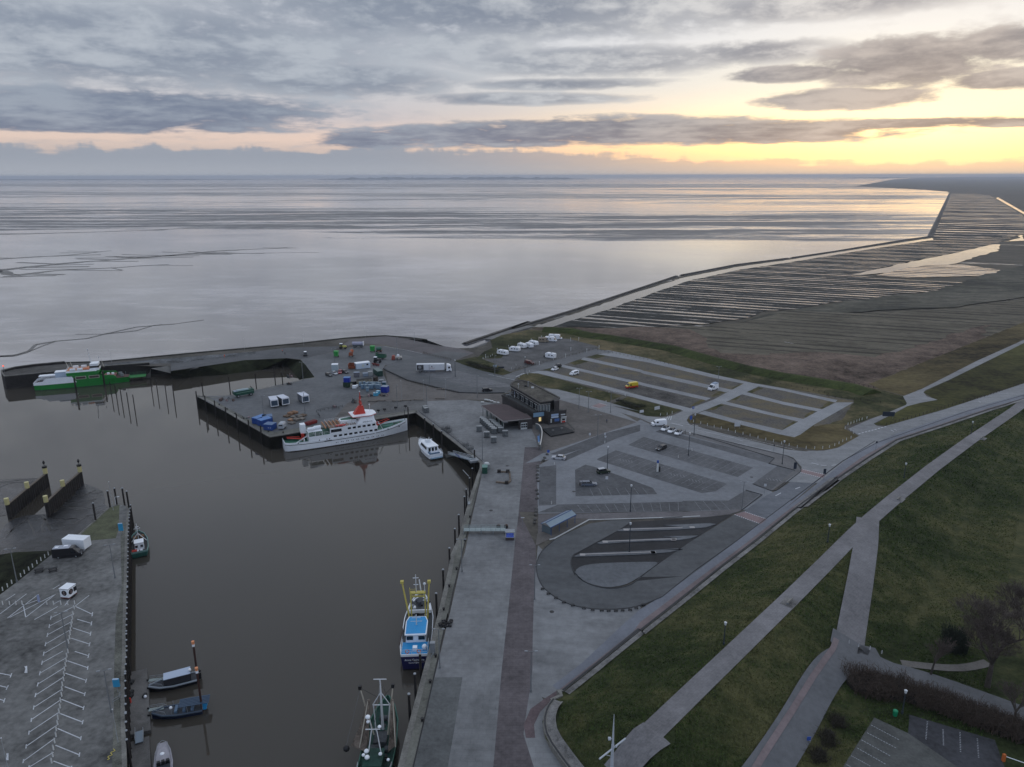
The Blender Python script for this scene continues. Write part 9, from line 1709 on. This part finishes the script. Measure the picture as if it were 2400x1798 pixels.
t = thing('mooring_rope', 'slack rope from the blue trawler stern to the quay', 'rope'); a, b = (-20.35,125.7,-2.6), (-15.58,122.3,0.2); MB().pipe([tuple(Vector(a).lerp(Vector(b), k/6)-Vector((0, 0, .8*sin(pi*k/6)))) for k in range(7)], .05).build('rope', M('rope', (.14, .12, .1), .9), t)
t = thing('rope_coil', 'yellow rope lying on the left quay near the bottom', 'rope', (-65,97.9,0)); MB().pipe([(.25*sin(k*1.3), k*.18-1, .05) for k in range(14)], .06).build('coil', yellow, t)
t = thing('lattice_crane', 'pale crane arm lying folded on the gangway pontoon side', 'arm'); MB().pipe([(-15.89,220.8,-1.5),(-13.74,215.7,-1.5)], .12).build('arm', cap_, t)
# white signal mast on the dike
p = (14.27,86.8,17); q1, q2 = (12.57,88.1,10.5), (16.81,92,10.5)
t = thing('signal_mast', 'tall white steel mast with slanting crossarm on the grass dike', 'mast', (p[0], p[1], 0)); wm = M('mast_white', (.45, .48, .52), .5)
MB().cyl((0, 0, 3), (0, 0, 12), .3, .2).cyl((0, 0, 12), (0, 0, 17), .18, .04).build('mast', wm, t); c = Vector(q1).lerp(Vector(q2), .5); dv = (Vector(q2)-Vector(q1)); dv.z = 0; dv = dv.normalized()*min(3.3, dv.length/2)
MB().cyl((-dv.x, -dv.y, 11.2), (dv.x, dv.y, 11.2), .13).cyl((-dv.x*.5, -dv.y*.5, 11), (0, 0, 9.8), .05).build('crossarm', wm, t); MB().cyl((-.7, 0, 12.9), (-.3, 0, 12.9), .25).sph((.5, .2, 11.4), .2).build('horn', wm, t); MB().cyl((-.15, 0, 12.9), (-.6, 0, 12.9), .05).build('bracket', wm, t)
# fences
def fence(label, P, n, h=1.1):
    t = thing('fence', label, 'fence'); tot = sum(math.dist(a[:2], b[:2]) for a, b in zip(P, P[1:])); m = M('fence_post', (.05, .042, .032), .9); step = tot/n; d = 0; mb = MB()
    for a, b in zip(P, P[1:]):
        L = math.dist(a[:2], b[:2]); u = (Vector(b)-Vector(a))/L
        while d < L: q = Vector(a)+u*d; MB().box((q.x, q.y, q.z), (.14, .14, h)).build('post', m, t); d += step
        d -= L
        for z in (.5, .95): mb.cyl(tuple(Vector(a)+Vector((0, 0, z*h))), tuple(Vector(b)+Vector((0, 0, z*h))), .03, n=3)
    mb.build('wire', m, t)
fence('post and wire fence along the marsh side of the grass bank', [(p[0], p[1], .3) for p in [(62.3,412.4,0),(87.5,390,0),(102.6,363.6,0),(114.4,344.7,0),(126.4,331.1,0),(152.1,314.7,0)]+[(159.2,306.6,0)]], 70)
fence('post and wire fence at the foot of the bank beside the field lanes', [(p[0], p[1], 0) for p in [(45.7,382.9,0),(67,362.7,0),(90.6,339.4,0),(110.4,324.7,0),(120.7,315,0),(135.3,300.4,0)]+[(132.6,297,0),(151.1,287.8,0)]], 60, .9)
fence('post and wire fence beside the road to the dike', [(p[0], p[1], 0) for p in [(139.7,259.6,0),(157.6,270.4,0),(171.9,279.9,0),(201.3,297.4,0),(229.6,317,0)]], 40)
fence('post fence between the lorry loop and the brown slabs', [(p[0], p[1], 0) for p in [(-46.6,376.3,0),(-39.11,368.6,0),(-30.12,360.6,0)]], 18); fence('low rail along the lorry loop by the sandy plaza', [(p[0], p[1], .1) for p in [(-61.4,340.7,0),(-47.7,322,0),(-31.68,308.7,0),(-22.63,302.4,0)]], 50, .9)
fence('rail along the road side of the caravan park', [(p[0], p[1], 0) for p in [(1.44,342.4,0),(27.19,367.5,0),(45.4,386.2,0)]], 22, .9)
# ---------------------------------------------------------------- people
def person(loc, rz, jacket, trousers, label, pose=0):
    B = [(0, 0, .92), (0, 0, 1.15), (0, 0, 1.42), (0, 0, 1.52), (0, .02, 1.62), (0, 0, 1.72), (.19, 0, 1.40), (.27, .02, 1.14), (.24, .16+pose*.2, .95+pose*.15), (-.19, 0, 1.40), (-.27, .02, 1.14), (-.24, .16+pose*.2, .95+pose*.15), (.1, 0, .85), (.11, .03, .48), (.11, 0, .08), (.12, .14, .04), (-.1, 0, .85), (-.11, -.05, .48), (-.11, -.1, .08), (-.12, .04, .04)]
    E = [(0, 1), (1, 2), (2, 3), (3, 4), (4, 5), (2, 6), (6, 7), (7, 8), (2, 9), (9, 10), (10, 11), (0, 12), (12, 13), (13, 14), (14, 15), (0, 16), (16, 17), (17, 18), (18, 19)]
    R_ = [.15, .14, .17, .06, .10, .08, .07, .05, .035, .07, .05, .035, .09, .065, .045, .04, .09, .065, .045, .04]
    me = bpy.data.meshes.new('body'); me.from_pydata(B, E, []); o = bpy.data.objects.new('tmp', me); S.collection.objects.link(o)
    md = o.modifiers.new('s', 'SKIN'); o.modifiers.new('d', 'SUBSURF').levels = 1
    for v, r_ in zip(me.skin_vertices[0].data, R_): v.radius = (r_, r_*.8)
    me.skin_vertices[0].data[0].use_root = True
    m2 = bpy.data.meshes.new_from_object(o.evaluated_get(bpy.context.evaluated_depsgraph_get())); bpy.data.objects.remove(o); m2.name = 'body'; m2.materials.clear()
    for m in (M('skin', (.4, .25, .18), .6), jacket, trousers, M('hair_dark', (.03, .02, .015), .8)): m2.materials.append(m)
    for f in m2.polygons: z = f.center.z; f.material_index = 3 if z > 1.68 else 0 if z > 1.52 else 1 if z > .88 else 2
    t = thing('person', label, 'person', loc, rz); b = bpy.data.objects.new('body', m2); S.collection.objects.link(b); b.parent = t
person((20.4,204.8,0), -1.5, M('jacket_dark', (.05, .035, .03), .8), black, 'person in dark clothing bending at the open tailgate of the slate estate car', 1)
ow = M('workwear_orange', (.75, .09, .03), .7)
person((-148.2,368.3,0), .5, ow, ow, 'person in red orange workwear walking on the mole, the left one'); person((-121.7,379.6,0), 2., ow, black, 'person in orange jacket and dark trousers on the mole'); person((-118.4,373.1,0), .3, M('jacket_black', (.02, .02, .025), .8), black, 'person in black beside the orange jacket on the mole')
person((62.5,250.5,0), 1.2, M('jacket_black', (0, 0, 0)), black, 'person in black standing right of the three white cars'); person((35.75,262.9,0), 2.2, M('jacket_blue', (.03, .05, .1), .8), black, 'person in dark blue crossing the sandy plaza')
# ---------------------------------------------------------------- trees and hedges
bark = M('bark', (0.063, 0.0532, 0.0448), .95, var=.3, scale=2.); twig = M('twigs', (0.0922, 0.0734, 0.0636), .95)
def tree(label, p, h, spread, seed, depth=6, lean=(0, 0)):
    r = random.Random(seed); t = thing('bare_tree', label, 'tree', p); tr = MB(); cr = MB()
    def grow(q, d, L, rad, k):
        e = q+d*L; (tr if k < 2 else cr).cyl(q, e, rad, rad*.68, 6 if k < 2 else (4 if k < 4 else 3), smooth=k < 3)
        if k >= depth: return
        for i in range(3 if k > 0 else 5):
            a = r.uniform(0, 2*pi); s = r.uniform(.35, .95)*spread; v = Vector((cos(a)*s, sin(a)*s, 0))
            nd = (d+v+Vector((lean[0]*.1, lean[1]*.1, .12))).normalized(); grow(e if i < 2 or k == 0 else q+d*L*r.uniform(.5, .9), nd, L*r.uniform(.62, .84), max(rad*.56, .02), k+1)
    grow(Vector((0, 0, 0)), Vector((lean[0], lean[1], 1)).normalized(), h*.2, h*.022, 0); tr.build('trunk', bark, t); cr.build('crown', twig, t)
tree('large spreading bare tree with thick trunk beside the back road', (86.6,113.9,0), 25, .95, 3, 8); tree('slim young bare tree beside the dirt track', (78.2,117.4,0), 11, .6, 5, 6, (.12, 0)); tree('bare tree at the right edge where the road leaves the photo', (85.3,104.6,0), 12, .8, 8, 6)
tree('bare tree behind the large one at the right edge', (98.1,119.8,0), 22, .95, 12, 8)
def thicket(name, label, P, n, w, h, m, seed, tw=.045):
    r = random.Random(seed); t = thing(name, label, 'hedge'); mb = MB(); core = MB(); n2 = len(P)-1
    for k in range(n):
        i = r.randrange(n2); a, b = Vector(P[i]), Vector(P[i+1]); q = a.lerp(b, r.random()); hw = w*(1-abs(r.gauss(0, .02))); q += Vector((r.uniform(-hw, hw), r.uniform(-hw, hw), 0)); z = dike_h(q.x, q.y)
        e = Vector((q.x+r.gauss(0, .6), q.y+r.gauss(0, .6), z+h*r.uniform(.5, 1.1))); mb.cyl((q.x, q.y, z), tuple(e), tw, tw*.4, 3, False)
        for j in range(3): s = Vector((q.x, q.y, z)).lerp(e, r.uniform(.4, .95)); mb.cyl(tuple(s), (s.x+r.gauss(0, .5), s.y+r.gauss(0, .5), s.z+r.uniform(.1, .7)), tw*.6, tw*.3, 3, False)
    mb.build('branches', m, t)
    for a, b in zip(P, P[1:]):
        a, b = Vector(a), Vector(b); k = max(1, int((b-a).length/1.2))
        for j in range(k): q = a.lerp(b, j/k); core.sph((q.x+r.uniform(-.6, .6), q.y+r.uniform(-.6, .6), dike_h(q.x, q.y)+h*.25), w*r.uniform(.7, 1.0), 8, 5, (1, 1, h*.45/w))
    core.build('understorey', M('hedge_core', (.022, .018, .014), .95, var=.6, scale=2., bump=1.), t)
hb = M('hedge_brown', (0.0738, 0.0547, 0.0428), .95)
thicket('hedge', 'dense dark brown leafless hedge round the back car park', [(63.5,114,0),(66.3,113.2,0),(70.1,112.4,0)], 1300, 3.0, 2.6, hb, 2); thicket('hedge', 'long dark hedge between the back car park and the road', [(71.6,111.2,0),(75.4,108.8,0),(78.8,105.9,0),(82.2,103.4,0),(86,100.5,0)], 3200, 2.0, 2.6, hb, 3)
for q, l in (([(55.1,104.6,0),(55.1,104,0)], 'small dark bush by the back road, the top one'), ([(52.2,101.4,0),(51.4,99.3,0)], 'small dark bush by the back road, middle one'), ([(49.1,97.3,0),(48.7,96.4,0)], 'small dark bush by the back road, bottom one')): thicket('bush', l, q, 120, 1.1, 1.3, M('bush_dark', (0.039, 0.0338, 0.0234), .95), 5)
thicket('bush', 'dark evergreen clump behind the slim young tree', [(86.3,125.4,0),(87.4,124.3,0)], 420, 1.5, 4.5, M('evergreen_dark', (.022, .028, .02), .95), 6, .06); thicket('bush', 'dark scrub at the lorry area corner beside the caravan park', [(-22.05,352.7,0),(-13.72,344.7,0),(-5.74,337,0)], 420, 1.6, 1.0, M('scrub_green', (.035, .04, .018), .95), 7); thicket('bush', 'dark reed clump in the small green verge', [(44.1,288.6,0),(49.5,280.7,0),(52.7,280,0)], 260, 1.4, .9, MATS['scrub_green'], 8)
t = thing('green_bin', 'bright green litter bin beside the hedge lamp', 'bin', (66.1,106.6,0)); MB().cyl((0, 0, 0), (0, 0, 1.0), .35, .42, 10).build('bin', M('bin_green', (.01, .22, .10), .5), t); MB().cyl((0, 0, 1), (0, 0, 1.15), .44, .3, 10).build('lid', M('bin_green', (0, 0, 0)), t)
t = thing('barrier_gate', 'orange post with white barrier arm at the bottom right corner', 'barrier', (78.2,96.3,0)); MB().box((0, 0, 0), (.4, .4, 1.3)).build('post', M('barrier_orange', (.5, .13, .03), .6), t); MB().cyl((0, 0, 1.0), (3.4, -2.4, 1.1), .06).build('arm', white, t)
t = thing('small_sign', 'small blue and white sign on the verge of the back road', 'sign', (48.3,99.5,0)); MB().cyl((0, 0, 0), (0, 0, 1.6), .05).build('post', steel, t); MB().box((0, 0, 1.2), (.6, .08, .7)).build('panel', sb, t); MB().box((0, 0, .8), (.6, .08, .35)).build('plate', sw, t)
hz = bpy.data.materials.new('sea_haze'); hz.use_nodes = True; nt = hz.node_tree; nt.nodes.clear()
pv = nt.nodes.new('ShaderNodeVolumePrincipled'); pv.inputs['Color'].default_value = (.80, .87, 1, 1); pv.inputs['Density'].default_value = 6e-5
pv.inputs['Anisotropy'].default_value = .35
oo = nt.nodes.new('ShaderNodeOutputMaterial'); nt.links.new(pv.outputs[0], oo.inputs['Volume'])
mb = MB().box((0, 20000, -9), (84000, 46000, 118)); o = mb.build('haze', hz); tag(o, kind='stuff')
